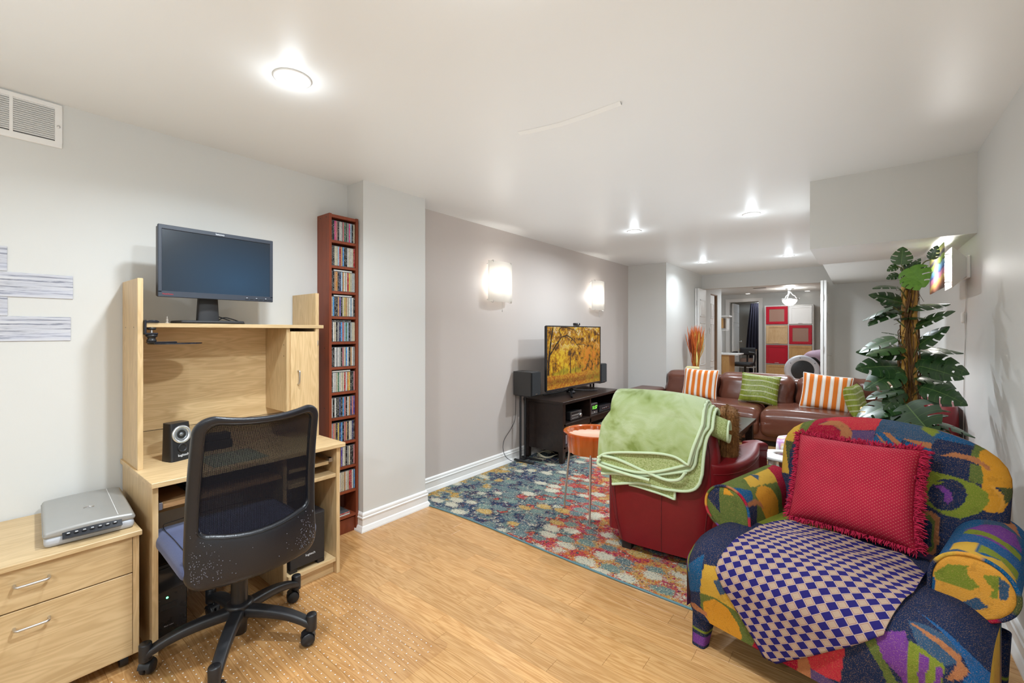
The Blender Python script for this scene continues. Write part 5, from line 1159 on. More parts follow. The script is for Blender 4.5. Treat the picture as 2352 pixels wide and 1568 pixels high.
def layer(xl, xr, zb, off, ztop, drop, wav):
    """returns fn(u,v): hang on the rear from zb up to the top, over, and down the front"""
    cz = catmull([(p[0], p[1], 0) for p in zb], 8); ZBX = [p[0] for p in cz]; ZBZ = [p[1] for p in cz]
    sm = [float(q_) for q_ in np.linspace(0, 1, 25)]; cr_ = catmull([(0, xr[0], 0), (.35, xr[1], 0), (.7, xr[2], 0), (1, xr[3], 0)], 8); XRQ = [p[0] for p in cr_]; XRX = [p[1] for p in cr_]
    def fn(u, v):
        if v < .66: q = v / .66
        else: q = 1
        x0 = lerpf([0, 1], xl, q) if len(xl) == 2 else lerpf([0, .35, .7, 1], xl, q); x1 = lerpf(XRQ, XRX, q)
        x = x0 + (x1 - x0) * u
        zz = lerpf(ZBX, ZBZ, x)
        sag = -.05 * abs(u - .40) ** 2.6 * (2.2 if u > .5 else 1.6) * (q ** 1.2)   # shoulders slope
        R = .095 + off * .5; zt = ztop + sag + off
        wv_ = wav * math.sin(9 * u + 2.5 * v) * (1 - q * .6)
        if v < .66: z = zz + (zt - R * .8 - zz) * q; y = -.035 - off + .035 * q * q + wv_
        elif v < .86:
            a = PI * (v - .66) / .20; y = R - off - R * math.cos(a) - .0; z = zt - R * .8 + R * .8 * math.sin(a)
        else: y = 2 * R - off; z = zt - R * .8 - drop * (v - .86) / .14
        return (x, y, z - .40)
    return fn
LA = layer([-.315, -.312, -.300, -.250], [.178, .198, .222, .240], [(-.32, .545), (-.25, .585), (-.03, .622), (.10, .622), (.175, .590)], .062, .868, .12, .006)
LB = layer([-.308, -.308, -.296, -.25], [.184, .203, .226, .243], [(-.32, .522), (-.2, .505), (-.08, .503), (.035, .53), (.17, .585)], .046, .868, .10, .004)
LC = layer([-.305, -.305, -.292, -.25], [.205, .228, .240, .262], [(-.32, .452), (-.2, .468), (-.08, .482), (.10, .528), (.19, .565), (.215, .64)], .034, .868, .12, .004)
LD = layer([-.245, -.262, -.275, -.25], [.236, .246, .256, .280], [(-.25, .398), (-.08, .434), (.06, .430), (.167, .441), (.22, .485), (.245, .59)], .020, .868, .14, .005)
LE = layer([-.150, -.150, -.150, -.15], [.098, .100, .102, .11], [(-.16, .412), (-.011, .400), (.095, .380)], .008, .868, .08, .003)
for nm, fn, mat, th in (('outer_fold', LA, M_GRN, .016), ('second_fold', LB, M_SHERPA, .012), ('third_fold', LC, M_GRN, .012), ('lining_fold', LD, M_SHERPA, .014), ('corner_flap', LE, M_SHERPA, .010)):
    f_ = part(nm, G().sheet(fn, 44, 56, th), mat, t, local=True)
    pts = [fn(0, v / 20) for v in range(20, 0, -1)] if nm in ('outer_fold',) else []
    pts = [fn(u / 40, .0) for u in range(41)] + [fn(1, v / 40) for v in range(1, 34)]
    part('edging', G().tube([(p[0], p[1] - .004, p[2]) for p in pts], .0085 if nm != 'corner_flap' else .007, 8), M_TRIMG, f_, local=True)
# loop of the rolled end hanging at the right of the top
g = G().sheet(lambda u, v: (.215 + .125 * v, .055 + .05 * math.cos(2 * PI * u * .92) + .03 * v, .395 + .052 * math.sin(2 * PI * u * .92) - .05 * v), 30, 6, .012)
rl = part('rolled_end', g, M_SHERPA, t, local=True)
part('edging', G().tube([(.215 + .125, .085 + .05 * math.cos(2 * PI * u / 30 * .92), .345 + .052 * math.sin(2 * PI * u / 30 * .92)) for u in range(31)], .008, 8), M_TRIMG, rl, local=True)
g = G().tube(catmull([(-.30, -.105, .145), (-.312, -.108, .125), (-.29, -.108, .108), (-.15, -.10, .085), (-.02, -.10, .075)], 6), .0085, 8).tube(catmull([(-.285, -.10, .165), (-.2, -.09, .155), (-.05, -.088, .115), (.06, -.09, .09), (.13, -.095, .105), (.165, -.10, .15)], 6), .0085, 8)
part('fold_edging', g, M_TRIMG, t, local=True)

def fur_cushion(name, lb, c, half, r, M, fmat, nhair, L, seed, kind=None):
    t_ = thing(name, lb, 'cushion', c, M)
    g = G().rbox((0, 0, half[2]), half, r, 10); part('cover', g, fmat, t_, local=True)
    rr = random.Random(seed); h = G(); V = [Vector(p) for p in g.v]; cen = Vector((0, 0, half[2]))
    for i in range(nhair):
        f_ = g.f[rr.randrange(len(g.f))]; a, b = rr.random(), rr.random()
        p = V[f_[0]] * (1 - a) * (1 - b) + V[f_[1]] * a * (1 - b) + V[f_[2]] * a * b + V[f_[3]] * (1 - a) * b
        n_ = (V[f_[1]] - V[f_[0]]).cross(V[f_[3]] - V[f_[0]]); n_ = n_.normalized() if n_.length > 0 else Vector((0, 0, 1))
        if n_.dot(p - cen) < 0: n_ = -n_
        tdir = Vector((rr.gauss(0, .5), rr.gauss(0, .3), -.5 + rr.gauss(0, .5))); e = p + n_ * L * rr.uniform(.6, 1) + tdir * L * .7; sd = n_.cross(tdir).normalized() * .0012
        h.add([p + sd, p - sd, e], [(0, 1, 2)], True)
    o = part('fur', h, fmat, t_, local=True); o['kind'] = 'stuff'
    return t_
k = N('brown_fur'); k.set(.9, 0, .15); v = k.coord((30, 30, 7)); f = k.noise(v, 3, 4, .7); k.col(k.ramp(f, [(.3, hx('4a2f1a')), (.5, hx('7d5530')), (.75, hx('a67c4c'))])); k.bump(f, .6, .006)
def rloc(x, y, z=0):
    return (-.86 + x * math.cos(RR) - y * math.sin(RR), 2.40 + x * math.sin(RR) + y * math.cos(RR), z)
fur_cushion('fur_cushion', 'brown faux fur cushion standing inside the red armchair by its right arm', rloc(.285, .33, .462), (.062, .15, .185), .06, RR + .1, k.m, 5200, .016, 3)
t = thing('navy_cushion', 'navy blue cushion peeking out between the green blanket and the fur cushion', 'cushion', rloc(.14, .26, .462), RR)
part('cover', G().rbox((0, 0, .16), (.15, .06, .16), .05, 8), fabric('navy_cloth', hx('1b2450'), 260), t, local=True)
# ---------------------------------------------------------------- patchwork armchair
PAL = {k_: np.array(hx(v_)) for k_, v_ in dict(Y='c79d3d', O='5c6a35', D='4a5230', C='9c1234', R='bb3340', T='a86c48', V='57446b', S='34506a', B='12527c', G='77832f', M='cc8d2c', N='1f2c4a', P='6f3a86', A='d5973c', L='1f5688').items()}
def in_poly(px, py, poly):
    c_ = np.zeros(px.shape, dtype=bool); n_ = len(poly)
    for i in range(n_):
        x0, y0 = poly[i]; x1, y1 = poly[(i + 1) % n_]
        if y0 == y1: continue
        m = ((y0 > py) != (y1 > py)) & (px < (x1 - x0) * (py - y0) / (y1 - y0) + x0); c_ ^= m
    return c_
def patch(a, b, key, base):
    """colour of the woven cloth at surface coordinates a, b"""
    out = np.tile(PAL[base], (len(a), 1))
    j = np.sin(a * 900) * .0012; a2 = a + j; b2 = b + np.sin(a * 700 + b * 300) * .0012
    for col, poly in PAT[key]:
        if len(poly) > 2: m = in_poly(a2, b2, poly); out[m] = PAL[col]
    return out
def wild(a, b, seed=1):
    """the same kind of patches where the picture does not show the cloth"""
    r_ = np.random.RandomState(seed); P_ = r_.rand(60, 2) * 2.4 - 1.2; ks = list('YOCTVSBGMNPLNBO')
    d = np.abs(a[:, None] - P_[None, :, 0]) + .7 * np.abs(b[:, None] - P_[None, :, 1]); i = d.argmin(1)
    return np.array([PAL[ks[q % len(ks)]] for q in range(60)])[i]
k = N('woven_patchwork'); k.set(.92, 0, .15); at = k.new('ShaderNodeAttribute', attribute_name='Col')
v = k.coord((1, 1, 1)); f = k.noise(k.coord((500, 500, 90)), 1.0, 2, .6); f2 = k.noise(v, 420, 2, .7); f3 = k.noise(v, 26, 3, .7)
c = k.mix(k.math('MULTIPLY', f, .55), at.outputs['Color'], k.mix(1.0, at.outputs['Color'], (.50, .50, .52), 'MULTIPLY'))
c = k.mix(k.math('MULTIPLY', k.math('GREATER_THAN', f2, .60), .32), c, hx('c49a5c'))
c = k.mix(k.math('MULTIPLY', k.math('GREATER_THAN', f3, .60), .16), c, hx('2a2418'))
k.col(c); k.bump(f2, .7, .004); k.set(.95, 0, .06); M_PATCH = k.m
AO = (ARM_O[0], ARM_O[1], 0); ARZ = -math.radians(PHI)
t = thing('patchwork_armchair', 'multicoloured patchwork armchair with rolled arms beside the right wall', 'armchair', AO, ARZ)
XC = .045
ZW = [(.20, .350), (.45, .360), (.62, .368), (.70, .371), (.74, .369), (.775, .358), (.805, .336), (.83, .303), (.85, .262), (.866, .215), (.878, .165), (.886, .115), (.891, .065), (.8935, .02), (.894, .0)]
def hwz(z): return float(np.interp(z, [p[0] for p in ZW], [p[1] for p in ZW]))
def yplane(z): return .62 + (.74 - .62) / .45 * (z - .45)
def backpt(u, z, rear):
    x = XC + u * hwz(z); q = min(1, max(0, (z - .70) / .194)); tt = .075 * (1 - abs(u) ** 7) ** .5 * (1 - q ** 5) ** .5
    return (x, yplane(z) + .045 + (tt if rear else -tt * 1.0) + (0 if rear else .006 * (u * u)), z)
NR, NC = 170, 230
zs = [.30 + (.894 - .30) * (1 - (1 - i / NR) ** 1.35) for i in range(NR + 1)]
g = G(); vs = [backpt(-1 + 2 * j / NC, z, False) for z in zs for j in range(NC + 1)]
w_ = NC + 1
g.add(vs, [(i * w_ + j, i * w_ + j + 1, (i + 1) * w_ + j + 1, (i + 1) * w_ + j) for i in range(NR) for j in range(NC)])
a_ = np.array(vs); cl = patch(a_[:, 0], a_[:, 2], 'back', 'N')
zr = [.12 + (.894 - .12) * (1 - (1 - i / 40) ** 1.35) for i in range(41)]
vr = [backpt(-1 + 2 * j / 60, max(z, .2), True)[:2] + (z,) for z in zr for j in range(61)]
g.add(vr, [(i * 61 + j, (i + 1) * 61 + j, (i + 1) * 61 + j + 1, i * 61 + j + 1) for i in range(40) for j in range(60)])
b_ = np.array(vr); cl = np.vstack([cl, wild(b_[:, 0], b_[:, 2])])
part('backrest', g, M_PATCH, t, local=True, cols=cl)
# arms
APs = [0]
for p, q in zip(AP, AP[1:]): APs.append(APs[-1] + math.dist(p, q))
AX = np.array([p[0] for p in AP]); AZ = np.array([p[1] for p in AP]); APs = np.array(APs)
YA0, YA1 = .25, .74
M_PIPE = {}
for sd, fk, bk_, fb, bb in ((-1, 'lf', 'lb', 'O', 'O'), (1, 'rf', 'rb', 'A', 'B')):
    NS, NY = 170, 130
    ss = np.linspace(0, APs[-1], NS + 1); xs = np.interp(ss, APs, AX); zz = np.interp(ss, APs, AZ)
    # smooth the polyline a little
    for _ in range(3): xs[1:-1] = (xs[:-2] + 2 * xs[1:-1] + xs[2:]) / 4; zz[1:-1] = (zz[:-2] + 2 * zz[1:-1] + zz[2:]) / 4
    yy = np.linspace(YA0 + .004, YA1, NY + 1)
    vs = [(sd * xs[i], yy[j], zz[i] - .03 * ((yy[j] - YA0) / .49) ** 2 * 0) for i in range(NS + 1) for j in range(NY + 1)]
    g = G(); w_ = NY + 1; g.add(vs, [(i * w_ + j, (i + 1) * w_ + j, (i + 1) * w_ + j + 1, i * w_ + j + 1) for i in range(NS) for j in range(NY)])
    sg = np.repeat(ss, NY + 1); yg = np.tile(yy, NS + 1); cl = patch(sg, yg, bk_, bb)
    # bottom strip closing
    am = part('armrest', g, M_PATCH, t, local=True, cols=cl)
    # front panel
    ti = int(np.argmax(zz)); zi = zz[:ti + 1]; xi = xs[:ti + 1]; zo = zz[ti:][::-1]; xo = xs[ti:][::-1]
    NZ, NX = 120, 70; vs = []
    for i in range(NZ + 1):
        z = .152 + (zz[ti] - .001 - .152) * (i / NZ); a = np.interp(z, zi, xi); b = np.interp(z, zo, xo)
        for j in range(NX + 1):
            u = j / NX; e = min(1, min(u, 1 - u) / .12); vs.append((sd * (a + (b - a) * u), YA0 + .004 - .010 * math.sin(e * PI / 2) * min(1, (zz[ti] - z) / .03 + .1), z))
    w_ = NX + 1; g = G().add(vs, [(i * w_ + j, i * w_ + j + 1, (i + 1) * w_ + j + 1, (i + 1) * w_ + j) for i in range(NZ) for j in range(NX)])
    a_ = np.array(vs); fp = part('arm_front', g, M_PATCH, am, local=True, cols=patch(a_[:, 0], a_[:, 2], fk, fb))
    path = [(sd * xs[i], YA0 - .001, zz[i]) for i in range(int(NS * .18), NS, 2)]
    g = G().tube(path, .0058, 8); a_ = np.array(g.v); seq = list('RNYPDRAONTCB') if sd < 0 else list('NCCCNDBBAYN')
    ang = np.arctan2(a_[:, 2] - .5, a_[:, 0] * sd - .37); cid = ((ang + PI) / (2 * PI) * len(seq)).astype(int) % len(seq)
    part('piping', g, M_PATCH, am, local=True, cols=np.array([PAL[s_] for s_ in seq])[cid])
# seat: cushion top running over the front into the apron
SPs = [0]
for p, q in zip(SP, SP[1:]): SPs.append(SPs[-1] + math.dist(p, q))
SPs = np.array(SPs); SY = np.array([p[0] for p in SP]); SZ = np.array([p[1] for p in SP])
sd_ = np.linspace(0, SPs[-1], 400); sy = np.interp(sd_, SPs, SY); sz = np.interp(sd_, SPs, SZ)
for _ in range(60): sy[1:-1] = (sy[:-2] + 2 * sy[1:-1] + sy[2:]) / 4; sz[1:-1] = (sz[:-2] + 2 * sz[1:-1] + sz[2:]) / 4
def seatpt(x, s, lift=0.0):
    y = float(np.interp(s, sd_, sy)); z = float(np.interp(s, sd_, sz))
    e = max(0, (abs(x) - .325) / .095); fr = min(1, max(0, (s - .42) / .15))
    y2 = y + .050 * e ** 2.6 * fr; z2 = z - .008 - .05 * e ** 1.8 * (1 if s < .62 else max(0, 1 - (s - .62) / .12)) + .012 * (1 - (x / .42) ** 2) * min(1, max(0, (.62 - s) / .2))
    if lift:
        h_ = .004; y1 = float(np.interp(s + h_, sd_, sy)); z1 = float(np.interp(s + h_, sd_, sz)); y0 = float(np.interp(s - h_, sd_, sy)); z0 = float(np.interp(s - h_, sd_, sz))
        ty, tz = y1 - y0, z1 - z0; L = math.hypot(ty, tz) or 1; y2 += tz / L * lift; z2 -= ty / L * lift
    return (x, y2, z2)
NX, NS = 250, 210
S0 = .30; s_list = np.linspace(S0, SPs[-1] - .001, NS + 1)
vs = [seatpt(-.42 + .84 * i / NX, s_) for s_ in s_list for i in range(NX + 1)]; w_ = NX + 1
g = G().add(vs, [(j * w_ + i, j * w_ + i + 1, (j + 1) * w_ + i + 1, (j + 1) * w_ + i) for j in range(NS) for i in range(NX)])
xg = np.tile(np.linspace(-.42, .42, NX + 1), NS + 1); sg = np.repeat(s_list, NX + 1); cl = patch(xg, sg, 'seat', 'N')
m = (xg < -.30) & (sg > .6); 
ic = len(vs)   # side skirts and inner seat
for side in (-1, 1):
    col_ = [seatpt(side * .42, s_) for s_ in s_list[::6]]
    vv = col_ + [(p[0], max(p[1], .03) if p[2] < .2 else p[1], .15) for p in col_]; n_ = len(col_)
    g.add(vv, [(i, i + 1, n_ + i + 1, n_ + i) for i in range(n_ - 1)]); b_ = np.array(vv); cl = np.vstack([cl, wild(b_[:, 1], b_[:, 2], 3)])
st = part('seat', g, M_PATCH, t, local=True, cols=cl)
s_in = np.linspace(0, S0 + .01, 30); vs = [seatpt(-.272 + .544 * i / 40, s_) for s_ in s_in for i in range(41)]
g = G().add(vs, [(j * 41 + i, j * 41 + i + 1, (j + 1) * 41 + i + 1, (j + 1) * 41 + i) for j in range(29) for i in range(40)]); a_ = np.array(vs)
part('seat_rear', g, M_PATCH, t, local=True, cols=wild(a_[:, 0], a_[:, 1], 5))
g = G().box(-.357, .357, .05, .72, .14, .36); a_ = np.array(g.v); part('base_frame', g, M_PATCH, t, local=True, cols=wild(a_[:, 1], a_[:, 2], 8))
for sx_, y0, z_t in ((-1, .0, .185), (1, .0, .185), (-1, .60, .2), (1, .60, .2)):
    def legf(u, v):
        a = 2 * PI * u; hs = .027 + .020 * v ** 1.2; e = .5
        return (sx_ * (.416 - .008 * (1 - v) - hs) + hs * math.copysign(abs(math.cos(a)) ** e, math.cos(a)), y0 + .092 - .030 * (1 - v) + hs * math.copysign(abs(math.sin(a)) ** e, math.sin(a)), z_t * v)
    g = G().grid(legf, 28, 40, True); a_ = np.array(g.v)
    cl = np.tile(PAL['N'], (len(a_), 1)); cl[(a_[:, 2] < .05) & (a_[:, 0] * sx_ < .40) & (a_[:, 2] > .012)] = PAL['P']; cl[(a_[:, 2] > .062) & (a_[:, 2] < .07)] = PAL['G']; cl[(a_[:, 2] > .15) & (a_[:, 2] < .25) & (a_[:, 1] < .03)] = PAL['B']
    g.add([legf(i / 28, 0) for i in range(28)], [tuple(range(28))]); cl = np.vstack([cl, np.tile(PAL['N'], (28, 1))])
    part('leg', g, M_PATCH, t, local=True, cols=cl)
def arm_world(x, y, z):
    c_, s_ = math.cos(ARZ), math.sin(ARZ); return (AO[0] + c_ * x - s_ * y, AO[1] + s_ * x + c_ * y, z)

# checked throw lying over the seat and hanging over the front
e1 = Vector((.744, -.668)); e2 = Vector((-.57, -.82)).normalized(); C0 = Vector((-.093, .932))
bm = bmesh.new(); n1_, n2_ = 96, 130; L1, L2 = .66, .95
vg_ = [[bm.verts.new((*(C0 + e1 * (L1 * i / n1_) + e2 * (L2 * j / n2_)), 0)) for j in range(n2_ + 1)] for i in range(n1_ + 1)]
for i in range(n1_):
    for j in range(n2_): bm.faces.new((vg_[i][j], vg_[i + 1][j], vg_[i + 1][j + 1], vg_[i][j + 1]))
def cut(px, py, nx, ny): bmesh.ops.bisect_plane(bm, geom=bm.verts[:] + bm.edges[:] + bm.faces[:], plane_co=(px, py, 0), plane_no=(nx, ny, 0), clear_outer=True)
cut(0, .16, 0, -1); cut(.300, 0, 1, 0); cut(-.352, .565, -.93, -.37); cut(.262, .40, .985, .17)
cut(-.235, .30, -1, -.1)
bm.verts.ensure_lookup_table(); bm.verts.index_update()
P2 = [v.co.copy() for v in bm.verts]; F2 = [tuple(v.index for v in f.verts) for f in bm.faces]; EB = [tuple(v.index for v in e.verts) for e in bm.edges if e.is_boundary]; bm.free()
topv = []; botv = []; uvs = []
for p in P2:
    x, s_ = p.x, p.y; ex = max(0, x - .252); wv_ = .0025 * math.sin(x * 30 + s_ * 12) + .002 * math.sin(s_ * 40)
    hang = max(0, (s_ - .66)); 
    for lift, lst in ((.0085 + wv_ + hang * .05, topv), (.0055 + wv_ + hang * .05, botv)):
        q = seatpt(min(x, .252), s_, lift); lst.append((q[0] + ex * .3, q[1], q[2] + ex * .9))
    r_ = p.to_2d() - C0; uvs.append((r_.dot(e1), r_.dot(e2)))
n_ = len(P2); FF = F2 + [tuple(n_ + i for i in reversed(f)) for f in F2] + [(a, b, n_ + b, n_ + a) for a, b in EB]
k = N('checked_cloth'); k.set(.85, 0, .15); tc = k.new('ShaderNodeTexCoord'); sx = k.new('ShaderNodeSeparateXYZ'); k.l(tc.outputs['UV'], sx.inputs[0])
CU, CV = .0268, .0215
def tri(sock, cell): return k.math('PINGPONG', k.math('DIVIDE', sock, cell), 1.0)
fu = k.math('FLOOR', k.math('DIVIDE', sx.outputs[0], CU)); fv = k.math('FLOOR', k.math('DIVIDE', sx.outputs[1], CV))
chk = k.math('MODULO', k.math('ADD', fu, fv), 2.0)
lu = k.math('FRACT', k.math('DIVIDE', sx.outputs[0], CU)); lv = k.math('FRACT', k.math('DIVIDE', sx.outputs[1], CV))
du = k.math('MINIMUM', lu, k.math('SUBTRACT', 1.0, lu)); dv_ = k.math('MINIMUM', lv, k.math('SUBTRACT', 1.0, lv)); dm = k.math('MINIMUM', du, dv_)
inner_line = k.math('MULTIPLY', k.math('GREATER_THAN', dm, .10), k.math('LESS_THAN', dm, .15))
hem = k.math('LESS_THAN', k.math('MINIMUM', sx.outputs[0], sx.outputs[1]), .0125)
wn = k.noise(k.coord(), 500, 2, .6)
BEI = hx('a48c77'); NVY = hx('201b5c')
tan_ = k.mix(inner_line, BEI, hx('8a5f58')); cc = k.mix(chk, NVY, tan_); edge_ = k.mix(k.math('LESS_THAN', dm, .022), cc, hx('a08c94'))
cc = k.mix(hem, edge_, hx('221d5c')); cc = k.mix(k.math('MULTIPLY', wn, .4), cc, k.mix(1.0, cc, (.6, .6, .62), 'MULTIPLY')); k.col(cc); k.bump(wn, .3, .002)
th_ = thing('checked_throw', 'navy and beige checked cloth laid over the patchwork armchair seat', 'throw', arm_world(-.03, .12, .30), ARZ)
g = G().add(topv + botv, FF, True, uvs + uvs); g.xf(Matrix.Translation((.03, -.12, -.30))); part('cloth', g, k.m, th_, local=True)

# red fringed cushion
k = N('red_dotted_cloth'); k.set(.8, 0, .2); tc = k.new('ShaderNodeTexCoord'); sx = k.new('ShaderNodeSeparateXYZ'); k.l(tc.outputs['UV'], sx.inputs[0])
U_ = k.math('MULTIPLY', sx.outputs[0], 30); V_ = k.math('MULTIPLY', sx.outputs[1], 30)
a1 = k.math('ADD', U_, V_); a2 = k.math('SUBTRACT', U_, V_)
d1 = k.math('ABSOLUTE', k.math('SUBTRACT', k.math('FRACT', a1), .5)); d2 = k.math('ABSOLUTE', k.math('SUBTRACT', k.math('FRACT', a2), .5))
dot_ = k.math('LESS_THAN', k.math('ADD', k.math('MULTIPLY', d1, d1), k.math('MULTIPLY', d2, d2)), .006)
ln_ = k.math('LESS_THAN', k.math('MINIMUM', d1, d2), .045)
f = k.noise(k.coord(), 14, 3); cr = k.mix(f, hx('8c1228'), hx('a61d34'))
cr = k.mix(k.math('MULTIPLY', ln_, .16), cr, hx('d0607a')); k.col(k.mix(dot_, cr, hx('e8c79a'))); k.bump(k.noise(k.coord((1, 1, 1)), 30, 3), .25, .004)
M_RCU = k.m
PB = arm_world(.0, .46, .472); t = thing('red_cushion', 'red cushion with tiny cream dots and a fringed border on the armchair', 'cushion', PB, ARZ)
PW, PH, PT = .205, .182, .075
PR = Matrix.Translation((0, .0, 0)) @ Matrix.Rotation(-.42, 4, 'X') @ Matrix.Rotation(math.radians(-1.5), 4, 'Y') @ Matrix.Translation((0, 0, PH + .012))
def pil(u, v, s, W=PW, H=PH, T=PT):
    a, b = 2 * u - 1, 2 * v - 1; pin = 1 - .06 * (1 - b * b) * abs(a) ** 4; pin2 = 1 - .06 * (1 - a * a) * abs(b) ** 4
    th = T * ((1 - a ** 4) * (1 - b ** 4)) ** .55
    return (a * W * pin, s * th * (1 + .06 * math.sin(7 * a + 3 * b)), b * H * pin2)
g = G()
for s in (-1, 1): g.grid(lambda u, v, s=s: PR @ Vector(pil(u, v, s)), 48, 44)
pc = part('cover', g, M_RCU, t, local=True)
rr = random.Random(11); g = G()
for i in range(1500):
    q = rr.random() * 4; sd_i = int(q); w2 = q - sd_i
    u, v = ((w2, 0), (1, w2), (w2, 1), (0, w2))[sd_i]; p = Vector(pil(u, v, 1)); p.y = rr.uniform(-.008, .008)
    o_ = Vector((0, 0, -1)) if sd_i == 0 else Vector((1, 0, 0)) if sd_i == 1 else Vector((0, 0, 1)) if sd_i == 2 else Vector((-1, 0, 0))
    L = (.034 if sd_i in (1,) else .024) * rr.uniform(.6, 1.15); dr = (o_ + Vector((rr.gauss(0, .45), rr.gauss(0, .5), rr.gauss(0, .4) - .15))).normalized()
    e = p + dr * L; m = p + dr * L * .5 + Vector((rr.gauss(0, .002), rr.gauss(0, .003), .002)); rd = .0021
    g.tube([PR @ p, PR @ m, PR @ e], [rd, rd * 1.1, rd * .5], 4, False)
k = N('fringe_red'); k.set(.9, 0, .15); k.col(k.mix(k.noise(k.coord(), 90, 2), hx('8d1230'), hx('bd2f4c')))
o = part('fringe', g, k.m, t, local=True); o['kind'] = 'stuff'
# ---------------------------------------------------------------- monstera on a bamboo pole
PX, PY = .205, 3.12
t = thing('monstera_plant', 'tall artificial monstera climbing bamboo poles behind the patchwork armchair', 'plant', (PX, PY, 0))
k = N('monstera_leaf'); k.set(.32, 0, .5); tc = k.new('ShaderNodeTexCoord'); sx = k.new('ShaderNodeSeparateXYZ'); k.l(tc.outputs['UV'], sx.inputs[0])
oi = k.new('ShaderNodeObjectInfo')
vein = k.math('LESS_THAN', k.math('ABSOLUTE', k.math('SUBTRACT', sx.outputs[0], .5)), .012)
rib = k.math('LESS_THAN', k.math('ABSOLUTE', k.math('SUBTRACT', k.math('FRACT', k.math('MULTIPLY', sx.outputs[1], 6)), .42)), .03)
cg = k.mix(k.noise(k.coord(), 6, 3), hx('20361f'), hx('35552a'))
cg = k.mix(1.0, cg, k.ramp(oi.outputs['Random'], [(0, (.7, .8, .75)), (.7, (1, 1, 1)), (1, (1.35, 1.3, .9))]), 'MULTIPLY')
cg = k.mix(k.math('MULTIPLY', k.math('MAXIMUM', vein, k.math('MULTIPLY', rib, .45)), .6), cg, hx('6f8c4a')); k.col(cg); M_LEAF = k.m
k = N('monstera_leaf_bright'); k.set(.4, 0, .4); k.col(k.mix(k.noise(k.coord(), 7, 3), hx('3d6a1c'), hx('6d9a34'))); M_LEAFB = k.m
def leaf_geo(droop, fold, seed, nl=4):
    """unit leaf along +x from 0 to 1, lobes split towards the margin, a few holes"""
    g = G(); rr = random.Random(seed)
    ts = [0]; kinds = []
    for i in range(nl):
        ts.append(ts[-1] + 1.0); kinds.append('lobe')
        if i < nl - 1: ts.append(ts[-1] + .22); kinds.append('gap')
    ts = [x / ts[-1] for x in ts]; ss = [0, .2, .36, .50, .78, 1.0]
    def width(t_): return .46 * (math.sin(PI * min(1, (t_ * .86 + .14)) ** 1.0) ** .62) * (1 - .35 * t_)
    fine_t = []; fk = []
    for i, kd in enumerate(kinds):
        if kd == 'lobe': fine_t += [ts[i], ts[i] + (ts[i + 1] - ts[i]) / 2]; fk += ['lobe', 'lobe']
        else: fine_t.append(ts[i]); fk.append('gap')
    fine_t.append(1.0)
    for side in (-1, 1):
        vs = []; uv = []
        for ti, t_ in enumerate(fine_t):
            w_ = width(t_)
            for s in ss:
                sweep = .20 * s * s + (.06 * s * s if side > 0 else .04 * s * s)
                x = t_ * (1 - .10 * s) - .12 * s * (1 - t_) * (1 - s * .4) + sweep * (.55)
                y = side * s * w_ * (1 - .25 * t_ * s)
                z = fold * abs(y) * 1.0 - droop * x * x - .16 * (s ** 2) * w_
                if t_ > .999: x, y = 1.02, side * s * .012
                vs.append((x, y, z)); uv.append((.5 + side * s * .5, t_))
        m = len(ss); fs = []
        for i in range(len(fine_t) - 1):
            for j in range(m - 1):
                if fk[i] == 'gap' and j >= (3 if i < 4 else 2): continue
                if fk[i] == 'lobe' and j == 1 and i in (3, 6) and (i + (side > 0)) % 2 == 0 and rr.random() < .8: pass
                fs.append((i * m + j, (i + 1) * m + j, (i + 1) * m + j + 1, i * m + j + 1))
        g.add(vs, fs, True, uv)
    n_ = len(g.v)   # thickness
    vs = [(x, y, z - .006) for x, y, z in g.v]; F = list(g.f); g.add(vs, [tuple(reversed(f)) for f in F], True, g.uv[:n_])
    return g
LM = [mesh_of(leaf_geo(d_, f_, s_), 'leaf', M_LEAF) for d_, f_, s_ in ((.18, .12, 1), (.30, .05, 2), (.10, .25, 3), (.24, -.05, 4))]
LMB = mesh_of(leaf_geo(.1, .1, 6), 'leaf', M_LEAFB)
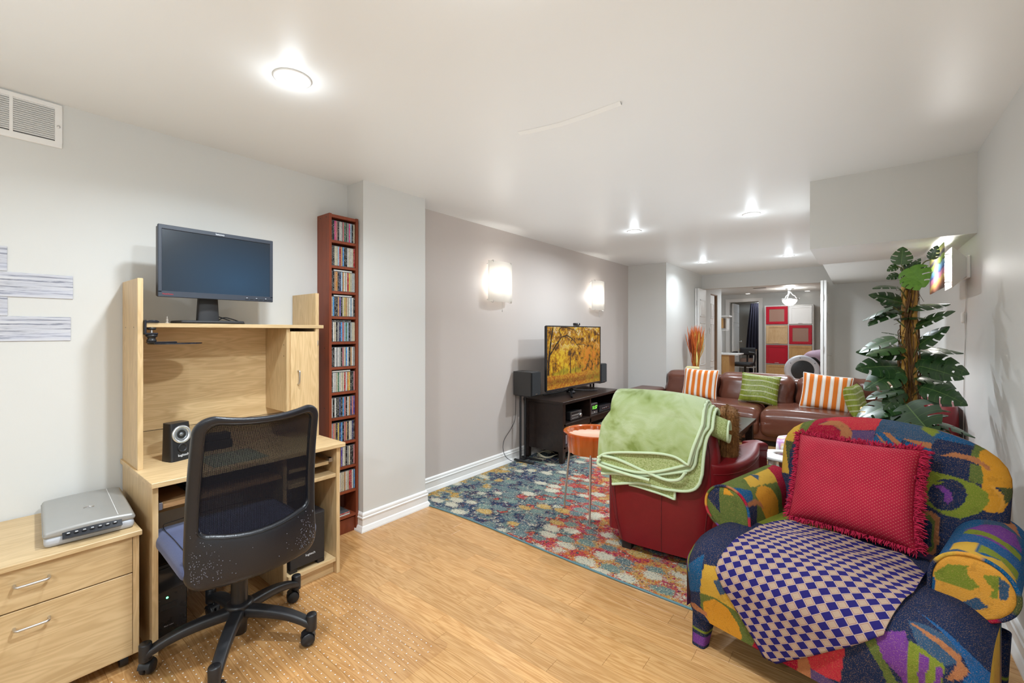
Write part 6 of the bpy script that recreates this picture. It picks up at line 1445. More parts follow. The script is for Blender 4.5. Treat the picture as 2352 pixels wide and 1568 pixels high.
# base x, z, tip x, z, hang (h flat, f facing the room), width factor
LV = [(.169, 1.623, .176, 1.712, 'f', .95), (.155, 1.62, .118, 1.600, 'f', .8), (.175, 1.590, .224, 1.635, 'f', .6), (.159, 1.573, .115, 1.556, 'f', .7), (.216, 1.601, .242, 1.645, 'f', .6), (.284, 1.640, .300, 1.700, 'f', .7),
      (.235, 1.600, .290, 1.590, 'f', .7), (.200, 1.600, .255, 1.500, 'B', 1.05), (.185, 1.555, .235, 1.485, 'B', .9), (.155, 1.508, .065, 1.53, 'h', .7), (.172, 1.425, .045, 1.480, 'm', .8), (.135, 1.405, .005, 1.360, 'h', .9), (.195, 1.372, .098, 1.446, 'm', .7), (.155, 1.387, .030, 1.345, 'h', .8),
      (.199, 1.365, .128, 1.387, 'h', .9), (.200, 1.394, .352, 1.440, 'h', .62), (.220, 1.412, .335, 1.405, 'h', .6), (.150, 1.340, .262, 1.365, 'h', .6), (.228, 1.297, .350, 1.378, 'm', .62), (.236, 1.196, .325, 1.305, 'm', .6), (.178, 1.245, .098, 1.280, 'h', .6),
      (.190, 1.160, .003, 1.202, 'm', .75), (.150, 1.235, -.005, 1.170, 'h', .8), (.168, 1.190, .030, 1.180, 'h', .8), (.172, 1.085, -.005, 1.095, 'm', .9), (.165, 1.060, .020, 1.005, 'm', .9), (.173, .985, .125, 1.050, 'm', .8), (.180, 1.04, .165, .930, 'f', .6),
      (.228, 1.180, .405, 1.190, 'h', .7), (.235, 1.130, .415, 1.105, 'm', .85), (.240, 1.095, .400, 1.052, 'm', .8), (.224, 1.035, .365, 1.030, 'h', .7), (.245, 1.012, .428, .930, 'm', 1.0), (.25, .99, .40, .955, 'm', .8), (.170, .965, .025, .925, 'h', .7), (.185, .955, .100, .905, 'f', .7),
      (.170, .900, -.015, .838, 'h', .8), (.150, .868, .040, .790, 'm', .8), (.185, .900, .285, .758, 'F', 1.1), (.175, .880, .090, .800, 'm', .8), (.241, .876, .345, .892, 'h', .5), (.285, .813, .435, .795, 'h', .55), (.265, .795, .375, .730, 'm', .5), (.272, .830, .335, .865, 'm', .45), (.15, .93, .10, .87, 'f', .7), (.24, .80, .40, .76, 'h', .5)]
rr = random.Random(21); stems = []
for i, (bx, bz, tx, tz, kd, wf) in enumerate(LV):
    low = bz < 1.0
    by = PY - .02 + rr.uniform(-.05, .03) - (.06 if kd in 'BF' else 0); ty = by + (rr.uniform(-.10, .04) if kd in 'hm' else rr.uniform(-.03, .0)) - (.03 if low else 0)
    b = Vector((bx, by, bz)); e = Vector((tx, ty, tz)); X_ = e - b; L = X_.length; xd = X_.normalized()
    if kd == 'h': nrm = Vector((rr.uniform(-.15, .15), -.22 + rr.uniform(-.15, .1), 1))
    elif kd == 'm': nrm = Vector((rr.uniform(-.2, .2), -.62 + rr.uniform(-.12, .12), .8))
    else: nrm = Vector((rr.uniform(-.15, .15), -1, .25))
    yd = nrm.cross(xd).normalized(); zd = xd.cross(yd)
    W = L * 1.45 * wf
    M = Matrix.Identity(4)
    for r_ in range(3): M[r_][0] = xd[r_] * L; M[r_][1] = yd[r_] * W; M[r_][2] = zd[r_] * min(W, L) * .9; M[r_][3] = (b - Vector((PX, PY, 0)))[r_]
    o = bpy.data.objects.new('leaf', LMB if kd == 'B' else LM[i % 4]); COL.objects.link(o); o.parent = t; o.matrix_local = M
    hx_ = PX + (.012 if bx > PX else -.014); hz = min(1.50, bz - rr.uniform(.02, .07)) if bz < 1.52 else 1.49
    mid = Vector(((hx_ + bx) / 2, (PY - .03 + by) / 2 - .01, max(hz, bz - .03) + .004)); stems.append(catmull([(hx_, PY - .022, hz), mid, b], 5))
k = N('petiole'); k.set(.5); k.col(k.mix(k.noise(k.coord(), 12, 2), hx('4e3a1e'), hx('5d6a2e'))); M_PET = k.m
for s_ in stems: part('leaf_stem', G().tube(s_, .0032, 6), M_PET, t)
k = N('bamboo'); k.set(.45, 0, .4); v = k.coord((8, 8, 1.5)); f = k.noise(v, 6, 4, .6); k.col(k.ramp(f, [(.3, hx('7a531f')), (.55, hx('b98a3c')), (.8, hx('caa455'))])); M_BAM = k.m
def pole(x, y, z1, r):
    pr = [(r * .9, .25)]; z = .25; 
    while z < z1 - .12: pr += [(r, z + .01), (r * .97, z + .11), (r * 1.10, z + .118), (r, z + .126)]; z += .126
    pr += [(r, z1), (r * .7, z1 + .001), (.0005, z1 - .002)]
    return G().lathe(pr, (x, y, 0), 16)
part('bamboo_pole', pole(PX - .019, PY - .012, 1.507, .0145), M_BAM, t); part('bamboo_pole', pole(PX + .017, PY - .012, 1.500, .0145), M_BAM, t); part('bamboo_pole', pole(PX - .002, PY + .014, 1.49, .014), M_BAM, t)
k = N('vine_root'); k.set(.8); k.col(k.mix(k.noise(k.coord(), 30, 3), hx('33200f'), hx('7a5328')))
g = G(); rr = random.Random(8)
for i in range(46):
    a0 = rr.uniform(0, 2 * PI); z0 = rr.uniform(.55, 1.15); z1 = min(1.50, z0 + rr.uniform(.25, .6)); tw = rr.uniform(-3.5, 3.5); pth = []
    for q in range(11):
        w2 = q / 10; a = a0 + tw * w2; r = .030 + .008 * math.sin(5 * w2 + i) + rr.uniform(-.003, .005); pth.append((PX + r * 1.15 * math.cos(a), PY + r * math.sin(a), z0 + (z1 - z0) * w2))
    g.tube(catmull(pth, 3), rr.choice((.0016, .002, .003, .0042)), 5)
for i in range(90):
    a = rr.uniform(0, 2 * PI); z = rr.uniform(.75, 1.5); r0 = .034; p = Vector((PX + r0 * math.cos(a), PY + r0 * math.sin(a), z)); e = p + Vector((rr.gauss(0, .02), rr.gauss(-.005, .01), rr.gauss(-.01, .025))); g.tube([p, (p + e) / 2 + Vector((rr.gauss(0, .006), 0, rr.gauss(0, .006))), e], .0009, 4)
o = part('vine_roots', g, k.m, t); o['kind'] = 'stuff'
part('pot', G().lathe([(.001, .0), (.11, .0), (.125, .02), (.15, .25), (.158, .255), (.158, .275), (.146, .275), (.140, .25)], (PX, PY, 0), 36), plain('pot_dark', (.06, .04, .03), .5), t)
part('soil', G().lathe([(.0005, .252), (.142, .25)], (PX, PY, 0), 30), plain('soil_moss', (.05, .04, .02), .95, bump=.5), t)

# ---------------------------------------------------------------- coloured glass sconce on the right wall
k = N('fused_glass'); v = k.coord((1, 1, 1)); sx = k.new('ShaderNodeSeparateXYZ'); k.l(v, sx.inputs[0])
nz = k.noise(v, 9, 3, .6); zz_ = k.math('ADD', k.math('ADD', sx.outputs[2], k.math('MULTIPLY', k.math('SUBTRACT', nz, .5), .045)), k.math('MULTIPLY', sx.outputs[1], .06))
tt = k.math('DIVIDE', k.math('ADD', zz_, .0), .25)
bands = k.ramp(tt, [(0, hx('6b3c22')), (.08, hx('b5622c')), (.17, hx('f0d070')), (.22, hx('f3e6a0')), (.27, hx('e58bb0')), (.36, hx('f0a8c8')), (.40, hx('2a3fa8')), (.45, hx('69b6ea')), (.55, hx('a9dcf2')), (.575, hx('4c5a3a')), (.61, hx('aed04e')), (.70, hx('c8e070')), (.725, hx('3f3a66')), (.78, hx('6a5a7a')), (.82, hx('f2e9a6')), (.90, hx('e8efa0')), (.95, hx('a8d060')), (1, hx('cfe09a'))])
bands = k.mix(.30, bands, (1, 1, 1)); tl = k.new('ShaderNodeBsdfTranslucent'); k.l(bands, tl.inputs[0]); gl = k.new('ShaderNodeBsdfDiffuse'); k.l(bands, gl.inputs[0]); ms = k.new('ShaderNodeMixShader'); ms.inputs[0].default_value = .25
trn = k.new('ShaderNodeBsdfTransparent'); k.l(bands, trn.inputs[0]); m2 = k.new('ShaderNodeMixShader'); m2.inputs[0].default_value = .02
k.l(tl.outputs[0], ms.inputs[1]); k.l(gl.outputs[0], ms.inputs[2]); k.l(ms.outputs[0], m2.inputs[1]); k.l(trn.outputs[0], m2.inputs[2]); k.l(m2.outputs[0], k.n['Material Output'].inputs[0]); M_FUSE = k.m
t = thing('wall_sconce', 'wall sconce with a coloured glass panel under the grey soffit', 'wall lamp', (XR, 3.66, 1.515))
part('glass_panel', G().sheet(lambda u, v: (.362, 3.36 + .60 * u, 1.516 + .247 * v), 10, 8, .005), M_FUSE, t)
def fr(y0, y1, ya_, yb_): pass
pts_o = [(.412, 3.53, 1.525), (.412, 3.79, 1.525), (.412, 3.79, 1.756), (.412, 3.53, 1.756)]; pts_i = [(.485, 3.60, 1.60), (.485, 3.72, 1.60), (.485, 3.72, 1.69), (.485, 3.60, 1.69)]
g = G()
for i in range(4):
    j = (i + 1) % 4; a, b, c_, d_ = [Vector(p) for p in (pts_o[i], pts_o[j], pts_i[j], pts_i[i])]; n_ = (b - a).cross(d_ - a).normalized() * .003
    g.add([a, b, c_, d_, a + n_, b + n_, c_ + n_, d_ + n_], [(0, 1, 2, 3), (4, 7, 6, 5), (0, 4, 5, 1), (1, 5, 6, 2), (2, 6, 7, 3), (3, 7, 4, 0)], False)
part('shade', g, M_WHITE, t); part('wall_plate', G().box(.480, XR, 3.585, 3.735, 1.58, 1.71, .004), M_WHITE, t)
for (y, z) in ((3.57, 1.56), (3.57, 1.72), (3.75, 1.56), (3.75, 1.72)): part('standoff', G().cyl((.36, y, z), (.44, y, z), .004, n=8), M_CHROME, t)
part('bulb', G().lathe([(.0005, -.04), (.02, -.036), (.034, -.02), (.038, 0), (.034, .02), (.02, .036), (.0005, .04)], (.400, 3.66, 1.64), 20), emit('bulb_glow', (1, .97, .92), 110.0), t)
cb = part('cord', G().tube(catmull([(.490, 3.66, 1.58), (.490, 3.67, 1.50), (.491, 3.71, 1.42), (.491, 3.73, 1.385)], 6), .0022, 6).tube(catmull([(.491, 3.73, 1.325), (.490, 3.72, 1.2), (.491, 3.76, 1.0), (.491, 3.78, .6), (.491, 3.80, .3)], 6), .0022, 6).tube(catmull([(.491, 3.69, 1.58), (.492, 3.71, 1.3), (.492, 3.76, .9), (.492, 3.79, .35)], 6), .0018, 6), plain('cord_white', (.66, .65, .63), .5), t)
part('cord_switch', G().rbox((.484, 3.73, 1.355), (.010, .014, .033), .009, 6), M_WHITEP, t)

# ---------------------------------------------------------------- second red armchair, cushions, ottoman, stool behind the plant
t = thing('red_armchair', 'second red leather armchair close to the right wall, half hidden by the monstera', 'armchair', (.478, 3.98, 0), math.radians(90)); t.scale = (1, 1, .915)
def on_plain(u, v):
    z = .055 + .835 * v; hw = lerpf([.04, .17, .45, .70, .80, .86, .90], [.27, .30, .312, .318, .308, .285, .235], z); a = 2 * PI * u; ca, sa = math.cos(a), math.sin(a)
    return (hw * math.copysign(abs(ca) ** .42, ca), .088 + .10 * (1 - .15 * v) * math.copysign(abs(sa) ** .6, sa), z)
g = G().grid(on_plain, 56, 24, True); top = [on_plain(i / 56, 1) for i in range(56)]; g.add(top + [(0, .115, .905)], [(i, (i + 1) % 56, 56) for i in range(56)])
bk = part('backrest', g, M_RED, t, local=True)
for dz_ in (0, .018): part('stitching', G().tube([(.10 + .17 * i / 10, -.016, .66 - dz_ - .02 * (i / 10) ** 2) for i in range(11)], .0018, 5), plain('stitch_red', (.32, .08, .08), .6), bk, local=True)
part('seat', G().rbox((0, .40, .25), (.27, .28, .20), .06, 8), M_RED, t, local=True)
for s in (-1, 1): part('armrest', G().rbox((s * .285, .38, .34), (.05, .27, .26), .045, 8), M_RED, t, local=True)
for (x, y) in ((-.19, .05), (.19, .05), (-.2, .6), (.2, .6)): part('foot', G().box(x - .028, x + .028, y - .028, y + .028, 0, .058, .004), M_BLACK, t, local=True)
def stripes(name, cols, axis, width, rough=.85, warp=0.0):
    k = N(name); k.set(rough, 0, .2); tc = k.new('ShaderNodeTexCoord'); sx = k.new('ShaderNodeSeparateXYZ'); k.l(tc.outputs['UV'], sx.inputs[0]); s = sx.outputs[axis]
    if warp: s = k.math('ADD', s, k.math('MULTIPLY', k.math('SINE', k.math('MULTIPLY', sx.outputs[1 - axis], 9)), warp))
    f = k.math('FRACT', k.math('DIVIDE', s, width)); c = k.ramp(f, cols, 'CONSTANT'); n_ = k.noise(k.coord(), 300, 2); k.col(k.mix(k.math('MULTIPLY', n_, .3), c, k.mix(1.0, c, (.75, .75, .75), 'MULTIPLY'))); k.bump(k.noise(k.coord(), 18, 3), .3, .006); return k.m
def cushion(name, lb, base, rz, W, H, T, tilt, mat, roll=0.0, piping=None, crease=.06, group=None):
    t_ = thing(name, lb, 'cushion', base, rz, group)
    R_ = Matrix.Rotation(-tilt, 4, 'X') @ Matrix.Rotation(roll, 4, 'Y') @ Matrix.Translation((0, 0, H))
    g = G()
    for s in (-1, 1): g.grid(lambda u, v, s=s: R_ @ Vector(pil(u, v, s, W, H, T)), 26, 26)
    c_ = part('cover', g, mat, t_, local=True)
    if piping is not None:
        ring = [pil(i / 24, 0, 1, W, H, T) for i in range(24)] + [pil(1, i / 24, 1, W, H, T) for i in range(24)] + [pil(1 - i / 24, 1, 1, W, H, T) for i in range(24)] + [pil(0, 1 - i / 24, 1, W, H, T) for i in range(24)]
        part('piping', G().tube([R_ @ Vector(p) for p in ring], .006, 8, closed=True), piping, c_, local=True)
    return t_
M_STR = stripes('red_white_stripe', [(0, hx('b81f2a')), (.36, hx('e8dcc4')), (.5, hx('c98a6a')), (.56, hx('e8dcc4')), (.75, hx('b81f2a'))], 1, .26)
cushion('striped_cushion', 'red and white striped cushion in the half-hidden red armchair by the wall', (.235, 3.76, .43), math.radians(90), .20, .25, .055, .10, M_STR)
cushion('cream_cushion', 'cream cushion low beside the red armchair against the right wall, left of the bamboo', (.105, 4.16, .415), math.radians(8), .10, .15, .07, .15, fabric('cream_cloth', hx('d6bd8c'), 160))
M_BRN = leather('brown_leather', hx('63392b'), .27, .5, 150, .22)
t = thing('leather_ottoman', 'brown leather ottoman peeking out left of the patchwork armchair back', 'ottoman', (-.20, 3.78, 0))
part('cushion', G().rbox((-.20, 3.78, .38), (.265, .26, .17), .15, 12), M_BRN, t); part('base', G().box(-.42, .02, 3.56, 4.0, .05, .24, .02), M_BRN, t)
for (x, y) in ((-.38, 3.6), (-.02, 3.6), (-.38, 3.96), (-.02, 3.96)): part('foot', G().cyl((x, y, 0.0), (x, y, .06), .02, n=12), M_BLACK, t)
k = N('pink_white_print'); k.set(.8); f = k.noise(k.coord(), 9, 2); k.col(k.ramp(f, [(.44, hx('e8e2e4')), (.5, hx('b77bb5')), (.56, hx('e6c9a0')), (.6, hx('f0ecea'))]))
t = thing('printed_cloth', 'white and lilac printed cloth draped on the brown ottoman', 'cloth', (-.33, 3.60, .42))
part('cloth', G().sheet(lambda u, v: (-.455 + .26 * u, 3.64 - .14 * math.sin(min(1, v * 1.3) * PI / 2), .548 - .05 * (abs(u - .5) * 1.6) ** 2 * 0 - .20 * max(0, v - .25) ** 1.2 - .07 * max(0, .35 - u)), 16, 20, .006), k.m, t)
t = thing('white_stool', 'low white plastic stool with a cut-out grip behind the patchwork armchair arm', 'stool', (-.36, 3.13, 0.0125))
def stop(u, v):
    a = 2 * PI * u; r = .05 + .085 * v; return (-.36 + r * 1.1 * math.cos(a), 3.13 + r * math.sin(a), .52 - .012 * v ** 4)
part('top', G().sheet(stop, 40, 6, .012), M_WHITEP, t)
for a in (45, 135, 225, 315): q = math.radians(a); part('leg', G().tube([(-.36 + .09 * math.cos(q), 3.13 + .085 * math.sin(q), .512), (-.36 + .13 * math.cos(q), 3.13 + .12 * math.sin(q), .0125)], [.016, .012], 10), M_WHITEP, t)
part('grip_plate', G().lathe([(.0005, .50), (.055, .505)], (-.36, 3.13, 0), 20), plain('grip_brown', (.25, .13, .1), .6), t)
# ---------------------------------------------------------------- brown leather sectional sofa
t = thing('leather_sofa', 'long brown leather sectional sofa before the folding doors', 'sofa', (-.95, 6.0, 0))
SX0, SX1 = -2.12, .28
part('base', G().rbox((( SX0 + SX1) / 2, 6.0, .165), ((SX1 - SX0) / 2, .47, .10), .03, 6), M_BRN, t)
part('plinth', G().box(SX0 + .05, SX1 - .05, 5.62, 6.4, .0, .07), plain('sofa_shadow_base', (.02, .015, .013), .7), t)  # dark block stands in for the shadow gap under the sofa base
def seatc(o_, p):
    z = o_.z + (.022 * (1 - p[0] ** 2) if p[2] > 0 else 0) - (.03 * max(0, -p[1]) ** 5 if p[2] > 0 else 0); return (o_.x, o_.y - (.018 * (1 - p[2] ** 2) if p[1] < 0 else 0), z)
for (a, b) in ((-2.12, -1.735), (-1.735, -.872), (-.872, .0), (.0, .28)):
    c_ = part('seat_cushion', G().rbox(((a + b) / 2, 5.83, .265), ((b - a) / 2 - .002, .345, .155), .075, 14, seatc), M_BRN, t)
def backc(o_, p):
    puff = .05 * (1 - p[0] ** 4) * (1 - p[2] ** 4)
    wr = .006 * math.sin(18 * p[0] + 7 * p[2]) * (abs(p[0]) > .6)
    return (o_.x + .008 * math.sin(5 * p[2]), o_.y + (-puff if p[1] < 0 else 0) + .06 * p[2] + wr, o_.z + .012 * (1 - p[0] ** 2) * (p[2] > .5))
for (a, b, zt) in ((-2.115, -1.435, .735), (-1.425, -.605, .742), (-.585, .02, .730)):
    part('back_cushion', G().rbox(((a + b) / 2, 6.17, (zt + .36) / 2), ((b - a) / 2, .12, (zt - .36) / 2), .085, 14, backc), M_BRN, t)
part('back_frame', G().rbox(((SX0 - .5 + .1) / 2 + .2, 6.37, .36), (1.10, .09, .335), .07, 8), M_BRN, t)
def rr_(u, v):   # the back turning and sloping down at the right end
    x = -.10 + .62 * u; zt = .752 - .13 * u ** 2; y0 = 6.27 - .30 * u ** 2.4; a = 2 * PI * v; e = .6
    return (x, y0 + .11 * math.copysign(abs(math.cos(a)) ** e, math.cos(a)), zt - .19 + .19 * math.copysign(abs(math.sin(a)) ** e, math.sin(a)) + .004 * math.sin(30 * u) * (math.sin(a) > .5))
g = G().grid(rr_, 24, 28, False, True)
for u in (0, 1): g.add([rr_(u, i / 28) for i in range(28)], [tuple(range(28))], False)
part('back_end', g, M_BRN, t)
part('arm', G().rbox((-2.32, 5.98, .255), (.195, .50, .245), .06, 12), M_BRN, t)
for x in (-2.3, -1.2, -.1): part('foot', G().box(x - .03, x + .03, 5.66, 5.72, 0, .06, .004), M_BLACK, t)

M_OST = stripes('orange_white_stripe', [(0, hx('d9762c')), (.40, hx('e9e1d6')), (.47, hx('c9977c')), (.50, hx('eee6dc')), (.66, hx('f0e9e0')), (.72, hx('c9977c')), (.75, hx('ebe2d8')), (.84, hx('d9762c'))], 0, .165)
M_WPI = fabric('white_piping', hx('e6ded4'), 200, .8)
cushion('striped_pillow', 'orange and white striped pillow on the left end of the brown sofa', (-1.605, 5.82, .425), math.radians(-2), .208, .190, .07, .28, M_OST, .02, M_WPI, group='striped pillows on the sofa')
cushion('striped_pillow', 'orange and white striped pillow leaning on the right of the brown sofa', (-.305, 5.80, .425), math.radians(4), .222, .195, .07, .30, M_OST, .10, M_WPI, group='striped pillows on the sofa')
k = N('green_satin'); k.set(.35, 0, .4); tc = k.new('ShaderNodeTexCoord'); sx = k.new('ShaderNodeSeparateXYZ'); k.l(tc.outputs['UV'], sx.inputs[0])
s = k.math('ADD', sx.outputs[1], k.math('MULTIPLY', k.math('SINE', k.math('MULTIPLY', sx.outputs[0], 8)), .022)); fr_ = k.math('FRACT', k.math('MULTIPLY', s, 5.6))
l1 = k.math('MULTIPLY', k.math('GREATER_THAN', fr_, .08), k.math('LESS_THAN', fr_, .135)); l2 = k.math('MULTIPLY', k.math('GREATER_THAN', fr_, .22), k.math('LESS_THAN', fr_, .275)); ln = k.math('MAXIMUM', l1, l2)
gr = k.mix(k.noise(k.coord((14, 14, 4)), 3, 3), hx('59661a'), hx('8b9631')); k.col(k.mix(ln, gr, hx('d6d6bc')))
k.bump(k.math('ADD', k.noise(k.coord((40, 40, 3)), 3, 2), k.math('ABSOLUTE', k.math('SUBTRACT', fr_, .18))), .5, .012); M_GSAT = k.m
cushion('green_pillow', 'green satin pillow with pale wavy cords in the middle of the brown sofa', (-.945, 5.82, .425), math.radians(4), .205, .178, .065, .28, M_GSAT, .10, group='green pillows on the sofa')
cushion('green_pillow', 'green satin pillow seen nearly edge-on right of an orange striped pillow', (.005, 5.66, .425), math.radians(72), .16, .155, .06, .25, M_GSAT, -.05, group='green pillows on the sofa')

# ---------------------------------------------------------------- coffee table
CT0, CT1, CY0, CY1, CZ = -1.55, -.795, 3.72, 4.86, .420
t = thing('coffee_table', 'low dark wood coffee table between the red armchair and the sofa', 'coffee table', ((CT0 + CT1) / 2, (CY0 + CY1) / 2, .012))
part('top', G().box(CT0, CT1, CY0, CY1, CZ - .028, CZ, .002), M_ESP, t)
for (x, y) in ((CT0 + .02, CY0 + .02), (CT1 - .085, CY0 + .02), (CT0 + .02, CY1 - .085), (CT1 - .085, CY1 - .085)): part('leg', G().box(x, x + .065, y, y + .065, .0125, CZ - .028, .002), M_ESP, t)
part('apron', G().box(CT1 - .065, CT1 - .045, CY0 + .085, CY1 - .085, CZ - .10, CZ - .028), M_ESP, t); part('apron', G().box(CT0 + .045, CT0 + .065, CY0 + .085, CY1 - .085, CZ - .10, CZ - .028), M_ESP, t)
part('apron', G().box(CT0 + .085, CT1 - .085, CY1 - .065, CY1 - .045, CZ - .10, CZ - .028), M_ESP, t); part('apron', G().box(CT0 + .085, CT1 - .085, CY0 + .045, CY0 + .065, CZ - .10, CZ - .028), M_ESP, t)
part('lower_shelf', G().box(CT0 + .03, CT1 - .03, CY0 + .03, CY1 - .03, .10, .12, .001), M_ESP, t)
solo('place_mat', G().box(-1.36, -.985, 4.30, 4.82, CZ, CZ + .006, .001), plain('mat_cream', (.66, .56, .36), .6), 'cream rectangular mat lying on the dark coffee table', 'mat')
t = thing('remote_stand', 'small dark device with a curled grey end on the coffee table mat', 'device', (-1.02, 4.70, CZ + .006))
part('base', G().box(-1.06, -.985, 4.66, 4.74, CZ + .006, CZ + .020, .004), M_BLACK, t); part('curl', G().tube(catmull([(-1.04, 4.68, CZ + .02), (-1.06, 4.68, CZ + .05), (-1.04, 4.68, CZ + .085), (-1.0, 4.69, CZ + .08)], 5), .009, 8), M_NICKEL, t)

# ---------------------------------------------------------------- dried grasses in a vase behind the sofa
VX, VY = -1.945, 6.92
t = thing('grass_vase', 'vase of tall orange and yellow dried grasses behind the brown sofa', 'vase', (VX, VY, 0))
k = N('vase_cream'); k.set(.5); k.col(k.mix(k.noise(k.coord(), 20, 3), hx('b9ad7a'), hx('d6cc9a'))); M_VASE = k.m
part('vase', G().lathe([(.001, 0), (.085, 0), (.10, .03), (.115, .20), (.09, .45), (.060, .56), (.058, .64), (.072, .675), (.066, .675), (.052, .64)], (VX, VY, 0), 32), M_VASE, t)
rr = random.Random(31)
def dg(nm, cols): 
    k = N(nm); k.set(.8); k.col(k.mix(k.noise(k.coord(), 25, 3), hx(cols[0]), hx(cols[1]))); return k.m
GR = [('orange_stalks', dg('dry_orange', ('b5491a', 'e07a2e')), 150, 0, .20, 1.0), ('red_stalks', dg('dry_red', ('7a2d14', 'b5461e')), 70, -.05, .20, .9), ('yellow_stalks', dg('dry_yellow', ('b98a2a', 'e0b85a')), 60, .07, .16, .88), ('wispy_stalks', dg('dry_wisp', ('2f2c26', '6a6455')), 34, 0, .30, .95)]
for nm, m_, n_, bias, spread, hs in GR:
    g = G()
    for i in range(n_):
        ax = rr.gauss(bias, spread * .5); ay = rr.gauss(0, .12); L = (.60 + rr.uniform(-.12, .12)) * hs; b = Vector((VX + rr.uniform(-.035, .035), VY + rr.uniform(-.035, .035), .66))
        d_ = Vector((ax * .55, ay * .6, 1)).normalized(); e = b + d_ * L + Vector((ax * .10, 0, 0)); e.x = max(e.x, -2.085 + .01 * rr.random()); m = b + d_ * L * .5 + Vector((rr.gauss(0, .006), 0, 0))
        w_ = .0012 if nm == 'wispy_stalks' else .003
        if nm == 'wispy_stalks': g.tube([b, m, e], [w_, w_, .0006], 3, False)
        else: g.tube([b, m, b + (e - b) * .72, b + (e - b) * .9, e], [w_, w_, w_ * 2.4, w_ * 1.7, .0006], 4, False)
    o = part(nm, g, m_, t); o['kind'] = 'stuff'
g = G().lathe([(.0005, -.10), (.010, -.09), (.015, -.03), (.013, .05), (.006, .10), (.0005, .12)], (VX + .035, VY - .07, .86), 12); part('wheat_ear', g, dg('dry_ear', ('cdbb5c', 'e6da92')), t)
g = G().rbox((VX - .02, VY - .09, .725), (.10, .032, .030), .029, 8); part('pale_gourd', g, dg('gourd', ('cfc38a', 'e2d8a8')), t)
t = thing('cardboard_box', 'cream box behind the right end of the brown sofa', 'box', (.36, 7.0, 0)); part('carton', G().box(.14, .58, 6.75, 7.25, 0, .72, .004), plain('carton_cream', (.66, .55, .36), .7), t); part('tape', G().box(.34, .38, 6.749, 7.251, .3, .7215), plain('tape_tan', (.5, .38, .2), .4), t)
solo('wall_switch', G().box(-2.170, -2.163, 8.57, 8.63, 1.24, 1.36, .003).box(-2.163, -2.158, 8.585, 8.615, 1.27, 1.33, .002), M_WHITEP, 'white light switch on the back-room wall beside the left folding door', 'light switch')

# ---------------------------------------------------------------- back room
t = thing('storage_cabinet', 'tall two-column cabinet with red, white and birch doors in the back room', 'cabinet', (-1.325, 12.4, 0))
KX0, KX1, KY, KZ = -1.815, -.835, 12.20, 1.905
M_ALU = plain('cabinet_frame', (.62, .60, .57), .4, .2); M_REDL = plain('red_lacquer', hx('b5122b'), .2, var=.03); M_BIR = wood('birch_door', hx('c7a173'), hx('dcbb90'), (4, 4, 1), .35, .3); M_TAN = wood('tan_door', hx('c0925a'), hx('d4aa72'), (4, 4, 1), .35, .3)
k = N('smoked_pane'); k.set(.08, 0, .6); k.col(hx('9a7768')); M_PANE = k.m
for x in (KX0, (KX0 + KX1) / 2 - .012, KX1 - .024): part('upright', G().box(x, x + .024, KY, KY + .37, 0, KZ, .001), M_ALU, t)
zb = [0, .485, .955, 1.428, KZ - .024]
for z in zb: part('shelf', G().box(KX0 + .024, KX1 - .024, KY + .004, KY + .36, z, z + .024, .001), M_ALU, t)
part('back', G().box(KX0, KX1, KY + .36, KY + .37, 0, KZ), M_BIR, t)
DO = [[('tan', 0), ('red', 0), ('birch', 1), ('redglass', 0)], [('tan', 0), ('tan', 0), ('redglass', 0), ('white', 1)]]
xm = (KX0 + KX1) / 2
for ci, (a, b) in enumerate(((KX0 + .028, xm - .014), (xm + .014, KX1 - .028))):
    for ri in range(4):
        kd = DO[ci][ri][0]; z0, z1 = zb[ri] + .028, zb[ri + 1] - .004
        m_ = {'tan': M_TAN, 'red': M_REDL, 'birch': M_BIR, 'white': M_WHITE, 'redglass': M_REDL}[kd]; fw = .062 if kd == 'redglass' else .05
        g = G().box(a, b, KY - .018, KY, z0, z0 + fw, .002).box(a, b, KY - .018, KY, z1 - fw, z1, .002).box(a, a + fw * 1.1, KY - .018, KY, z0 + fw, z1 - fw, .002).box(b - fw * 1.1, b, KY - .018, KY, z0 + fw, z1 - fw, .002)
        if kd != 'redglass': g.box(a + fw, b - fw, KY - .010, KY - .002, z0 + fw, z1 - fw)
        d_ = part('door', g, m_, t, label={'tan': 'tan wood door', 'red': 'plain red door', 'birch': 'pale birch door', 'white': 'white door', 'redglass': 'red framed glass door'}[kd])
        if kd == 'redglass': part('pane', G().box(a + fw, b - fw, KY - .010, KY - .005, z0 + fw, z1 - fw), M_PANE, d_)
        part('handle', G().box((a + b) / 2 - .045, (a + b) / 2 + .045, KY - .030, KY - .018, z0 + .012, z0 + .020, .003), M_NICKEL if kd != 'redglass' else M_REDL, d_)
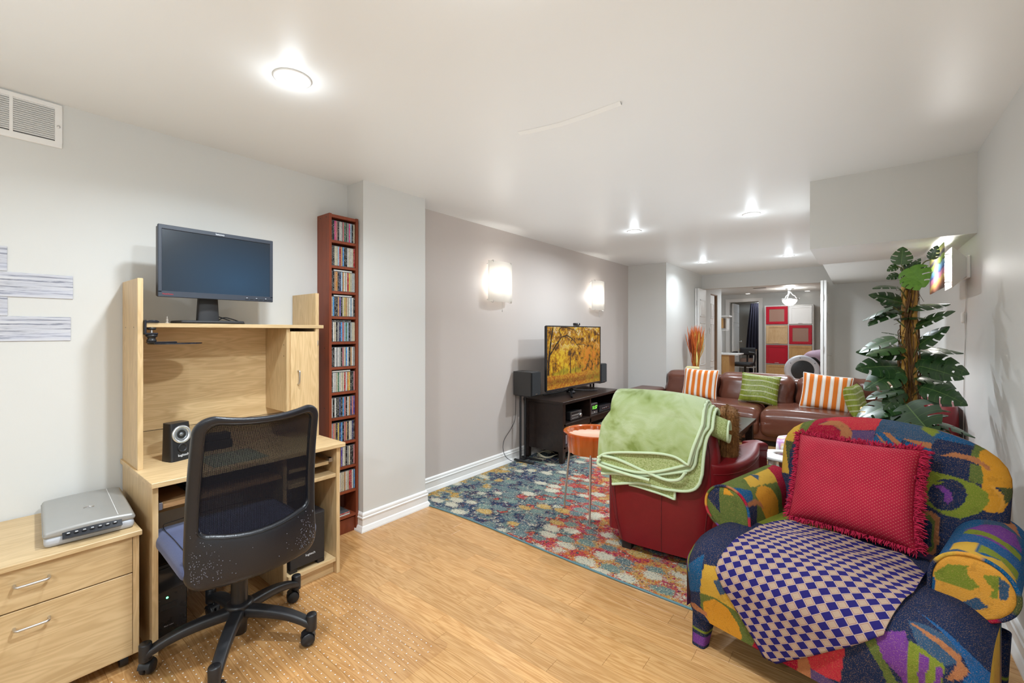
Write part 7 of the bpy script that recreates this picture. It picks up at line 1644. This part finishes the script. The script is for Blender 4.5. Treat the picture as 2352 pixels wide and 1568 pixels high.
# ceiling lamp
LX, LY = -1.222, 11.45
t = thing('ceiling_lamp', 'semi-flush ceiling lamp with a white glass bowl in the back room', 'ceiling lamp', (LX, LY, CEIL))
part('canopy', G().lathe([(.001, CEIL), (.088, CEIL), (.085, CEIL - .018), (.05, CEIL - .03), (.035, CEIL - .07), (.045, CEIL - .085), (.03, CEIL - .10), (.001, CEIL - .11)], (LX, LY, 0), 32), M_NICKEL, t)
part('glass_bowl', G().lathe([(.0005, 1.852), (.05, 1.860), (.10, 1.890), (.135, 1.94), (.145, 1.985)], (LX, LY, 0), 40), emit('bowl_glow', (1, .96, .9), 7.0), t)
part('bowl_ring', G().lathe([(.145, 1.982), (.165, 1.990), (.172, 2.000), (.160, 2.004), (.142, 2.0)], (LX, LY, 0), 40), M_NICKEL, t)
for i in range(3):
    q = math.radians(20 + 120 * i); R_ = lambda r, z: (LX + r * math.cos(q), LY + r * math.sin(q), z)
    part('scroll_arm', G().tube(catmull([R_(.03, 2.15), R_(.055, 2.10), R_(.10, 2.07), R_(.125, 2.03), R_(.155, 2.0), R_(.185, 2.0), R_(.19, 2.02), R_(.178, 2.025)], 6), .007, 8), M_NICKEL, t)
part('finial', G().lathe([(.0005, 1.825), (.006, 1.832), (.01, 1.842), (.004, 1.853)], (LX, LY, 0), 14), M_NICKEL, t)
point((LX, LY, 2.08), 3, .06)
t = thing('ceiling_vent', 'small dark slotted vent in the back room ceiling', 'vent', (-1.73, 10.96, CEIL)); part('frame', G().box(-1.86, -1.60, 10.92, 11.0, CEIL - .006, CEIL, .002), plain('vent_grey', (.45, .44, .42), .5), t)
for i in range(5): part('slat', G().box(-1.85, -1.61, 10.928 + i * .014, 10.935 + i * .014, CEIL - .008, CEIL - .005), M_BLACKM, t)
# exercise machine
EX, EY, EZ = -.80, 9.2, .595
t = thing('exercise_machine', 'exercise machine with a large white ringed wheel cover beyond the sofa', 'exercise machine', (EX, EY, 0))
Rt = Matrix.Translation((EX, EY, EZ)) @ Matrix.Rotation(math.radians(18), 4, 'Z')
g = G().lathe([(.175, -.05), (.185, -.062), (.235, -.055), (.262, -.03), (.265, .03), (.24, .06), (.175, .06)], (0, 0, 0), 56, 'y'); g.xf(Rt); part('wheel_ring', g, plain('machine_white', (.70, .70, .76), .35), t)
k = N('dark_mesh_cover'); k.set(.35); vv_ = k.new('ShaderNodeTexVoronoi'); vv_.inputs['Scale'].default_value = 130; k.l(k.coord(), vv_.inputs['Vector']); k.col(k.mix(k.math('LESS_THAN', vv_.outputs['Distance'], .3), (.045, .045, .05), (.012, .012, .014)))
g = G().lathe([(.0005, -.072), (.08, -.068), (.15, -.058), (.178, -.05)], (0, 0, 0), 48, 'y'); g.xf(Rt); part('wheel_cover', g, k.m, t)
g = G()
for q in (35, 100, 145, 220, 280, 335): a = math.radians(q); s0 = len(g.v); g.cyl((.222 * math.cos(a), -.062, .222 * math.sin(a)), (.222 * math.cos(a), -.05, .222 * math.sin(a)), .007, n=10)
g.xf(Rt); o = part('bolts', g, M_BLACK, t); o['kind'] = 'stuff'
part('strap_arm', G().tube(catmull([(-.70, 9.22, .80), (-.62, 9.3, .80), (-.54, 9.35, .70), (-.50, 9.4, .55), (-.48, 9.45, .35)], 5), .022, 10), M_BLACK, t)
part('frame_post', G().box(-.83, -.77, 9.22, 9.30, .03, .60, .01), M_BLACK, t); part('floor_bar', G().box(-1.1, -.5, 9.22, 9.30, 0, .06, .02), M_BLACK, t)
part('rail', G().box(-.83, -.77, 9.3, 9.80, .05, .12, .01), plain('rail_grey', (.35, .35, .37), .3, .6), t); part('rear_foot', G().box(-.95, -.65, 9.72, 9.80, 0, .06, .015), M_BLACK, t)
k = N('lilac_cover'); k.set(.9); k.col(k.mix(k.noise(k.coord(), 8, 3), hx('9c8291'), hx('b79daa')))
t = thing('covered_bench', 'bench under a draped lilac cloth behind the exercise machine', 'bench', (-.55, 10.2, 0))
part('drape', G().rbox((-.52, 10.25, .47), (.33, .35, .47), .12, 12, lambda o_, p: (o_.x + .015 * math.sin(9 * p[2] + 5 * p[1]), o_.y + .015 * math.sin(8 * p[2] + 6 * p[0]), o_.z + (.06 * p[0] if p[2] > 0 else 0))), k.m, t)
# desk, chair, shelf in the back room
t = thing('back_room_desk', 'wood-sided desk with a white top in the back room doorway', 'desk', (-2.6, 10.9, 0))
part('top', G().box(-3.2, -2.10, 10.60, 11.25, .755, .782, .002), M_WHITE, t); part('side_panel', G().box(-2.43, -2.28, 10.62, 11.2, 0, .755, .002), M_TAN, t); part('side_panel', G().box(-3.18, -3.14, 10.62, 11.2, 0, .755), M_TAN, t); part('drawer', G().box(-2.44, -2.43, 10.7, 11.1, .5, .72, .002), M_TAN, t)
BX, BYY = -2.14, 11.62
t = thing('task_chair', 'black task chair with curved arms in the back room', 'chair', (BX, BYY, 0))
part('seat', G().rbox((BX - .06, BYY, .50), (.21, .21, .045), .04, 8), M_BLACKM, t)
part('backrest', G().rbox((BX + .02, BYY + .20, .80), (.17, .035, .09), .03, 8), M_BLACKM, t); part('back_post', G().tube(catmull([(BX, BYY + .05, .47), (BX, BYY + .24, .50), (BX, BYY + .25, .80)], 6), .02, 10), M_BLACK, t)
for s in (-1, 1): part('arm', G().tube(catmull([(BX + s * .02 - .04 + s * .17, BYY, .47), (BX + s * .22 - .04, BYY, .50), (BX + s * .25 - .04, BYY, .62), (BX + s * .24 - .04, BYY, .76), (BX + s * .12 - .04, BYY - .03, .785)], 6), .022, 10), M_BLACK, t)
part('gas_lift', G().cyl((BX, BYY, .08), (BX, BYY, .46), .025), M_BLACK, t)
for i in range(5): q = math.radians(72 * i + 10); part('leg', G().tube([(BX, BYY, .12), (BX + .16 * math.cos(q), BYY + .16 * math.sin(q), .10), (BX + .30 * math.cos(q), BYY + .30 * math.sin(q), .055)], [.03, .025, .018], 8).lathe([(.001, .0), (.025, .006), (.03, .028), (.025, .05), (.001, .056)], (BX + .30 * math.cos(q), BYY + .30 * math.sin(q), 0), 12), M_BLACK, t)
t = thing('curtain', 'dark blue floor-length curtain beyond the far doorway', 'curtain', (-2.44, 14.3, 0))
k = N('curtain_cloth'); k.set(.85); k.col(k.mix(k.noise(k.coord((30, 30, 1)), 2, 2), hx('232233'), hx('3a3644')))
part('cloth', G().sheet(lambda u, v: (-2.49 - .12 * math.sin(PI * .5 * (1 - v)) * (v < .99) * (1 - u) * (1.2 if v > .36 else .3) + (.24 + .05 * (1 - v)) * u, 14.3 + .035 * math.sin(u * 30), .03 + 2.06 * v), 60, 16, .006), k.m, t)
part('rod', G().cyl((-2.75, 14.3, 2.11), (-2.05, 14.3, 2.11), .012), M_NICKEL, t); 
t = thing('small_table', 'small wood-topped metal table beyond the far doorway', 'table', (-2.46, 13.7, 0)); part('top', G().box(-2.68, -2.26, 13.5, 13.9, .755, .78, .002), M_TAN, t)
for (x, y) in ((-2.66, 13.52), (-2.28, 13.52), (-2.66, 13.88), (-2.28, 13.88)): part('leg', G().box(x - .014, x + .014, y - .014, y + .014, 0, .755), M_WHITE, t)
part('basket', G().rbox((-2.47, 13.7, .42), (.15, .15, .12), .03, 5), k.m if False else plain('basket_pink', (.42, .28, .22), .8, scale=60, var=.3), t); part('lower_shelf', G().box(-2.67, -2.27, 13.51, 13.89, .28, .30), M_WHITE, t)
t = thing('wall_shelf', 'white lit wall shelf over wooden brackets at the left of the back room', 'shelf', (-2.55, 11.45, 1.28))
part('board', G().box(-3.0, -2.42, 11.3, 11.6, 1.625, 1.66, .003), M_WHITE, t); part('bracket', G().box(-2.50, -2.475, 11.35, 11.58, 1.33, 1.625), M_WHITE, t)
part('cubby', G().box(-2.98, -2.56, 11.3, 11.6, 1.36, 1.60, .003), M_TAN, t); part('lower_board', G().box(-3.0, -2.48, 11.3, 11.6, 1.30, 1.32, .003), M_WHITE, t)
part('support', G().box(-2.62, -2.58, 11.3, 11.34, 0, 1.30), M_WHITE, t)
